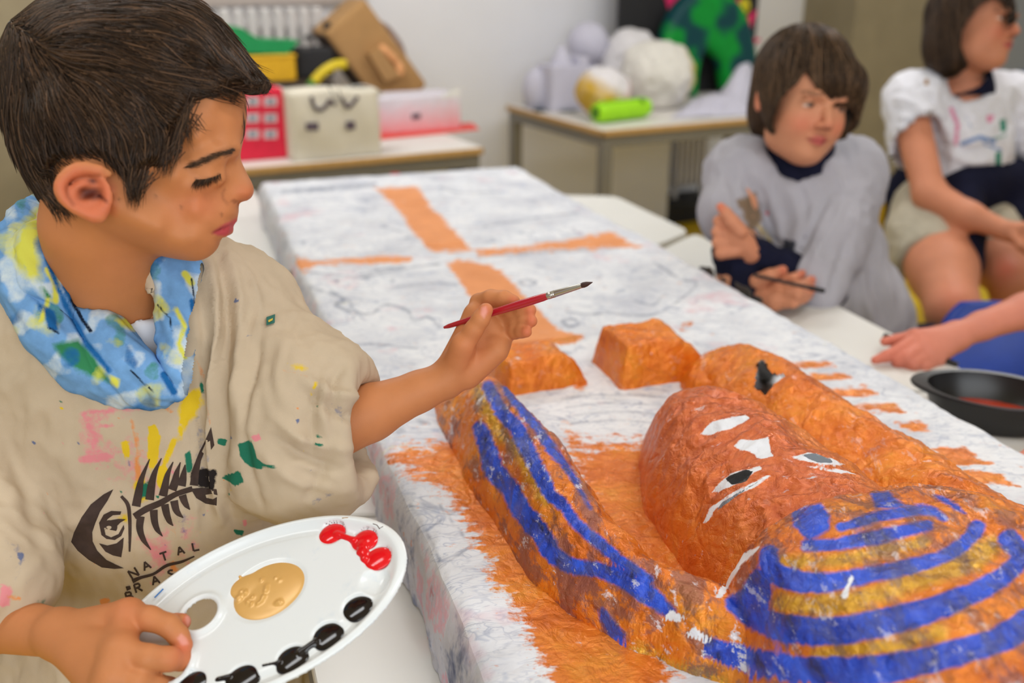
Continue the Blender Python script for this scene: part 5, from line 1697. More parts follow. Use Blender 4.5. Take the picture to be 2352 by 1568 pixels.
def head_paint(V, o, f, u, l, s, gaze=(0, -.3), op=1.0):
    q = (V-o)/s; a, b, c = q @ f, q @ u, q @ l
    front = a > .05
    A = {}
    e2 = lambda x, y, rx, ry: np.clip(1.5-1.0*np.sqrt((x/rx)**2+(y/ry)**2)*1.0, 0, 1)*front
    A['lip'] = np.clip(2.2-2*np.sqrt((c/.021)**2+((b+.060)/.0095)**2), 0, 1)*front*.8
    A['ruddy'] = sum(.7*np.exp(-((c-k*.036)/.020)**2-((b+.036)/.018)**2) for k in (1, -1))*front + .4*np.exp(-(c/.014)**2-((b+.03)/.014)**2)*front + .5*(np.abs(c) > .074)
    A['brow'] = sum(np.clip(1.8-2*np.sqrt(((c-k*.030)/.021)**2+((b-.0175+.12*(np.abs(c)-.03)**1*np.sign(1))/.0042)**2), 0, .6) for k in (1, -1))*front
    A['brow'] = A['brow'] + sum(np.clip(1.7-2*np.sqrt(((c-k*.031)/.017)**2+((b-.0055+.007*(1-op)+9*(c-k*.031)**2)/.0030)**2), 0, .95) for k in (1, -1))*front
    A['eyewhite'] = np.clip(sum(np.clip(2.5-2*np.sqrt(((c-k*.031)/.0125)**2+((b+.002+.004*(1-op))/(.0050*op))**2), 0, 1) for k in (1, -1)), 0, 1)*front
    A['iris'] = np.clip(sum(np.clip(2.5-2*np.sqrt(((c-k*.031-gaze[0]*.01)/.0066)**2+((b+.002-gaze[1]*.01)/(.0058*(.4+.6*op)))**2), 0, 1) for k in (1, -1)), 0, 1)*front
    A['hole'] = np.clip(.7*np.clip(1.6-1.2*np.sqrt((c/.021)**2+((b+.060)/.0016)**2), 0, 1), 0, 1)*front + sum(.7*np.exp(-((c-k*.007)/.004)**2-((b+.0385)/.003)**2) for k in (1, -1))*front  # mouth-line and nostril shade put into the colour
    return {k: np.clip(v, 0, 1) for k, v in A.items()}


M['skin_b'] = m_skin('rosy_skin', lin(202, 140, 106))
M['skin_c'] = m_skin('pink_skin', lin(206, 138, 106))
M['hair_c'] = m_hair('dark_bob_hair', (.040, .022, .012))
M['hair_b'] = m_hair('brown_hair', (.062, .035, .018))
M['navy'] = plain('navy_sweatshirt', lin(24, 26, 46), .95, var=.12, vscale=40, spec=.15)

# ---- boy in the grey smock, leaning on the table
T = lambda x, y, z: atz(x, y, z)
HO = D(1840, 226, 1.97); hf, hu, hl_ = head_frame(-VF*.90+VR*.24-VU*.36, VU+VR*.06); HS = 1.09
C = Clay(HO-.2, HO+.2, .0042)
head_sculpt(C, HO, hf, hu, hl_, HS)
C.cone(D(1828, 300, 2.02), D(1835, 440, 2.08), .044, .05, .012)
V, F = C.net(); V = relax(V, F, 2, .4)
parts = [(V, F, head_paint(V, HO, hf, hu, hl_, HS, (.1, -.2), .26))]
# arms
RS, RE, RW = D(1700, 400, 2.04), T(1690, 640, .79), T(1722, 655, .782)
LS, LE, LW = D(1965, 420, 2.08), D(1900, 660, 2.05), D(1712, 570, 1.955)
C = Clay(np.minimum.reduce([T(1640, 700, .75), T(1700, 740, .75)])-[.06, .06, .03], np.maximum.reduce([D(1900, 460, 1.95), D(1640, 460, 1.95), T(1900, 600, .8)])+[.05, .08, .05], .0024)
# the fist with its thumb up
C.cone(D(1720, 580, 1.945), D(1690, 545, 1.93), .026, .027, .01)
for i, (x0, y0, x1, y1) in enumerate([(1688, 520, 1652, 508), (1684, 536, 1648, 533), (1682, 556, 1649, 558), (1684, 576, 1655, 582)]):
    C.chain([D(x0+6, y0, 1.925), D(x1, y1, 1.925), D(x1+4, y1+3, 1.955), D(x1+26, y1+4, 1.968)], [.0135, .0115, .0105, .009], .004)
C.chain([D(1700, 530, 1.905), D(1682, 508, 1.900), D(1668, 490, 1.900), D(1655, 475, 1.902)], [.015, .0125, .0108, .0085], .006)
# the hand lying on the table with the charcoal stick
w1 = T(1722, 655, .785)
mm = [T(1786, 648, .800), T(1790, 664, .796), T(1792, 682, .786), T(1782, 696, .776)]
for m_ in mm: C.cone(w1, m_, .0215, .0135, .01)
for i in range(3): C.cone(mm[i], mm[i+1], .0135, .013, .008)
C.chain([mm[0], T(1822, 640, .812), T(1842, 628, .812)], [.0125, .0105, .0085], .004)
C.chain([mm[1], T(1834, 658, .812), T(1860, 645, .806), T(1868, 640, .80)], [.0125, .0105, .0092, .008], .004)
C.chain([mm[2], T(1832, 678, .800), T(1858, 668, .796), T(1868, 664, .79)], [.012, .0100, .009, .008], .004)
C.chain([mm[3], T(1822, 696, .784), T(1846, 686, .784), T(1858, 680, .78)], [.0115, .0095, .0085, .0075], .004)
C.chain([T(1738, 645, .81), T(1768, 632, .825), T(1798, 620, .828)], [.014, .0112, .0090], .008)
V, F = C.net(); V = relax(V, F, 2, .4)
X = np.stack(pix(V), 1)
parts.append((V, F, {'ruddy': np.clip(sum(.9*np.exp(-(((X-q)/10)**2).sum(1)) for q in ([1655,475],[1842,628],[1868,640],[1868,664],[1798,620]))+.2, 0, 1)}))
C = Clay([.30, 1.75, .40], [1.0, 2.30, 1.10], .012)
C.chain([D(1840, 430, 2.10), D(1880, 600, 2.14), D(1985, 850, 2.2)], [.09, .10, .10], .03)
C.chain([RS, RE, w1], [.042, .034, .024], .02); C.chain([LS, LE, LW], [.042, .034, .026], .02); C.cone(D(1828, 400, 2.04), D(1840, 470, 2.1), .05, .07, .03)
V, F = C.net(); parts.append((V, F, {}))
V, F, A = join(parts)
boy2 = mk('person', V, F, M['skin_b'], None, (.78, 2.08, 0), attrs=A)
tag(boy2, 'boy in a grey stained smock leaning on the white table with crossed arms', 'person')
# navy sweatshirt: collar and sleeves
C = Clay([.30, 1.72, .70], [.90, 2.30, 1.15], .0045)
C.chain([D(1688, 545, 2.0), D(1686, 580, 1.97), T(1697, 626, .80), T(1714, 650, .79)], [.030, .038, .038, .029], .015)
C.chain([LS, LE, D(1800, 625, 1.985), D(1722, 576, 1.955)], [.034, .040, .040, .031], .015)
C.cone(T(1722, 648, .784), T(1740, 664, .784), .030, .026, .004)
C.slab(T(1733, 660, .79), T(1790, 676, .79)-T(1720, 652, .79)) if False else None
C.cone(D(1830, 312, 2.03), D(1836, 405, 2.06), .066, .082, .02)
C.cone(D(1826, 250, 2.0), D(1826, 345, 2.03), .052, .050, .004, '-')
V, F = C.net(); V = relax(V, F, 2); N = vnormals(V, F); V = V+N*(.003*ridged(V*np.array([22, 22, 40.]), 2))[:, None]
mk('sweatshirt', V, F, M['navy'], boy2)
# grey smock
C = Clay([.30, 1.70, .38], [1.08, 2.36, 1.16], .0058)
C.chain([D(1836, 452, 2.10), D(1860, 560, 2.12), D(1960, 720, 2.16), D(2010, 850, 2.22)], [.125, .125, .105, .10], .04)
C.cone(D(1705, 395, 2.06), D(1830, 400, 2.09), .070, .09, .03); C.cone(D(1955, 400, 2.09), D(1830, 400, 2.09), .070, .09, .03)
C.chain([D(1700, 400, 2.05), D(1672, 480, 2.03), D(1690, 530, 2.02)], [.058, .052, .052], .03)
C.chain([D(1955, 410, 2.08), D(1900, 540, 2.02), D(1872, 640, 1.99)], [.066, .068, .060], .03)
C.chain([D(1872, 640, 1.99), D(1884, 692, 1.965)], [.05, .026], .02)
C.cone(D(1690, 575, 2.0), D(1700, 640, 1.95), .05, .05, .01, '-')
carve_px(C, [(1630,548),(1690,546),(1745,572),(1800,590),(1798,612),(1812,640),(1832,700),(1850,745),(1630,745)], 2.05, .006)
C.cone(D(1826, 300, 1.99), D(1828, 362, 2.015), .062, .060, .008, '-')
C.slab((.9, 2.1, .42), (0, 0, -1))
V, F = C.net(); V = relax(V, F, 2); N = vnormals(V, F)
V = fold_cloth(V, N, [([(1905,440),(1870,520),(1830,600),(1800,640)], 9, -.012), ([(1935,470),(1890,560),(1850,650)], 9, .008), ([(1960,520),(1920,620),(1900,700)], 10, -.009), ([(1700,360),(1720,430),(1760,500)], 9, -.008), ([(1680,400),(1690,470),(1700,530)], 9, -.009), ([(1740,400),(1780,480),(1800,560)], 11, .007),
                       ([(1990,560),(2000,650),(2040,750)], 11, -.010), ([(1970,600),(1990,700),(2010,760)], 9, .008), ([(1720,480),(1760,540),(1820,580)], 10, -.006), ([(1820,400),(1850,470),(1850,560)], 11, -.006), ([(2010,520),(2030,620),(2055,720)], 9, .006)])
q_ = V+.04*np.stack([noise(V*7+k*7) for k in range(3)], 1); V = V+N*(.0055*ridged(q_*np.array([13, 13, 6.])+6, 2)+.002*ridged(q_*np.array([30, 30, 16.]), 2))[:, None]
X = np.stack(pix(V), 1); vis = sst(-(vnormals(V, F) @ VF), -.05, .2)
A = {'brown': blot([('p', [(1690,460),(1735,440),(1755,500),(1725,545)], 18, .9), ('l', [(1740,530),(1760,560)], 8, .6)]), 'red': blot([('p', [(1755,485),(1766,483),(1764,498)], 4), ('l', [(1650,520),(1660,540)], 3)]), 'dark': blot([('p', [(1800,545),(1830,555),(1825,590),(1795,580)], 8, .9), ('l', [(1840,575),(1850,540)], 4, .6)]), 'yellow': blot([('l', [(1735,510),(1775,560)], 9, .6)]), 'green': blot([('p', [(1965,550),(1970,548),(1968,565)], 4, .6), ('p', [(2045,715),(2060,712),(2055,735)], 8, .5), ('p', [(1665,450),(1672,470),(1680,480)], 6, .6)])}
smock2 = mk('smock', V, F, m_cloth('stained_grey_cotton', lin(168, 166, 174), [('yellow', lin(196, 172, 110), .9), ('brown', lin(124, 104, 84), .9), ('red', lin(190, 90, 96), .8), ('dark', lin(56, 58, 68), 1.3), ('green', lin(120, 160, 120), .9)], var=.05), boy2, attrs=A)
# hair
def local_hair(person, o, f, u, l, s, shape, crown, n, steps, dl, depth, rad, mat, seed, cut=None, droop=.6, res=.0045, face=None, dback=0):
    Mx = np.array([f, u, l]); Pl = lambda a, b, c: o+s*(a*f+b*u+c*l)
    C = Clay(o-.21*s, o+.21*s, res)
    for op, (a, b, c), r, k in shape: C.ell(Pl(a, b, c), np.array(r)*s, k*s, Mx, op)
    if face is not None: carve_px(C, face, dback, .006)
    V, F = C.net(); V = relax(V, F, 1, .4); N = vnormals(V, F)
    cw = Pl(*crown)

    def flow(p):
        g = C.grad(p); t = p-cw; t = t/(np.linalg.norm(t, axis=1)[:, None]+.02)
        return t - u*droop + f*.15
    q = (V-o)/s
    rts = surface_points(V, F, n, seed)
    qq = (rts-o)/s
    if cut is not None: rts = rts[cut(qq @ f, qq @ u, qq @ l)]
    P = comb(C, rts, flow, steps, dl, depth, seed, .18, 45, .22)
    strands('hair', P, mat, person, rad)
    if n > 3000:
        P = comb(C, rts[:n//8], flow, steps, dl*1.1, depth*.3, seed+1, .14, 40, .35); strands('hair_locks', P, mat, person, rad*2.6)
    mk('hair_underlayer', V-N*depth*.7, F, M['hair_base'], person)


local_hair(boy2, HO, hf, hu, hl_, HS, [('+', (-.012, .040, 0), (.104, .092, .086), 0), ('+', (-.05, -.03, 0), (.055, .07, .070), .03), ('+', (.03, .005, -.062), (.045, .060, .024), .02), ('+', (.035, .005, .066), (.050, .060, .026), .02), ('+', (.070, .040, .022), (.034, .044, .055), .02)],
           (-.03, .132, -.012), 9000, 13, .0105, .012, .00042, M['hair_b'], 21, None, .7, .0042,
           [(1848,160),(1866,188),(1884,222),(1901,262),(1922,277),(1938,262),(1948,245),(1960,262),(1955,330),(1930,420),(1760,420),(1738,330),(1762,300),(1774,266),(1786,228),(1806,206),(1830,190)], 1.935)
# chair under him
def tube_chair(loc, face, colour, label, seat_z=.43, back=True, tilt=.16, bw=.19, bz=(.62, .80)):
    fx = np.array([*face, 0.0]); fx /= np.linalg.norm(fx); sx = np.array([-fx[1], fx[0], 0]); c = np.array([*loc, 0.0])
    t = thing('school_chair', c, label, 'chair')
    s = [c+fx*a*.19+sx*b*.19*(1-.12*(a < 0)) for a in (1, -1) for b in (1, -1)]
    us = np.linspace(-1, 1, 15)
    def shell(fn, name):
        V = []; F = []
        for i, a in enumerate(us):
            for j, b in enumerate(us): V.append(fn(a, b))
        V = np.array(V); n_ = len(us)
        nn = np.zeros_like(V); g = V.reshape(n_, n_, 3); gu = np.gradient(g, axis=0); gv = np.gradient(g, axis=1)
        nn = np.cross(gu, gv).reshape(-1, 3); nn /= np.linalg.norm(nn, axis=1)[:, None]
        V2 = np.vstack([V, V-nn*.008]); k = n_*n_
        F = [(i*n_+j, (i+1)*n_+j, (i+1)*n_+j+1, i*n_+j+1) for i in range(n_-1) for j in range(n_-1)]
        F = F + [tuple(q+k for q in f[::-1]) for f in F]
        bd = [j for j in range(n_)]+[i*n_+n_-1 for i in range(1, n_)]+[(n_-1)*n_+j for j in range(n_-2, -1, -1)]+[i*n_ for i in range(n_-2, 0, -1)]
        F += [(bd[i], bd[(i+1) % len(bd)], bd[(i+1) % len(bd)]+k, bd[i]+k) for i in range(len(bd))]
        return mk(name, V2, F, colour, t)
    sq = lambda a, b: (a*math.sqrt(1-b*b*.28), b*math.sqrt(1-a*a*.28))
    def seat(a, b):
        p, q = sq(a, b); return c+fx*p*.21+sx*q*.21+UP*(seat_z+.012*(q*q)-.018*max(0, p)**2+.02*max(0, -p)**3)
    shell(seat, 'seat')
    if back:
        def bk(a, b):
            p, q = sq(a, b); z = bz[0]+(bz[1]-bz[0])*(p*.5+.5)
            return c-fx*(.20+tilt*(z-seat_z)-.035*q*q)+sx*q*bw+UP*z
        shell(bk, 'backrest')
    for i, p in enumerate(s):
        mb = MB(); top = p*.9+c*.1+UP*(seat_z-.012); mb.tube([p+UP*.0, top], .011, 8); mb.build('leg', M['black_plastic'], t, smooth=True)
    mb = MB(); q = [s[0]*.9+c*.1, s[1]*.9+c*.1, s[3]*.9+c*.1, s[2]*.9+c*.1]; q = [k+UP*(seat_z-.022) for k in q]; q.append(q[0])
    for i in range(4): mb.tube([q[i], q[i+1]], .010, 8)
    if back:
        for b in (1, -1): mb.tube([c-fx*.18+sx*b*.13+UP*(seat_z-.02), c-fx*(.215+tilt*.1)+sx*b*.13+UP*(seat_z+.1), c-fx*(.212+tilt*(bz[1]-.05-seat_z))+sx*b*.13+UP*(bz[1]-.05)], .010, 8)
    mb.build('chair_frame', M['black_plastic'], t, smooth=True)
    return t


def lower_body(person, hip, fwd, mat_leg, knee_z=.45, out=.40, low=.44, name='trousers', skin=None):
    fx = np.array([*fwd, 0.0]); fx /= np.linalg.norm(fx); sx = np.array([-fx[1], fx[0], 0]); h = np.asarray(hip, float)
    C = Clay(h-[.6, .6, h[2]-.02], h+[.6, .6, .16], .010)
    for b in (1, -1):
        k = h+fx*out+sx*b*.09; k[2] = knee_z; a = k-fx*.02; a = np.array([a[0], a[1], .08])
        C.chain([h+sx*b*.07, k, a], [.085, .060, .045], .03)
    V, F = C.net(); mk(name, V, F, mat_leg, person)
    for b in (1, -1):
        k = h+fx*(out-.02)+sx*b*.09
        C = Clay([k[0]-.13, k[1]-.13, 0], [k[0]+.13, k[1]+.13, .11], .008)
        C.cone((k[0], k[1], .045), (*(k+fx*.09)[:2], .035), .04, .035, .01); C.slab((0, 0, .002), (0, 0, -1)); V, F = C.net(); mk('shoe', V, F, M['black'], person)


lower_body(boy2, (.93, 2.20, .52), (-.6, -.25), M['navy'])
tube_chair((.95, 2.21), (-.92, -.38), plain('green_chair_shell', lin(70, 130, 90), .45), 'school chair hidden under the boy in the grey smock', .43, back=False)

# ---- girl on a chair behind him
GO = D(2232, 62, 2.62); gf, gu, gl = head_frame(VR*.66-VF*.75-VU*.06, VU+VR*.03); GS = 1.07
C = Clay(GO-.2, GO+.2, .005)
head_sculpt(C, GO, gf, gu, gl, GS)
C.cone(D(2215, 100, 2.64), D(2212, 215, 2.70), .046, .055, .015)
V, F = C.net(); V = relax(V, F, 2, .4)
parts = [(V, F, head_paint(V, GO, gf, gu, gl, GS, (0, 0), .72))]
GS_L, GS_R = D(2085, 245, 2.68), D(2335, 240, 2.76)
C = Clay(np.minimum.reduce([D(2040, 800, 2.45), D(2420, 800, 2.5)])-[.05, .12, .05], np.maximum.reduce([D(2040, 200, 2.9), D(2460, 200, 2.9)])+[.05, .1, .05], .0058)
C.chain([GS_L, D(2135, 445, 2.60), D(2225, 495, 2.53), D(2305, 528, 2.49)], [.048, .041, .034, .025], .02)
gw = D(2305, 528, 2.49)
for i, (x, y) in enumerate([(2352, 520), (2356, 532), (2354, 546), (2346, 558)]):
    C.cone(gw, D(x, y, 2.47+.004*i), .021, .013, .008)
    C.chain([D(x, y, 2.47), D(x+22, y+10, 2.465), D(x+36, y+24, 2.475), D(x+38, y+36, 2.485)], [.012, .0105, .0095, .008], .004)
C.chain([D(2325, 540, 2.47), D(2345, 565, 2.455), D(2360, 580, 2.455)], [.013, .011, .009], .006)
C.chain([GS_R, D(2440, 420, 2.66), D(2420, 540, 2.56)], [.046, .038, .028], .02)
C.chain([D(2130, 545, 2.68), D(2165, 620, 2.56), D(2190, 715, 2.44)], [.088, .080, .064], .04)          # near thigh and knee
C.chain([D(2190, 715, 2.44), D(2195, 850, 2.52), D(2190, 1120, 2.66)], [.062, .052, .036], .02)
C.chain([D(2250, 545, 2.74), D(2300, 600, 2.66), D(2325, 640, 2.60)], [.085, .072, .058], .04)
C.chain([D(2325, 640, 2.60), D(2322, 800, 2.68), D(2310, 1050, 2.8)], [.056, .048, .036], .02)
C.chain([D(2212, 215, 2.72), D(2205, 380, 2.76), D(2190, 530, 2.78)], [.09, .10, .10], .04)
V, F = C.net(); V = relax(V, F, 1, .4); X = np.stack(pix(V), 1)
parts.append((V, F, {'ruddy': np.clip(.5*np.exp(-(((X-[2190,690])/40)**2).sum(1))+.9*np.exp(-(((X-[2310,615])/28)**2).sum(1))+.06, 0, 1)}))
V, F, A = join(parts)
girl = mk('person', V, F, M['skin_c'], None, (1.2, 2.62, 0), attrs=A)
tag(girl, 'girl with a brown bob in a white paint-stained T-shirt sitting beyond the grey-smocked boy', 'person')
lowz = lambda x, y, d: D(x, y, d)
C = Clay(np.minimum.reduce([D(2030, 460, 2.6), D(2440, 460, 2.6)])-[.03, .12, .02], np.maximum.reduce([D(2030, 130, 2.8), D(2440, 130, 2.9)])+[.05, .13, .05], .006)
C.chain([D(2205, 265, 2.74), D(2200, 345, 2.74), D(2215, 395, 2.75)], [.120, .128, .112], .03)
C.cone(D(2095, 225, 2.68), D(2205, 215, 2.72), .062, .072, .03); C.cone(D(2325, 225, 2.76), D(2205, 215, 2.72), .062, .072, .03)
C.chain([D(2095, 235, 2.68), D(2112, 355, 2.64)], [.070, .070], .03); C.slab  # sleeve
C.chain([D(2330, 240, 2.76), D(2400, 350, 2.72)], [.066, .066], .03)
C.cone(D(2117, 338, 2.635), D(2130, 420, 2.60), .075, .085, .006, '-')
C.chain([D(2112, 300, 2.645), D(2125, 380, 2.62)], [.058, .060], .006, '-')
C.cone(D(2222, 150, 2.64), D(2224, 190, 2.63), .060, .056, .01, '-')
V, F = C.net(); V = relax(V, F, 2); N = vnormals(V, F)
V = fold_cloth(V, N, [([(2110,190),(2140,230),(2160,280)], 7, -.010), ([(2060,250),(2100,262),(2150,285)], 6, -.008), ([(2060,280),(2110,290),(2160,308)], 6, -.008), ([(2055,225),(2090,235),(2140,262)], 6, .006), ([(2170,330),(2230,345),(2300,330)], 8, -.010), ([(2190,360),(2240,372),(2290,360)], 7, .008), ([(2180,230),(2220,260),(2280,290)], 9, .006)])
V = V+N*(.005*ridged(V*np.array([14, 14, 14.])+9, 2)+.002*ridged(V*np.array([34, 34, 24.])+2, 2))[:, None]
X = np.stack(pix(V), 1); vis = sst(-(vnormals(V, F) @ VF), -.05, .2)
A = {'pink': blot([('l', [(2185,250),(2200,290),(2195,330)], 7, .7), ('p', [(2265,265),(2285,262),(2280,280),(2268,282)], 4)], 5), 'green': blot([('p', [(2296,275),(2310,272),(2312,300),(2298,305)], 3), ('p', [(2286,350),(2300,348),(2300,380),(2286,382)], 4), ('l', [(2280,320),(2310,310)], 4, .7)], 4), 'blue': blot([('l', [(2210,330),(2250,315),(2285,325)], 6, .8), ('l', [(2220,270),(2235,300)], 5, .5), ('l', [(2260,330),(2300,345)], 4, .8)], 5), 'brown': blot([('p', [(2122,182),(2132,180),(2134,195),(2124,196)], 3), ('l', [(2060,300),(2120,318)], 2, .6)], 4)}
mk('t_shirt', V, F, m_cloth('stained_white_cotton', lin(222, 222, 230), [('pink', lin(216, 140, 170), 1.0), ('green', lin(60, 140, 120), .8), ('blue', lin(110, 140, 190), 1.1), ('brown', lin(150, 110, 60), .8)]), girl, attrs=A)
# dark layer at the neck, apron at the waist, jacket behind, grey shorts
C = Clay(D(2200, 260, 2.7)-.16, D(2200, 260, 2.7)+.16, .006)
C.cone(D(2225, 165, 2.665), D(2232, 225, 2.675), .055, .064, .01); C.cone(D(2218, 90, 2.6), D(2220, 182, 2.655), .058, .050, .004, '-'); C.slab(D(2230, 225, 2.66), -VU)
V, F = C.net(); mk('dark_vest', V, F, M['navy'], girl)
C = Clay(np.minimum.reduce([D(2030, 640, 2.6), D(2440, 640, 2.6)])-[.04, .12, .02], np.maximum.reduce([D(2030, 360, 2.8), D(2440, 360, 2.9)])+[.05, .13, .05], .007)
C.chain([D(2140, 415, 2.75), D(2230, 420, 2.70), D(2330, 420, 2.74)], [.070, .085, .070], .03)
C.chain([D(2215, 430, 2.64), D(2218, 520, 2.59), D(2222, 610, 2.58)], [.045, .048, .042], .03)
C.chain([D(2320, 440, 2.72), D(2345, 520, 2.68)], [.05, .05], .03)
V, F = C.net(); V = relax(V, F, 1); mk('apron', V, F, M['navy'], girl)
C = Clay(np.minimum.reduce([D(2040, 640, 2.6), D(2300, 640, 2.6)])-[.04, .12, .02], np.maximum.reduce([D(2040, 420, 2.8), D(2360, 420, 2.9)])+[.05, .13, .05], .006)
C.chain([D(2130, 480, 2.72), D(2128, 540, 2.67), D(2135, 580, 2.625)], [.090, .097, .094], .03)
C.chain([D(2260, 500, 2.76), D(2285, 560, 2.70)], [.092, .09], .03)
C.slab(D(2150, 597, 2.60), D(2165, 640, 2.54)-D(2130, 545, 2.66))
V, F = C.net(); V = relax(V, F, 2); N = vnormals(V, F); V = V+N*(.004*ridged(V*np.array([14, 14, 14.]), 2))[:, None]
mk('shorts', V, F, m_cloth('pale_grey_shorts', lin(186, 178, 160), (), var=.12), girl)
C = Clay(np.minimum.reduce([D(2030, 640, 2.7), D(2140, 640, 2.7)])-[.02, .1, .02], np.maximum.reduce([D(2030, 340, 2.9), D(2160, 340, 2.9)])+[.05, .1, .05], .007)
C.chain([D(2110, 370, 2.84), D(2085, 440, 2.80), D(2078, 520, 2.78), D(2088, 575, 2.76)], [.045, .055, .05, .04], .03)
V, F = C.net(); V = relax(V, F, 1); mk('jacket', V, F, M['navy'], girl)
local_hair(girl, GO, gf, gu, gl, GS, [('+', (-.012, .040, 0), (.106, .092, .086), 0), ('+', (-.035, -.045, .055), (.055, .075, .030), .03), ('+', (-.020, -.045, -.058), (.070, .080, .032), .03), ('+', (-.07, -.04, 0), (.045, .075, .06), .03), ('+', (.035, .0, -.066), (.04, .06, .020), .02)],
           (.0, .135, 0), 7000, 14, .012, .012, .0005, M['hair_c'], 33, None, .95, .0045,
           [(2238,8),(2258,-12),(2290,-18),(2313,-6),(2322,20),(2336,-30),(2420,-60),(2420,230),(2195,230),(2222,148),(2214,130),(2203,100),(2208,70),(2222,40)], 2.69)
fl = D(2195, 1130, 2.67)
tube_chair((1.20, 2.76), (-.05, -1), plain('yellow_chair_shell', lin(214, 180, 20), .4), 'yellow school chair on black tube legs under the girl', .40, True, bz=(.55, .72))
for x, y, d in ((2190, 1120, 2.66), (2310, 1050, 2.8)):
    p = D(x, y, d); C = Clay([p[0]-.1, p[1]-.18, 0], [p[0]+.1, p[1]+.1, .16], .008)
    C.cone((p[0], p[1], .05), (p[0]+.01, p[1]-.10, .04), .042, .038, .02); C.cone((p[0], p[1], .05), (p[0], p[1], max(.1, p[2])), .04, .036, .01); C.slab((0, 0, .002), (0, 0, -1)); V, F = C.net(); mk('shoe', V, F, M['black'], girl)

# ---- the child reaching in from the right
M['skin_d'] = m_skin('flushed_skin', lin(206, 138, 116))
hw = D(2196, 772, 1.70); he = D(2478, 668, 1.76); hs = D(2640, 560, 1.95)
C = Clay(np.minimum.reduce([D(1990, 870, 1.66), hw])-[.03, .06, .04], np.maximum.reduce([he, D(2200, 700, 1.75), D(2480, 620, 1.8)])+[.0, .06, .03], .0022)
C.chain([he, D(2352, 715, 1.735), D(2255, 748, 1.715), hw], [.036, .031, .0245, .023], .01)
mm = [D(2108, 778, 1.682), D(2118, 796, 1.672), D(2132, 812, 1.668), D(2150, 824, 1.672)]
for m_, r in zip(mm, (.0165, .016, .015, .0145)): C.cone(hw, m_, .022, r, .010)
for i in range(3): C.cone(mm[i], mm[i+1], .0145, .014, .008)
C.chain([mm[0], D(2068, 802, 1.664), D(2036, 818, 1.656), D(2010, 827, 1.652)], [.0145, .0112, .0098, .0072], .004)     # pointing finger
C.chain([mm[1], D(2082, 822, 1.650), D(2064, 830, 1.655), D(2086, 838, 1.668)], [.014, .0118, .0108, .0090], .004)
C.chain([mm[2], D(2098, 838, 1.646), D(2086, 842, 1.655), D(2108, 846, 1.668)], [.0135, .0112, .010, .0085], .004)
C.chain([mm[3], D(2122, 844, 1.650), D(2112, 847, 1.658), D(2132, 846, 1.670)], [.0125, .0105, .0095, .008], .004)
C.chain([D(2165, 770, 1.70), D(2100, 772, 1.712), D(2060, 782, 1.706), D(2032, 784, 1.700)], [.017, .0125, .0105, .008], .006)
V, F = C.net(); V = relax(V, F, 2, .4); X = np.stack(pix(V), 1)
parts = [(V, F, {'ruddy': np.clip(.3+.6*sst(2200-X[:, 0], 0, 190), 0, 1)})]
# the other hand, at the very edge, with a green stick
h2 = D(2440, 1062, 1.27); e2 = D(2640, 900, 1.50)
C = Clay(np.minimum.reduce([D(2325, 1110, 1.2), h2])-[.02, .05, .03], np.maximum.reduce([D(2500, 980, 1.35), h2])+[.03, .04, .03], .0022)
C.cone(D(2520, 1000, 1.36), h2, .024, .020, .01)
for i, (x, y) in enumerate([(2352, 1050), (2354, 1068), (2362, 1086), (2372, 1102)]):
    C.cone(h2, D(x+42, y-4, 1.245), .018, .0115, .008); C.chain([D(x+42, y-4, 1.245), D(x+14, y-4, 1.225), D(x-6, y+6, 1.225), D(x+8, y+14, 1.245)], [.0108, .0092, .0084, .0072], .004)
C.chain([D(2410, 1030, 1.26), D(2370, 1050, 1.28), D(2352, 1072, 1.28)], [.012, .0095, .0075], .006)
V, F = C.net(); V = relax(V, F, 1, .4); parts.append((V, F, {'ruddy': np.full(len(V), .4)}))
C = Clay([.78, .98, .70], [1.75, 2.1, 1.45], .011)
C.chain([he, hs], [.036, .042], .02); C.chain([D(2520, 1000, 1.36), e2, D(2800, 700, 1.8)], [.024, .034, .04], .02)
tc = np.array([1.42, 1.86, .95])
C.chain([tc+[0, 0, .18], tc, tc-[0, 0, .24]], [.10, .11, .10], .03)
C.cone(tc+[0, 0, .2], tc+[0, -.02, .30], .05, .045, .02)
C.chain([hs, tc+[0, 0, .14]], [.045, .09], .03); C.chain([D(2800, 700, 1.8), tc+[0, 0, .14]], [.045, .09], .03)
V, F = C.net(); parts.append((V, F, {}))
h4 = tc+[0, -.03, .42]; f4, u4, l4 = head_frame((-.9, -.4, -.3), (0, 0, 1)); C = Clay(h4-.2, h4+.2, .007); head_sculpt(C, h4, f4, u4, l4, 1.05); V, F = C.net(); parts.append((V, F, head_paint(V, h4, f4, u4, l4, 1.05)))
V, F, A = join(parts)
kid = mk('person', V, F, M['skin_d'], None, (1.42, 1.86, 0), attrs=A)
tag(kid, 'child at the right edge of whom only bare forearm and pointing hand show', 'person')
C = Clay([1.03, 1.4, .45], [1.75, 2.2, 1.35], .009)
C.chain([tc+[0, 0, .12], tc, tc-[0, 0, .36]], [.125, .135, .13], .03); C.chain([hs+[.02, 0, .02], tc+[0, 0, .12]], [.062, .09], .03)
C.cone(tc+[0, -.02, .2], tc+[0, -.02, .4], .062, .07, .01, '-')
V, F = C.net(); mk('smock', V, F, M['wall'], kid)
lower_body(kid, tc-[0, 0, .40], (.3, .3), M['navy'], .34, .04)
local_hair(kid, h4, f4, u4, l4, 1.05, [('+', (-.012, .042, 0), (.106, .092, .086), 0), ('+', (-.05, -.03, 0), (.05, .06, .066), .03), ('-', (.12, -.04, 0), (.074, .10, .066), .006)], (-.03, .135, 0), 1500, 8, .014, .01, .0008, M['hair_b'], 5, None, .8, .008)
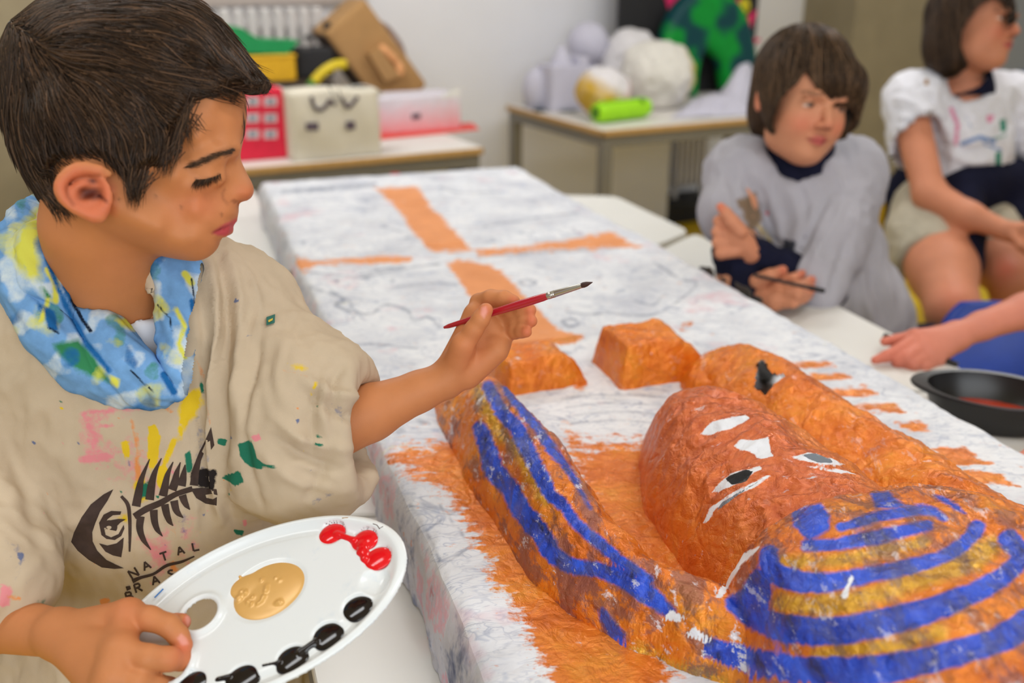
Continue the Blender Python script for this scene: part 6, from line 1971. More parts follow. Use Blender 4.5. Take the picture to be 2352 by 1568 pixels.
tube_chair((.955, 1.67), (-.5, -.86), plain('blue_chair_shell', lin(16, 66, 176), .3), 'blue plastic school chair behind the black paint tray', .42, True, .30, .20, (.56, .725))
# ---------------------------------------------------------------- palette, brush and other things held or standing near
pu = on_pal(932, 1262)-on_pal(330, 1585); pu /= np.linalg.norm(pu); pv = np.cross(pn, pu)
ploc = lambda x, y: np.array([(on_pal(x, y)-PC) @ pu, (on_pal(x, y)-PC) @ pv])
ends = np.array([ploc(*q) for q in ((937,1290),(760,1186),(600,1222),(430,1302),(318,1392),(880,1410),(760,1512),(925,1245),(860,1196))])
# ellipse through the outline
Am = np.c_[ends[:, 0]**2, ends[:, 0]*ends[:, 1], ends[:, 1]**2, ends[:, 0], ends[:, 1]]
co = np.linalg.lstsq(Am, np.ones(len(ends)), rcond=None)[0]
Q2 = np.array([[co[0], co[1]/2], [co[1]/2, co[2]]]); ec = np.linalg.solve(-2*Q2, co[3:]); kk = 1+ec @ Q2 @ ec
ev, evec = np.linalg.eigh(Q2/kk)
m1 = evec[:, 0]*np.sign(evec[0, 0])
pu, pv = pu*m1[0]+pv*m1[1], pv*m1[0]-pu*m1[1]
ec = np.array([ec @ m1, ec[1]*m1[0]-ec[0]*m1[1]]); ea, eb = 1/math.sqrt(ev[0]), 1/math.sqrt(ev[1])
print('palette half axes', ea, eb)
PA = lambda a, b, n: PC + np.asarray(a)[..., None]*pu + np.asarray(b)[..., None]*pv + np.asarray(n)[..., None]*pn
WELLS = [((762,1224),30),((836,1240),30),((868,1281),32),((862,1335),34),((820,1396),36),((752,1460),38),((670,1515),39),((556,1560),42),((440,1572),40)]
HO_ = ploc(462, 1413); HRX = np.linalg.norm(ploc(502, 1400)-ploc(424, 1424))/2; NO_ = ploc(395, 1530)
C = Clay([ec[0]-ea-.008, ec[1]-eb-.008, -.012], [ec[0]+ea+.008, ec[1]+eb+.008, .012], .0011)


def f_pal(a, b, n):
    q = np.sqrt(((a-ec[0])/ea)**2+((b-ec[1])/eb)**2); de = (q-1)*min(ea, eb)*.97
    h = .0035*np.exp(-((de+.0035)/.0035)**2) - .0022*np.exp(-((de+.012)/.004)**2)
    for (x, y), r in WELLS:
        w_ = ploc(x, y); rr = np.sqrt((a-w_[0])**2+(b-w_[1])**2); R_ = .0125
        h = h - .0045*np.clip(1-(rr/R_)**2, 0, 1)**.8
    m_ = ploc(615, 1356); rr = np.sqrt(((a-m_[0])/.034)**2+((b-m_[1])/.030)**2); h = h - .003*np.clip(1-rr**4, 0, 1)
    dh = np.sqrt((a-HO_[0])**2+(b-HO_[1])**2)-HRX
    h = h + .003*np.exp(-((dh-.003)/.003)**2)
    t = np.clip(((a-NO_[0])*(-1)+0*b)/.10, 0, 1)
    dn = np.sqrt((a-NO_[0]+.10*t)**2+(b-NO_[1]-.03*t)**2)-.0145
    h = h + .003*np.exp(-((dn-.003)/.003)**2)
    f = np.abs(n-h)-.0013
    f = np.maximum(f, de); f = np.maximum(f, -dh); f = np.maximum(f, -dn)
    return f*.8


C.field(f_pal)
V, F = C.net(); V = relax(V, F, 2, .5)
m, nt, b = _new('white_palette_plastic')
v = coords(nt); c = mix(nt, mth(nt, 'MULTIPLY', mth(nt, 'DIVIDE', mth(nt, 'SUBTRACT', tex_noise(nt, v, 30, 5, .7), .62), .1, True), .25), lin(226, 230, 232), lin(190, 206, 222))
nt.links.new(c, b.inputs['Base Color']); b.inputs['Roughness'].default_value = .22; b.inputs['Subsurface Weight'].default_value = .15; b.inputs['Subsurface Radius'].default_value = (.004, .004, .004)
M['palette'] = m
pal = mk('paint_palette', PA(V[:, 0], V[:, 1], V[:, 2]), F, M['palette'], None, tuple(PC))
tag(pal, 'white oval plastic palette with red, black and gold paint held by the boy', 'palette')


def wet(name, rgb, rough=.08, metal=0.0, bmp=0.0):
    m = plain(name, rgb, rough, metal, .03, 60, bmp, 900); return m


def puddle(name, blobs, mat, extra=None, res=.0007):
    """paint lying in the palette: (pixel x, y, radius a, radius b, height)"""
    q = np.array([ploc(x[0], x[1]) for x in blobs]); r = max(max(x[2], x[3]) for x in blobs)
    C = Clay([*(q.min(0)-r-.004), -.007], [*(q.max(0)+r+.004), .007], res)
    for (x, y, ra, rb, h, base), p in zip(blobs, q): C.ell((p[0], p[1], base), (ra, rb, h), .0022)
    if extra: extra(C)
    C.slab((0, 0, -.0055), (0, 0, -1))
    V, F = C.net(); V = relax(V, F, 1)
    return mk(name, PA(V[:, 0], V[:, 1], V[:, 2]), F, mat, pal)


M['red_paint'] = wet('wet_red_paint', lin(222, 14, 26), .12)
M['black_paint'] = wet('wet_black_paint', lin(20, 14, 16), .10)
M['gold_paint'] = wet('wet_gold_paint', lin(216, 168, 96), .3, .12)
ln = lambda x0, y0, x1, y1, r, h, base, n=6: [(x0+(x1-x0)*t, y0+(y1-y0)*t, r, r, h, base) for t in np.linspace(0, 1, n)]
puddle('red_paint', [(762,1224,.0118,.0108,.0030,-.0012),(838,1240,.0118,.0108,.0034,-.0010),(868,1281,.0122,.0110,.0030,-.0012)]+ln(775,1228,815,1242,.003,.003,-.0003)+ln(832,1252,838,1285,.0034,.003,0)+[(832,1268,.0052,.0045,.003,0)], M['red_paint'])
puddle('black_paint', [(820,1396,.0128,.0115,.0030,-.0014)], M['black_paint'])
puddle('black_paint', [(752,1460,.0132,.0118,.0030,-.0012),(670,1515,.0136,.012,.0032,-.0010),(556,1560,.0155,.0125,.0032,-.001),(440,1574,.015,.012,.0032,-.001)]+ln(725,1475,690,1500,.0026,.0028,0)+ln(645,1522,606,1530,.0012,.0022,.0003)+ln(530,1555,500,1562,.002,.0024,0), M['black_paint'])
rs = np.random.RandomState(8); bl = []
for i in range(26): bl.append((rs.uniform(545, 660), 1388-rs.rand()**2*60+rs.uniform(-6, 6), .0011*rs.uniform(.6, 1.4), .0011*rs.uniform(.6, 1.4), .0011, .0016))
puddle('gold_paint', [(618,1356,.0305,.0275,.0024,-.0006),(560,1345,.014,.010,.0024,-.0004),(650,1345,.018,.018,.0024,-.0006)]+bl, M['gold_paint'], res=.0009)
# traces of paint on the rim
for nm, L, mt in (('paint_trace', [(857,1203),(866,1206),(872,1214),(880,1209)], plain('dried_brown_paint', lin(70, 36, 28), .6)), ('paint_trace', [(355,1372),(375,1352)], plain('dried_blue_paint', lin(60, 120, 190), .6)), ('paint_trace', [(786,1190),(800,1189)], plain('dried_ochre_paint', lin(170, 120, 50), .6))):
    mb = MB(); mb.tube([on_pal(x, y, .0042) for x, y in L], .0006, 6); mb.build(nm, mt, pal, smooth=True)

# brush
b0, b1 = D(1020, 752, .957), D(1361, 648, .872)
bp = lambda t: b0+(b1-b0)*t
bt = thing('paint_brush', bp(.4), 'small red-handled paint brush held by the boy over the mummy case', 'brush')
ts = np.linspace(0, .722, 22); R = np.interp(ts, [0, .01, .05, .35, .55, .70, .722], [.0012, .0020, .0023, .0034, .0040, .0036, .0030])
mb = MB(); mb.tube([bp(t) for t in ts], R, 14); mb.build('handle', plain('red_lacquer', lin(172, 22, 40), .25, var=.04, coat=.4), bt, smooth=True)
ts = np.array([.715, .72, .74, .745, .75, .755, .76, .765, .77, .93, .935]); R = np.array([.0030, .0034, .0034, .0030, .0034, .0030, .0034, .0030, .0033, .0023, .0022])
mb = MB(); mb.tube([bp(t) for t in ts], R, 14); mb.build('ferrule', M['steel'], bt, smooth=True)
L = []
rs = np.random.RandomState(4); ax = (b1-b0)/np.linalg.norm(b1-b0); s1 = np.cross(ax, UP); s1 /= np.linalg.norm(s1); s2 = np.cross(ax, s1)
mb = MB(); mb.tube([bp(t) for t in (.925, .945, .965, .985, 1.0)], [.0020, .0026, .0022, .0011, .0003], 12); br = mb.build('bristles', plain('dark_bristle', lin(58, 30, 24), .5, var=.3, vscale=600), bt, smooth=True)
mb = MB()
for t in np.linspace(.44, .56, 9):
    c0 = bp(t)-VF*.0036+VU*.0004; mb.box(c0, ax, VU, VF, .0011, .0008, .0002)
mb.build('gold_lettering', plain('gold_print', lin(150, 110, 40), .4), bt, kind='stuff')

# charcoal stick of the boy in grey
mb = MB(); a0, a1 = T(1733, 632, .828), T(1892, 668, .838); mb.tube([a0, a0*.2+a1*.8, a0*.18+a1*.82, a1], [.0035, .0035, .0048, .0046], 10)
st = mb.build('charcoal_stick', M['black'], None, tuple(a0), smooth=True); tag(st, 'thin black stick held by the boy in the grey smock', 'stick')
# black-handled tool of the child at the right
mb = MB(); a0, a1 = D(2030, 770, 1.72), D(2200, 838, 1.655); mb.tube([a0, a0*.85+a1*.15, a0*.84+a1*.16, a1], [.0055, .0055, .004, .0045], 10)
st = mb.build('black_brush', M['black_plastic'], None, tuple(a0), smooth=True); tag(st, 'black brush in the pointing hand at the right', 'brush')
mb = MB(); a0, a1 = D(2326, 1100, 1.235), D(2420, 1040, 1.24); mb.tube([a0, a0*.93+a1*.07, a1], [.001, .0035, .0035], 10)
st = mb.build('green_pencil', plain('green_lacquer', lin(60, 130, 60), .35), None, tuple(a0), smooth=True); tag(st, 'green pencil held at the right edge over the mummy case', 'pencil')

# the black paint tray
tcn = atz(2282, 895, .80); tcn[2] = .752; tu = np.array([.93, -.36, 0]); tu /= np.linalg.norm(tu); tv = np.array([-tu[1], tu[0], 0])
cup = thing('paint_tray', (tcn[0], tcn[1], .751), 'black oval plastic tray with red paint on the white table', 'tray')


def ering(s_, z, n=56):
    out = []
    for t in np.linspace(0, 2*math.pi, n, endpoint=False):
        k = s_*(1+.035*math.cos(2*t)); k += (.13*math.exp(-((t-math.pi)/.42)**2) if s_ > 1.0 else 0)
        out.append(tcn*[1, 1, 0]+tu*TRAY_A*k*math.cos(t)+tv*TRAY_B*k*math.sin(t)+UP*z)
    return out


TRAY_A, TRAY_B = .092, .070
prof = [(.02, .7515), (.78, .7515), (.84, .756), (.955, .795), (1.05, .796), (1.065, .799), (1.05, .802), (.94, .801), (.825, .760), (.77, .7565), (.02, .7565)]
mb = MB(); V = []; n = 56
for s_, z in prof: V += ering(s_, z)
F = [(j*n+k, j*n+(k+1) % n, (j+1)*n+(k+1) % n, (j+1)*n+k) for j in range(len(prof)-1) for k in range(n)]+[tuple(range(n))[::-1], tuple(range((len(prof)-1)*n, len(prof)*n))]
mb.add(V, F); mb.build('tray_body', M['black_plastic'], cup, smooth=True)
C = Clay([-.10, -.07, -.004], [.10, .07, .008], .0016); C.ell((0, 0, 0), (.072, .053, .0035), .002); C.ell((.03, .02, .001), (.03, .02, .004), .004); C.slab((0, 0, -.001), (0, 0, -1)); V, F = C.net()
mk('red_paint', tcn*[1, 1, 0]+V[:, :1]*tu+V[:, 1:2]*tv+(V[:, 2:]+.7625)*UP, F, plain('wet_rust_paint', lin(168, 52, 26), .2), cup)
for a, b_ in ((-.01, .006), (.03, -.004)):
    C = Clay([a-.03, b_-.02, -.004], [a+.03, b_+.02, .008], .0014); C.ell((a, b_, .002), (.018, .009, .0035), .002); V, F = C.net(); mk('cream_paint', tcn*[1, 1, 0]+V[:, :1]*tu+V[:, 1:2]*tv+(V[:, 2:]+.764)*UP, F, plain('wet_cream_paint', lin(222, 190, 130), .3), cup)
# ---------------------------------------------------------------- things on the two desks at the back
def pos(x, y, z=.75):
    p = atz(x, y, z); return wn(p)


def zat(x, y, n): return float(atn(x, y, n)[2])
def wat(x, y, n): return float(atn(x, y, n) @ WD)


def front(x0, x1, yb, yt, depth, z=.75, n=None):
    """the extent of a box whose front face fills these pixels: (w0, w1, n0, n1, z0, z1)"""
    n = n if n is not None else pos((x0+x1)/2, yb, z)[1]; ym = (yb+yt)/2
    return wat(x0, ym, n), wat(x1, ym, n), n, n+depth, z, zat((x0+x1)/2, yt, n)


def cut_patch(name, parent, mat, pts, n, th=.003):
    """a flat cut-out on a front face"""
    mb = MB(); P = [atn(x, y, n) for x, y in pts]; mb.prism(P, -WN*th); return mb.build(name, mat, parent)


# red house front
w0, w1, n0, n1, z0_, z1_ = front(520, 656, 369, 206, .09)
house = thing('cardboard_house', wp((w0+w1)/2, n0, .75), 'red painted cardboard house front with grey windows on the left desk', 'model house')
mb = MB(); wbox(mb, w0, w1, n0, n1, .751, z1_, .004); mb.build('house_body', plain('crimson_paint', lin(226, 24, 62), .6, var=.08), house)
gm = plain('grey_window_paint', lin(140, 152, 164), .7, var=.2, vscale=60); wm = plain('pinkish_white_paint', lin(226, 200, 206), .7, var=.1)
for x in (538, 580, 621):
    for y in (233, 271, 308):
        a = [(x-15, y-10), (x+15, y-11), (x+15, y+10), (x-15, y+11)]
        f_ = cut_patch('window_patch', house, wm, a, n0, .002)
        cut_patch('window_pane', f_, gm, [(x-8, y-6), (x+8, y-7), (x+8, y+6), (x-8, y+7)], n0-.002, .002)
mb = MB(); wbox(mb, w1-.001, w1+.007, n0-.004, n1, .751, z1_, .003); mb.build('white_side', M['table_cream'], house)
# cream paper bag with drawings
w0, w1, n0, n1, z0_, z1_ = front(669, 872, 364, 207, .12)
bag = thing('paper_bag', wp((w0+w1)/2, n0, .75), 'cream paper box with two small pictures and a dark scribble beside the red house', 'box')
us = np.linspace(0, 1, 16); V = []; F = []
for j, v_ in enumerate(us):
    for i, u_ in enumerate(us):
        V.append(wp(w0+(w1-w0)*u_, n0-.012*math.sin(u_*3.1)*math.sin(v_*3.1)+.004*math.sin(9*u_+5*v_), .751+(z1_-.751)*v_*(1+.02*math.sin(5*u_))))
F = [(j*16+i, j*16+i+1, (j+1)*16+i+1, (j+1)*16+i) for j in range(15) for i in range(15)]; k = len(V)
V2 = [np.array(p)+WN*.12 for p in V]; F2 = [tuple(q+k for q in f[::-1]) for f in F]
bd = [i for i in range(16)]+[i*16+15 for i in range(1, 16)]+[15*16+i for i in range(14, -1, -1)]+[i*16 for i in range(14, 0, -1)]
F3 = [(bd[(i+1) % len(bd)], bd[i], bd[i]+k, bd[(i+1) % len(bd)]+k) for i in range(len(bd))]
mk('bag_body', np.array(V+V2), F+F2+F3, plain('cream_paper', lin(222, 214, 196), .85, var=.06, vscale=8), bag)
pm = plain('printed_picture', lin(92, 78, 92), .5, var=.6, vscale=160)
cut_patch('small_picture', bag, pm, [(702, 282), (731, 281), (732, 299), (703, 300)], n0-.015, .002); cut_patch('small_picture', bag, pm, [(794, 279), (815, 278), (816, 297), (795, 298)], n0-.015, .002)
sm = plain('dark_purple_paint', lin(70, 54, 66), .6)
for L in ([(715, 222), (722, 246), (737, 252), (752, 240), (757, 228)], [(785, 226), (798, 246), (810, 238), (822, 222)], [(757, 230), (770, 240)]):
    mb = MB(); mb.tube(spline([atn(x, y, n0-.014) for x, y in L], 16), .0065, 8); mb.build('painted_scribble', sm, bag, smooth=True)
mb = MB(); mb.tube(spline([atn(x, y, n0-.02) for x, y in ((752, 192), (762, 212), (775, 226), (782, 224), (778, 205))], 18), .0016, 6); mb.build('wire_loop', M['black_plastic'], bag, smooth=True)
mb = MB(); P_ = spline([atn(x, y, n0+.05) for x, y in ((770, 212), (795, 200), (832, 194), (862, 202), (880, 216))], 24)
for i in range(23): mb.add([P_[i], P_[i+1], P_[i+1]+WN*.07-UP*.01, P_[i]+WN*.07-UP*.01, P_[i]-UP*.004, P_[i+1]-UP*.004, P_[i+1]+WN*.07-UP*.014, P_[i]+WN*.07-UP*.014], [(0,1,2,3),(7,6,5,4),(0,4,5,1),(2,6,7,3)])
mb.build('curled_flap', M['table_white'], bag, smooth=True)
# pale pink box and red sheet
w0, w1, n0, n1, z0_, z1_ = front(866, 1058, 306, 222, .20)
mb = MB(); q = [atz(x, y, .7512) for x, y in ((860, 322), (1100, 298), (1085, 284), (1000, 285), (860, 300))]; mb.prism(q, UP*.004)
o = mb.build('red_sheet', plain('red_card', lin(232, 72, 62), .6), None, tuple(q[0])); tag(o, 'flat red card sheet under the pale pink box on the left desk', 'card')
pb = thing('pink_box', wp((w0+w1)/2, n0, .756), 'pale pink and white paper box on the red sheet', 'box')
mb = MB(); wbox(mb, w0, w1, n0, n1, .756, z1_, .004); V_ = np.array(mb.v)
o = mk('box_body', V_, mb.f, layered('pink_washed_paper', lin(218, 212, 222), [('pk', lin(236, 128, 128), None, .5)], .8, 30, .9, .2), pb, smooth=False, attrs={'pk': np.clip(.75-(V_[:, 2]-.756)*8, 0, 1)})
cut_patch('small_mark', pb, pm, [(945, 262), (965, 260), (966, 272), (946, 274)], n0, .002)
mb = MB(); mb.add([wp(w1-.10, n0-.001, z1_-.01), wp(w1, n0-.001, z1_-.01), wp(w1+.0, n0-.001, z1_+.03), wp(w1-.02, n0+.003, z1_+.022)], [(0, 1, 2, 3)]); mb.add([wp(w1-.10, n0+.003, z1_-.01), wp(w1, n0+.003, z1_-.01), wp(w1+.0, n0+.003, z1_+.03), wp(w1-.02, n0+.006, z1_+.022)], [(3, 2, 1, 0)]); mb.build('torn_flap', M['table_white'], pb)

# the kraft paper mask leaning back on the pile
nk = pos(900, 300)[1]+.27
kc = atn(868, 138, nk); kax = atn(925, 228, nk)-atn(800, 62, nk); kl = np.linalg.norm(kax); kax /= kl
kx = np.cross(kax, WN); kx /= np.linalg.norm(kx); kx = kx if kx @ WD > 0 else -kx; kn = np.cross(kax, kx); kn = kn if kn @ WN < 0 else -kn
mask = thing('kraft_mask', kc-kax*-.15, 'brown kraft-paper box mask with a folded nose leaning over the boxes on the left desk', 'mask')
mk_k = plain('kraft_card', lin(176, 134, 84), .75, var=.07, vscale=9)
mb = MB(); mb.box(kc+kn*-.10, kx, kax, kn, .112, kl*.60, .10, .02); mb.build('mask_body', mk_k, mask)
mb = MB(); mb.box(kc+kn*-.10-kx*.113, kx, kax, kn, .003, kl*.56, .085, .001); mb.build('dark_side', plain('dark_brown_card', lin(58, 40, 34), .8), mask)
mb = MB(); mb.prism([atn(x, y, nk)+kn*.003 for x, y in ((838, 122), (862, 106), (912, 172), (876, 186))], kn*.045); mb.build('nose', mk_k, mask)
mb = MB(); mb.tube(spline([atn(x, y, nk)+kn*.02 for x, y in ((868, 106), (888, 122), (900, 134), (912, 150), (914, 164), (906, 172))], 20), [.010]+[.017]*8+[.012]*2+[.019]*8+[.010], 10); mb.build('folded_lip', plain('lit_kraft_card', lin(236, 170, 114), .5), mask, smooth=True)  # fold lit orange: the light is put into the card colour
for x, y, r in ((757, 62, .018), (796, 57, .019), (835, 36, .020), (712, 88, .012)):
    c0 = atn(x, y, nk)+kn*-.03; C = Clay(c0-.04, c0+.04, .003); C.ell(c0, (r, r*.8, r), 0); V, F = C.net(); V = V+vnormals(V, F)*(.004*noise(V*150))[:, None]; mk('pompom', V, F, M['black'], mask)
mb = MB(); mb.tube(spline([atn(x, y, nk)+kn*-.08 for x, y in ((872, 48), (905, 66), (935, 105), (945, 145), (925, 160))], 24), .010, 8); mb.build('carry_loop', plain('mauve_cord', lin(150, 128, 124), .8), mask, smooth=True)
# crate behind, with the yellow box, the green folder and the black box on it
w0, w1, n0, n1, z0_, z1_ = front(470, 770, 300, 190, .26, n=pos(600, 330)[1]+.20)
ob = thing('crate', wp((w0+w1)/2, n0, .75), 'dark brown box behind the red house, under the yellow box', 'box')
mb = MB(); wbox(mb, w0, w1, n0, n1, .751, z1_, .006); mb.build('crate_body', plain('dark_crate', lin(58, 44, 32), .7), ob)
mb = MB(); wbox(mb, w0+.01, w1-.01, n0-.003, n0, z1_-.035, z1_-.02); mb.build('crate_band', M['black'], ob)
zc = z1_
w0, w1, n0, n1, z0_, z1_ = front(560, 680, 186, 126, .16, zc, n0+.02)
ob = thing('yellow_box', wp((w0+w1)/2, n0, zc), 'mustard yellow box on top of the dark brown box', 'box')
mb = MB(); wbox(mb, w0, w1, n0, n1, zc+.001, z1_-.01, .004); mb.build('box_body', plain('mustard_card', lin(214, 164, 10), .6), ob)
mb = MB(); wbox(mb, w0-.004, w1+.004, n0-.004, n1+.004, z1_-.012, z1_, .003); mb.build('box_lid', plain('mustard_lid', lin(224, 176, 30), .6), ob)
zy = z1_
mb = MB(); P_ = [atn(x, y, n0+.01) for x, y in ((520, 122), (660, 124), (690, 94), (596, 90), (555, 64), (520, 60))]; mb.prism(P_, WN*.14)
o = mb.build('green_folder', plain('green_card', lin(0, 140, 74), .5, var=.05), None, tuple(P_[0])); tag(o, 'bright green folded card lying on the yellow box', 'folder')
w0, w1, n0b, n1b, z0_, z1_ = front(684, 768, 186, 112, .15, zc, n0+.05)
mb = MB(); wbox(mb, w0, w1, n0b, n1b, zc+.001, z1_, .01); o = mb.build('black_box', M['black'], None, wp((w0+w1)/2, n0b, zc)); tag(o, 'black box between the yellow box and the kraft mask', 'box')
P_ = spline([atn(x, y, n0-.075) for x, y in ((712, 200), (722, 186), (742, 165), (768, 150), (794, 147))], 22)
tt = thing('cardboard_tube', P_[0], 'bent yellow tube with a green end in front of the kraft mask', 'tube')
mb = MB(); mb.tube(P_[5:], .019, 12); mb.build('tube_body', plain('yellow_tube', lin(216, 190, 20), .5), tt, smooth=True)
mb = MB(); mb.tube(P_[:6], .0195, 12); mb.build('green_end', plain('green_tube', lin(70, 120, 30), .5), tt, smooth=True)

# ---- right desk: white papier-mache shapes
wp_m = plain('white_papier_mache', lin(220, 217, 220), .85, var=.05, vscale=14, bmp=.25, bscale=60)
wl_m = plain('lilac_white_paper', lin(200, 198, 214), .85, var=.04, vscale=14)


def lump(name, x, y, n, ra, rb, label, cat, mat, seed, extra=None, attrs=None, amp=.012):
    c0 = atn(x, y, n); s = np.linalg.norm(atn(x+1, y, n)-c0)/1.0
    sx = abs(wat(x+1, y, n)-wat(x, y, n)); sz = abs(zat(x, y+1, n)-zat(x, y, n))
    ra_, rb_ = ra*sx*1.08, rb*sz*1.04
    cz = max(float(c0[2]), .752+rb_*.93); c0 = np.array([c0[0], c0[1], cz])
    R = max(ra_, rb_)+.03
    C = Clay(c0-R, c0+R, .0055); C.ell(c0, (ra_, ra_, rb_), 0)
    if extra: extra(C, c0, ra_, rb_)
    C.slab((0, 0, .752), (0, 0, -1))
    V, F = C.net(); V = relax(V, F, 1); N = vnormals(V, F); V = V+N*(amp*fbm(V*11+seed, 3)-.003*np.abs(noise(V*30)))[:, None]
    V[:, 2] = np.maximum(V[:, 2], .7512)
    A = attrs(V, c0) if attrs else None
    o = mk(name, V, F, mat, None, tuple(c0-[0, 0, rb_]), attrs=A); tag(o, label, cat, 'white papier-mache shapes on the right desk'); return o


lump('papier_mache_egg', 1448, 150, 4.09, 56, 82, 'tall white papier-mache egg behind the lumpy one', 'ball', wp_m, 1)
lump('papier_mache_lump', 1508, 196, 3.86, 64, 76, 'large lumpy white papier-mache form beside the green arch', 'ball', layered('ochre_edged_mache', lin(224, 220, 212), [('oc', lin(206, 176, 84), None, .5)], .85, 20, .7, .3, 60, .004), 2,
     lambda C, c, a, b: (C.ell(c+UP*b*.45-WD*a*.35, (a*.6, a*.6, b*.5), .03), C.ell(c-UP*b*.45+WD*a*.1, (a*.75, a*.8, b*.6), .03)), lambda V, c: {'oc': np.clip(((V-c) @ WD-.07)*14, 0, 1)}, .016)
lump('papier_mache_ball', 1386, 210, 3.70, 52, 54, 'small white papier-mache ball with ochre and pink stains behind the green case', 'ball', layered('stained_mache', lin(224, 220, 222), [('oc', lin(206, 166, 60), None, .8), ('pk', lin(220, 150, 150), None, .8)], .85, 20, .7, .3, 60, .004), 3, None,
     lambda V, c: {'oc': np.clip(.5-((V-c) @ WD)*10-((V-c) @ UP)*12, 0, 1)*.8, 'pk': np.clip(((V-c) @ WD)*10-((V-c) @ UP)*8-.1, 0, 1)*.8})
# castle of white card, with a pale ball on the block behind it
nc = 3.94
w0, w1, n0, n1, z0_, z1_ = front(1268, 1352, 238, 150, .15, n=nc)
cas = thing('white_castle', wp((w0+w1)/2, n0, .75), 'white card castle with a pointed tower on the right desk', 'model house')
mb = MB(); wbox(mb, w0, w1, n0, n1, .751, z1_, .006); mb.build('castle_body', wl_m, cas)
ctr = atn(1290, 130, nc+.06); zt_ = zat(1290, 104, nc+.06)
mb = MB(); mb.lathe((ctr[0], ctr[1], 0), [(.05, z1_-.005), (.045, z1_+.02), (.028, z1_+(zt_-z1_)*.6), (.012, zt_)], 12); mb.build('tower', wl_m, cas, smooth=True)
mb = MB(); wbox(mb, w1-.05, w1, n0, n1, z1_-.002, z1_+.03, .004); mb.build('battlement', wl_m, cas)
w0, w1, n0, n1, z0_, z1_ = front(1222, 1272, 240, 158, .10, n=nc+.08)
C = Clay(wp(w0, n0, .75)-.06, wp(w1, n1, z1_)+.10, .006); C.ell(wp((w0+w1)/2, (n0+n1)/2, .75+(z1_-.75)*.45), ((w1-w0)*.62, .06, (z1_-.75)*.56), 0); C.slab((0, 0, .752), (0, 0, -1)); V, F = C.net()
o = mk('white_dome', V, F, wl_m, None, wp((w0+w1)/2, n0, .75)); tag(o, 'pale white rounded form leaning left of the castle', 'model')
w0, w1, n0, n1, z0_, z1_ = front(1308, 1392, 240, 150, .10, n=nc+.19)
mb = MB(); wbox(mb, w0, w1, n0, n1, .751, z1_, .008); o = mb.build('white_block', wl_m, None, wp((w0+w1)/2, n0, .75)); tag(o, 'plain white block behind the castle carrying the round ball', 'block')
c0 = atn(1350, 118, nc+.24); r_ = abs(wat(1390, 118, nc+.24)-wat(1350, 118, nc+.24)); c0 = np.array([c0[0], c0[1], z1_+r_*.98]); C = Clay(c0-r_-.02, c0+r_+.02, .006); C.ell(c0, (r_, r_, r_), 0); V, F = C.net()
o = mk('paper_ball', V, F, wl_m, None, tuple(c0-[0, 0, r_])); tag(o, 'round lilac-white paper ball on the block behind the castle', 'ball')
# lime pencil case
a0, a1 = atz(1372, 284, .75), atz(1480, 270, .75); r_ = .043
pc = thing('pencil_case', (a0+a1)/2, 'lime green round pencil case on the front of the right desk', 'pencil case')
axd = (a1-a0)/np.linalg.norm(a1-a0)
ln_ = np.linalg.norm(a1-a0)
mb = MB(); ts = np.array([-.012, -.008, .01, .03, ln_-.03, ln_-.01, ln_+.008, ln_+.012]); mb.tube([a0+axd*t+UP*(r_+.002) for t in ts], [.6*r_, .85*r_, .97*r_, r_, r_, .97*r_, .85*r_, .6*r_], 20); mb.build('case_body', plain('lime_fabric', lin(160, 226, 10), .55, var=.06), pc, smooth=True)
mb = MB(); mb.tube([a0+axd*t+UP*(r_*1.92)-WN*.016 for t in (.01, ln_*.5, ln_-.01)], .004, 6); mb.build('zip', plain('green_zip', lin(80, 140, 20), .5), pc, smooth=True)
mb = MB(); mb.tube([a0+axd*(ln_*.8)+UP*(r_*1.9)-WN*.03, a0+axd*(ln_*.86)+UP*(r_*1.75)-WN*.045], .006, 6); mb.build('zip_tab', plain('dark_green_tab', lin(60, 120, 30), .5), pc, smooth=True)
for x, y, wd_ in ((1370, 290, 0), (1376, 288, 1)): pass
mb = MB(); mb.box(a0-axd*.013+UP*(r_+.002), axd, np.cross(UP, axd), UP, .0015, r_*.5, r_*.5, .001); mb.build('end_patch', plain('dark_green_end', lin(70, 120, 30), .5), pc)
# scraps of dark paper and an orange blob
rs = np.random.RandomState(12)
for i, (x, y, sx, sy, cl) in enumerate([(1225, 240, 24, 6, (40, 86, 96)), (1255, 246, 26, 6, (30, 56, 60)), (1300, 250, 34, 7, (50, 80, 84)), (1325, 262, 22, 6, (200, 200, 196)), (1345, 272, 20, 7, (206, 208, 206)), (1240, 252, 18, 4, (36, 60, 70))]):
    L = [(x+sx*math.cos(t)*rs.uniform(.7, 1.1), y+sy*math.sin(t)*rs.uniform(.7, 1.1)) for t in np.linspace(0, 6.28, 9)[:-1]]
    P_ = [atz(a, b_, .7512+.0006*i) for a, b_ in L]; mb = MB(); mb.prism(P_, UP*.0012)
    o = mb.build('paper_scrap', plain('scrap_%d' % i, lin(*cl), .7), None, tuple(P_[0]))
    tag(o, ['teal paper scrap farthest left on the right desk', 'dark green paper scrap beside the orange lump', 'dark teal paper scrap in front of the castle', 'whitish paper scrap left of the lime case', 'pale paper scrap touching the lime case', 'small dark scrap at the desk edge left of the orange lump'][i], 'paper', 'paper scraps on the right desk')
c0 = atz(1276, 248, .754); C = Clay(c0-.07, c0+.07, .004); C.ell(c0+UP*.018, (.036, .026, .022), 0); C.ell(c0+UP*.014+WD*.022, (.024, .022, .017), .01); C.slab((0, 0, .754), (0, 0, -1)); V, F = C.net(); V = V+vnormals(V, F)*(.004*noise(V*60))[:, None]
V[:, 2] = np.maximum(V[:, 2], .7535)
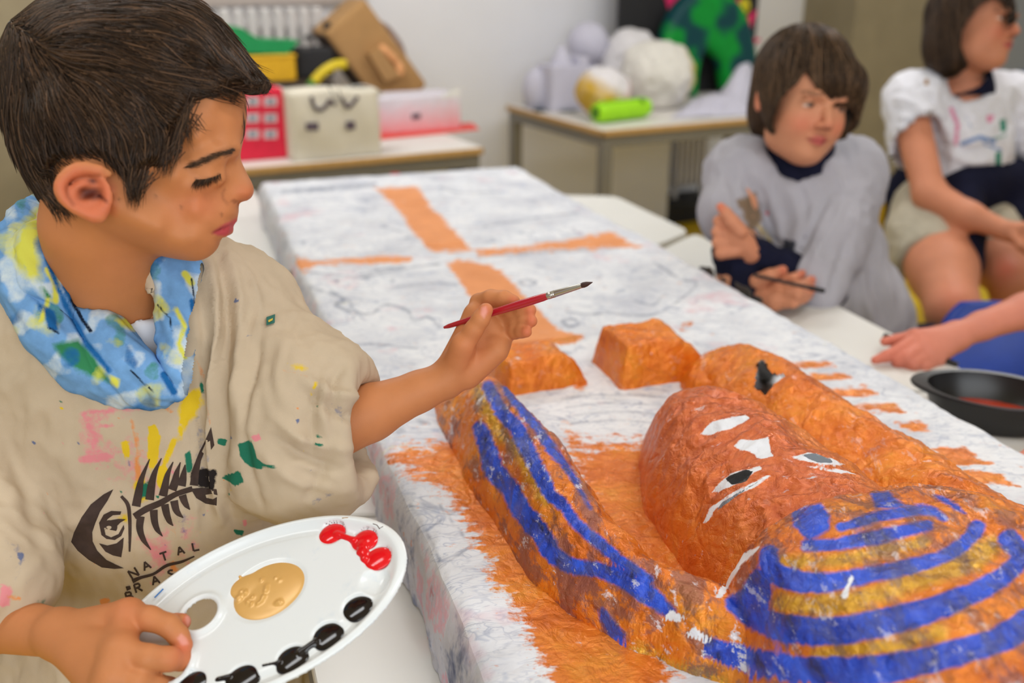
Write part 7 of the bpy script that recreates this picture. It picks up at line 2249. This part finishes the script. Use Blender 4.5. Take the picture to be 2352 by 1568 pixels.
o = mk('orange_lump', V, F, plain('ochre_clay', lin(206, 150, 40), .6), None, tuple(c0)); tag(o, 'orange ochre lump lying on the dark scraps', 'clay')
# crumpled white sheet
P0, P1, P2, P3 = atz(1540, 272, .752), atz(1735, 264, .752), atz(1742, 226, .752), atz(1585, 232, .752)
k = 40; V = []
for i in range(k):
    for j in range(k):
        a, b_ = i/(k-1), j/(k-1); p = (P0*(1-a)+P1*a)*(1-b_)+(P3*(1-a)+P2*a)*b_
        h = .17*math.exp(-((a-.78)/.24)**2-((b_-.62)/.30)**2)+.03*math.exp(-((a-.35)/.2)**2-((b_-.4)/.3)**2); V.append(p+UP*h)
V = np.array(V); e_ = np.minimum.reduce([np.repeat(np.linspace(0, 1, k), k), 1-np.repeat(np.linspace(0, 1, k), k), np.tile(np.linspace(0, 1, k), k), 1-np.tile(np.linspace(0, 1, k), k)])
V[:, 2] += np.abs(.022*ridged(V*9+2, 2))*sst(e_, 0, .15)
V2 = V-UP*.0015; Fg = grid_faces(k, k); bd = np.r_[np.arange(k), np.arange(1, k)*k+k-1, (k-1)*k+np.arange(k-2, -1, -1), np.arange(k-2, 0, -1)*k]
Fb = np.stack([bd, np.roll(bd, -1), np.roll(bd, -1)+k*k, bd+k*k], 1)
o = mk('crumpled_sheet', np.vstack([V, V2]), np.vstack([Fg, Fg[:, ::-1]+k*k, Fb]), wl_m, None, tuple(P0)); tag(o, 'crumpled white sheet peaking beside the green arch', 'paper')
# black board with the green arch and pink pointed shapes
nb = 4.22
x0, x1 = wat(1421, 60, nb), wat(1738, 60, nb)
bb = thing('black_board', wp((x0+x1)/2, nb, .75), 'tall black painted board with pink points standing at the back of the right desk', 'board')
mb = MB(); wbox(mb, x0, x1, nb, nb+.02, .751, 1.62, .003); mb.build('board_panel', M['black'], bb)
pk = plain('pink_card', lin(232, 44, 110), .6)
for L in ([(1525, -12), (1562, -10), (1536, 27)], [(1668, 18), (1700, -8), (1688, 38)], [(1700, 50), (1738, 22), (1722, 68)], [(1492, 90), (1520, 93), (1516, 116)], [(1716, 84), (1748, 90), (1722, 108)], [(1560, -14), (1590, -20), (1570, 4)]):
    cut_patch('pink_point', bb, pk, L, nb, .006)
for x, y in ((1707, 15),):
    c0 = atn(x, y, nb)-WN*.01; mb = MB(); mb.lathe(c0, [(.034, -.004), (.034, .004), (.02, .012)], 20, WD, UP, -WN); mb.build('yellow_disc', plain('yellow_card', lin(222, 206, 20), .6), bb)
    mb = MB(); mb.lathe(c0-WN*.012, [(.008, -.002), (.008, .003)], 12, WD, UP, -WN); mb.build('dark_dot', M['black'], bb)
na = 4.12
px_s = abs(wat(1601, 100, na)-wat(1600, 100, na))
C = Clay(np.minimum(atn(1500, 270, na), atn(1760, -40, na))-[.12, .12, .12], np.maximum(atn(1500, 270, na), atn(1760, -40, na))+[.12, .12, .12], .0065)
arch = [(1556, 262, 36), (1554, 180, 40), (1562, 110, 45), (1588, 56, 50), (1622, 36, 46), (1656, 62, 49), (1684, 116, 42), (1694, 190, 38), (1700, 262, 34)]
P_ = [atn(x, y, na) for x, y, r in arch]
A_ = spline(np.c_[np.array(P_), np.array([r*px_s for *_, r in arch])], 30)
C.chain([a[:3] for a in A_], [a[3] for a in A_], .02)
for a in A_: pass
C.slab(wp(0, na-.055, 0), -WN, .03); C.slab(wp(0, na+.055, 0), WN, .03); C.slab((0, 0, .752), (0, 0, -1))
V, F = C.net(); V = relax(V, F, 2); N = vnormals(V, F)
dk = np.clip(.5+1.6*fbm(V*7+4, 2), 0, 1)
ga = mk('green_arch', V, F, layered('mottled_green_paint', lin(0, 146, 50), [('dk', lin(4, 66, 72), None, .6)], .5, 25, .7, .2, 80, .003, .15), None, wp((x0+x1)/2, na, .75), attrs={'dk': dk}); tag(ga, 'green and dark teal painted arch standing in front of the black board', 'model')
# blue board on the wall at the right edge
mb = MB(); q0 = wat(2338, 200, 4.54); wbox(mb, q0, q0+.5, 4.52, 4.545, zat(2345, 245, 4.54), zat(2345, 165, 4.54), .004); o = mb.build('blue_panel', plain('blue_board', lin(50, 104, 168), .6), None, wp(q0+.25, 4.53, 1)); tag(o, 'blue panel on the grey wall at the right edge behind the girl', 'board')

# ---- torn edges of the mummy case, showing brown and red layers
dkb = plain('torn_brown_card', lin(58, 50, 44), .9, var=.3, vscale=200); rdb = plain('torn_red_paper', lin(190, 60, 66), .85, var=.3, vscale=150); olv = plain('olive_paper', lin(96, 92, 50), .85)
# a case edge point from its place along the side
for (u_, v_, l_, up_, mt) in [(.714, .56, .030, -.004, dkb), (.714, .50, .012, -.003, dkb), (.714, .43, .035, -.003, dkb), (.714, .38, .016, -.003, dkb), (.0, .872, .02, -.03, olv), (.0, .862, .03, -.055, rdb), (.0, .60, .014, -.055, rdb), (.36, 1.622, .016, -.002, rdb), (.30, 1.622, .010, -.002, dkb)]:
    side = -1 if u_ < .3 else 1
    c0 = sp(np.array(u_), np.array(v_), np.array(up_)); P_ = []
    rr = np.random.RandomState(int(abs(v_)*1000))
    a_, b_ = (SV, UP) if v_ < 1.6 else (SU, UP)
    for t in np.linspace(0, 6.28, 11)[:-1]: P_.append(c0+a_*l_*math.cos(t)*rr.uniform(.6, 1.1)+b_*l_*.35*math.sin(t)*rr.uniform(.5, 1.1))
    od = SU*side if v_ < 1.6 else SV
    mb = MB(); mb.prism([p+od*.010 for p in P_], od*.0035); mb.build('torn_flap', mt, case)
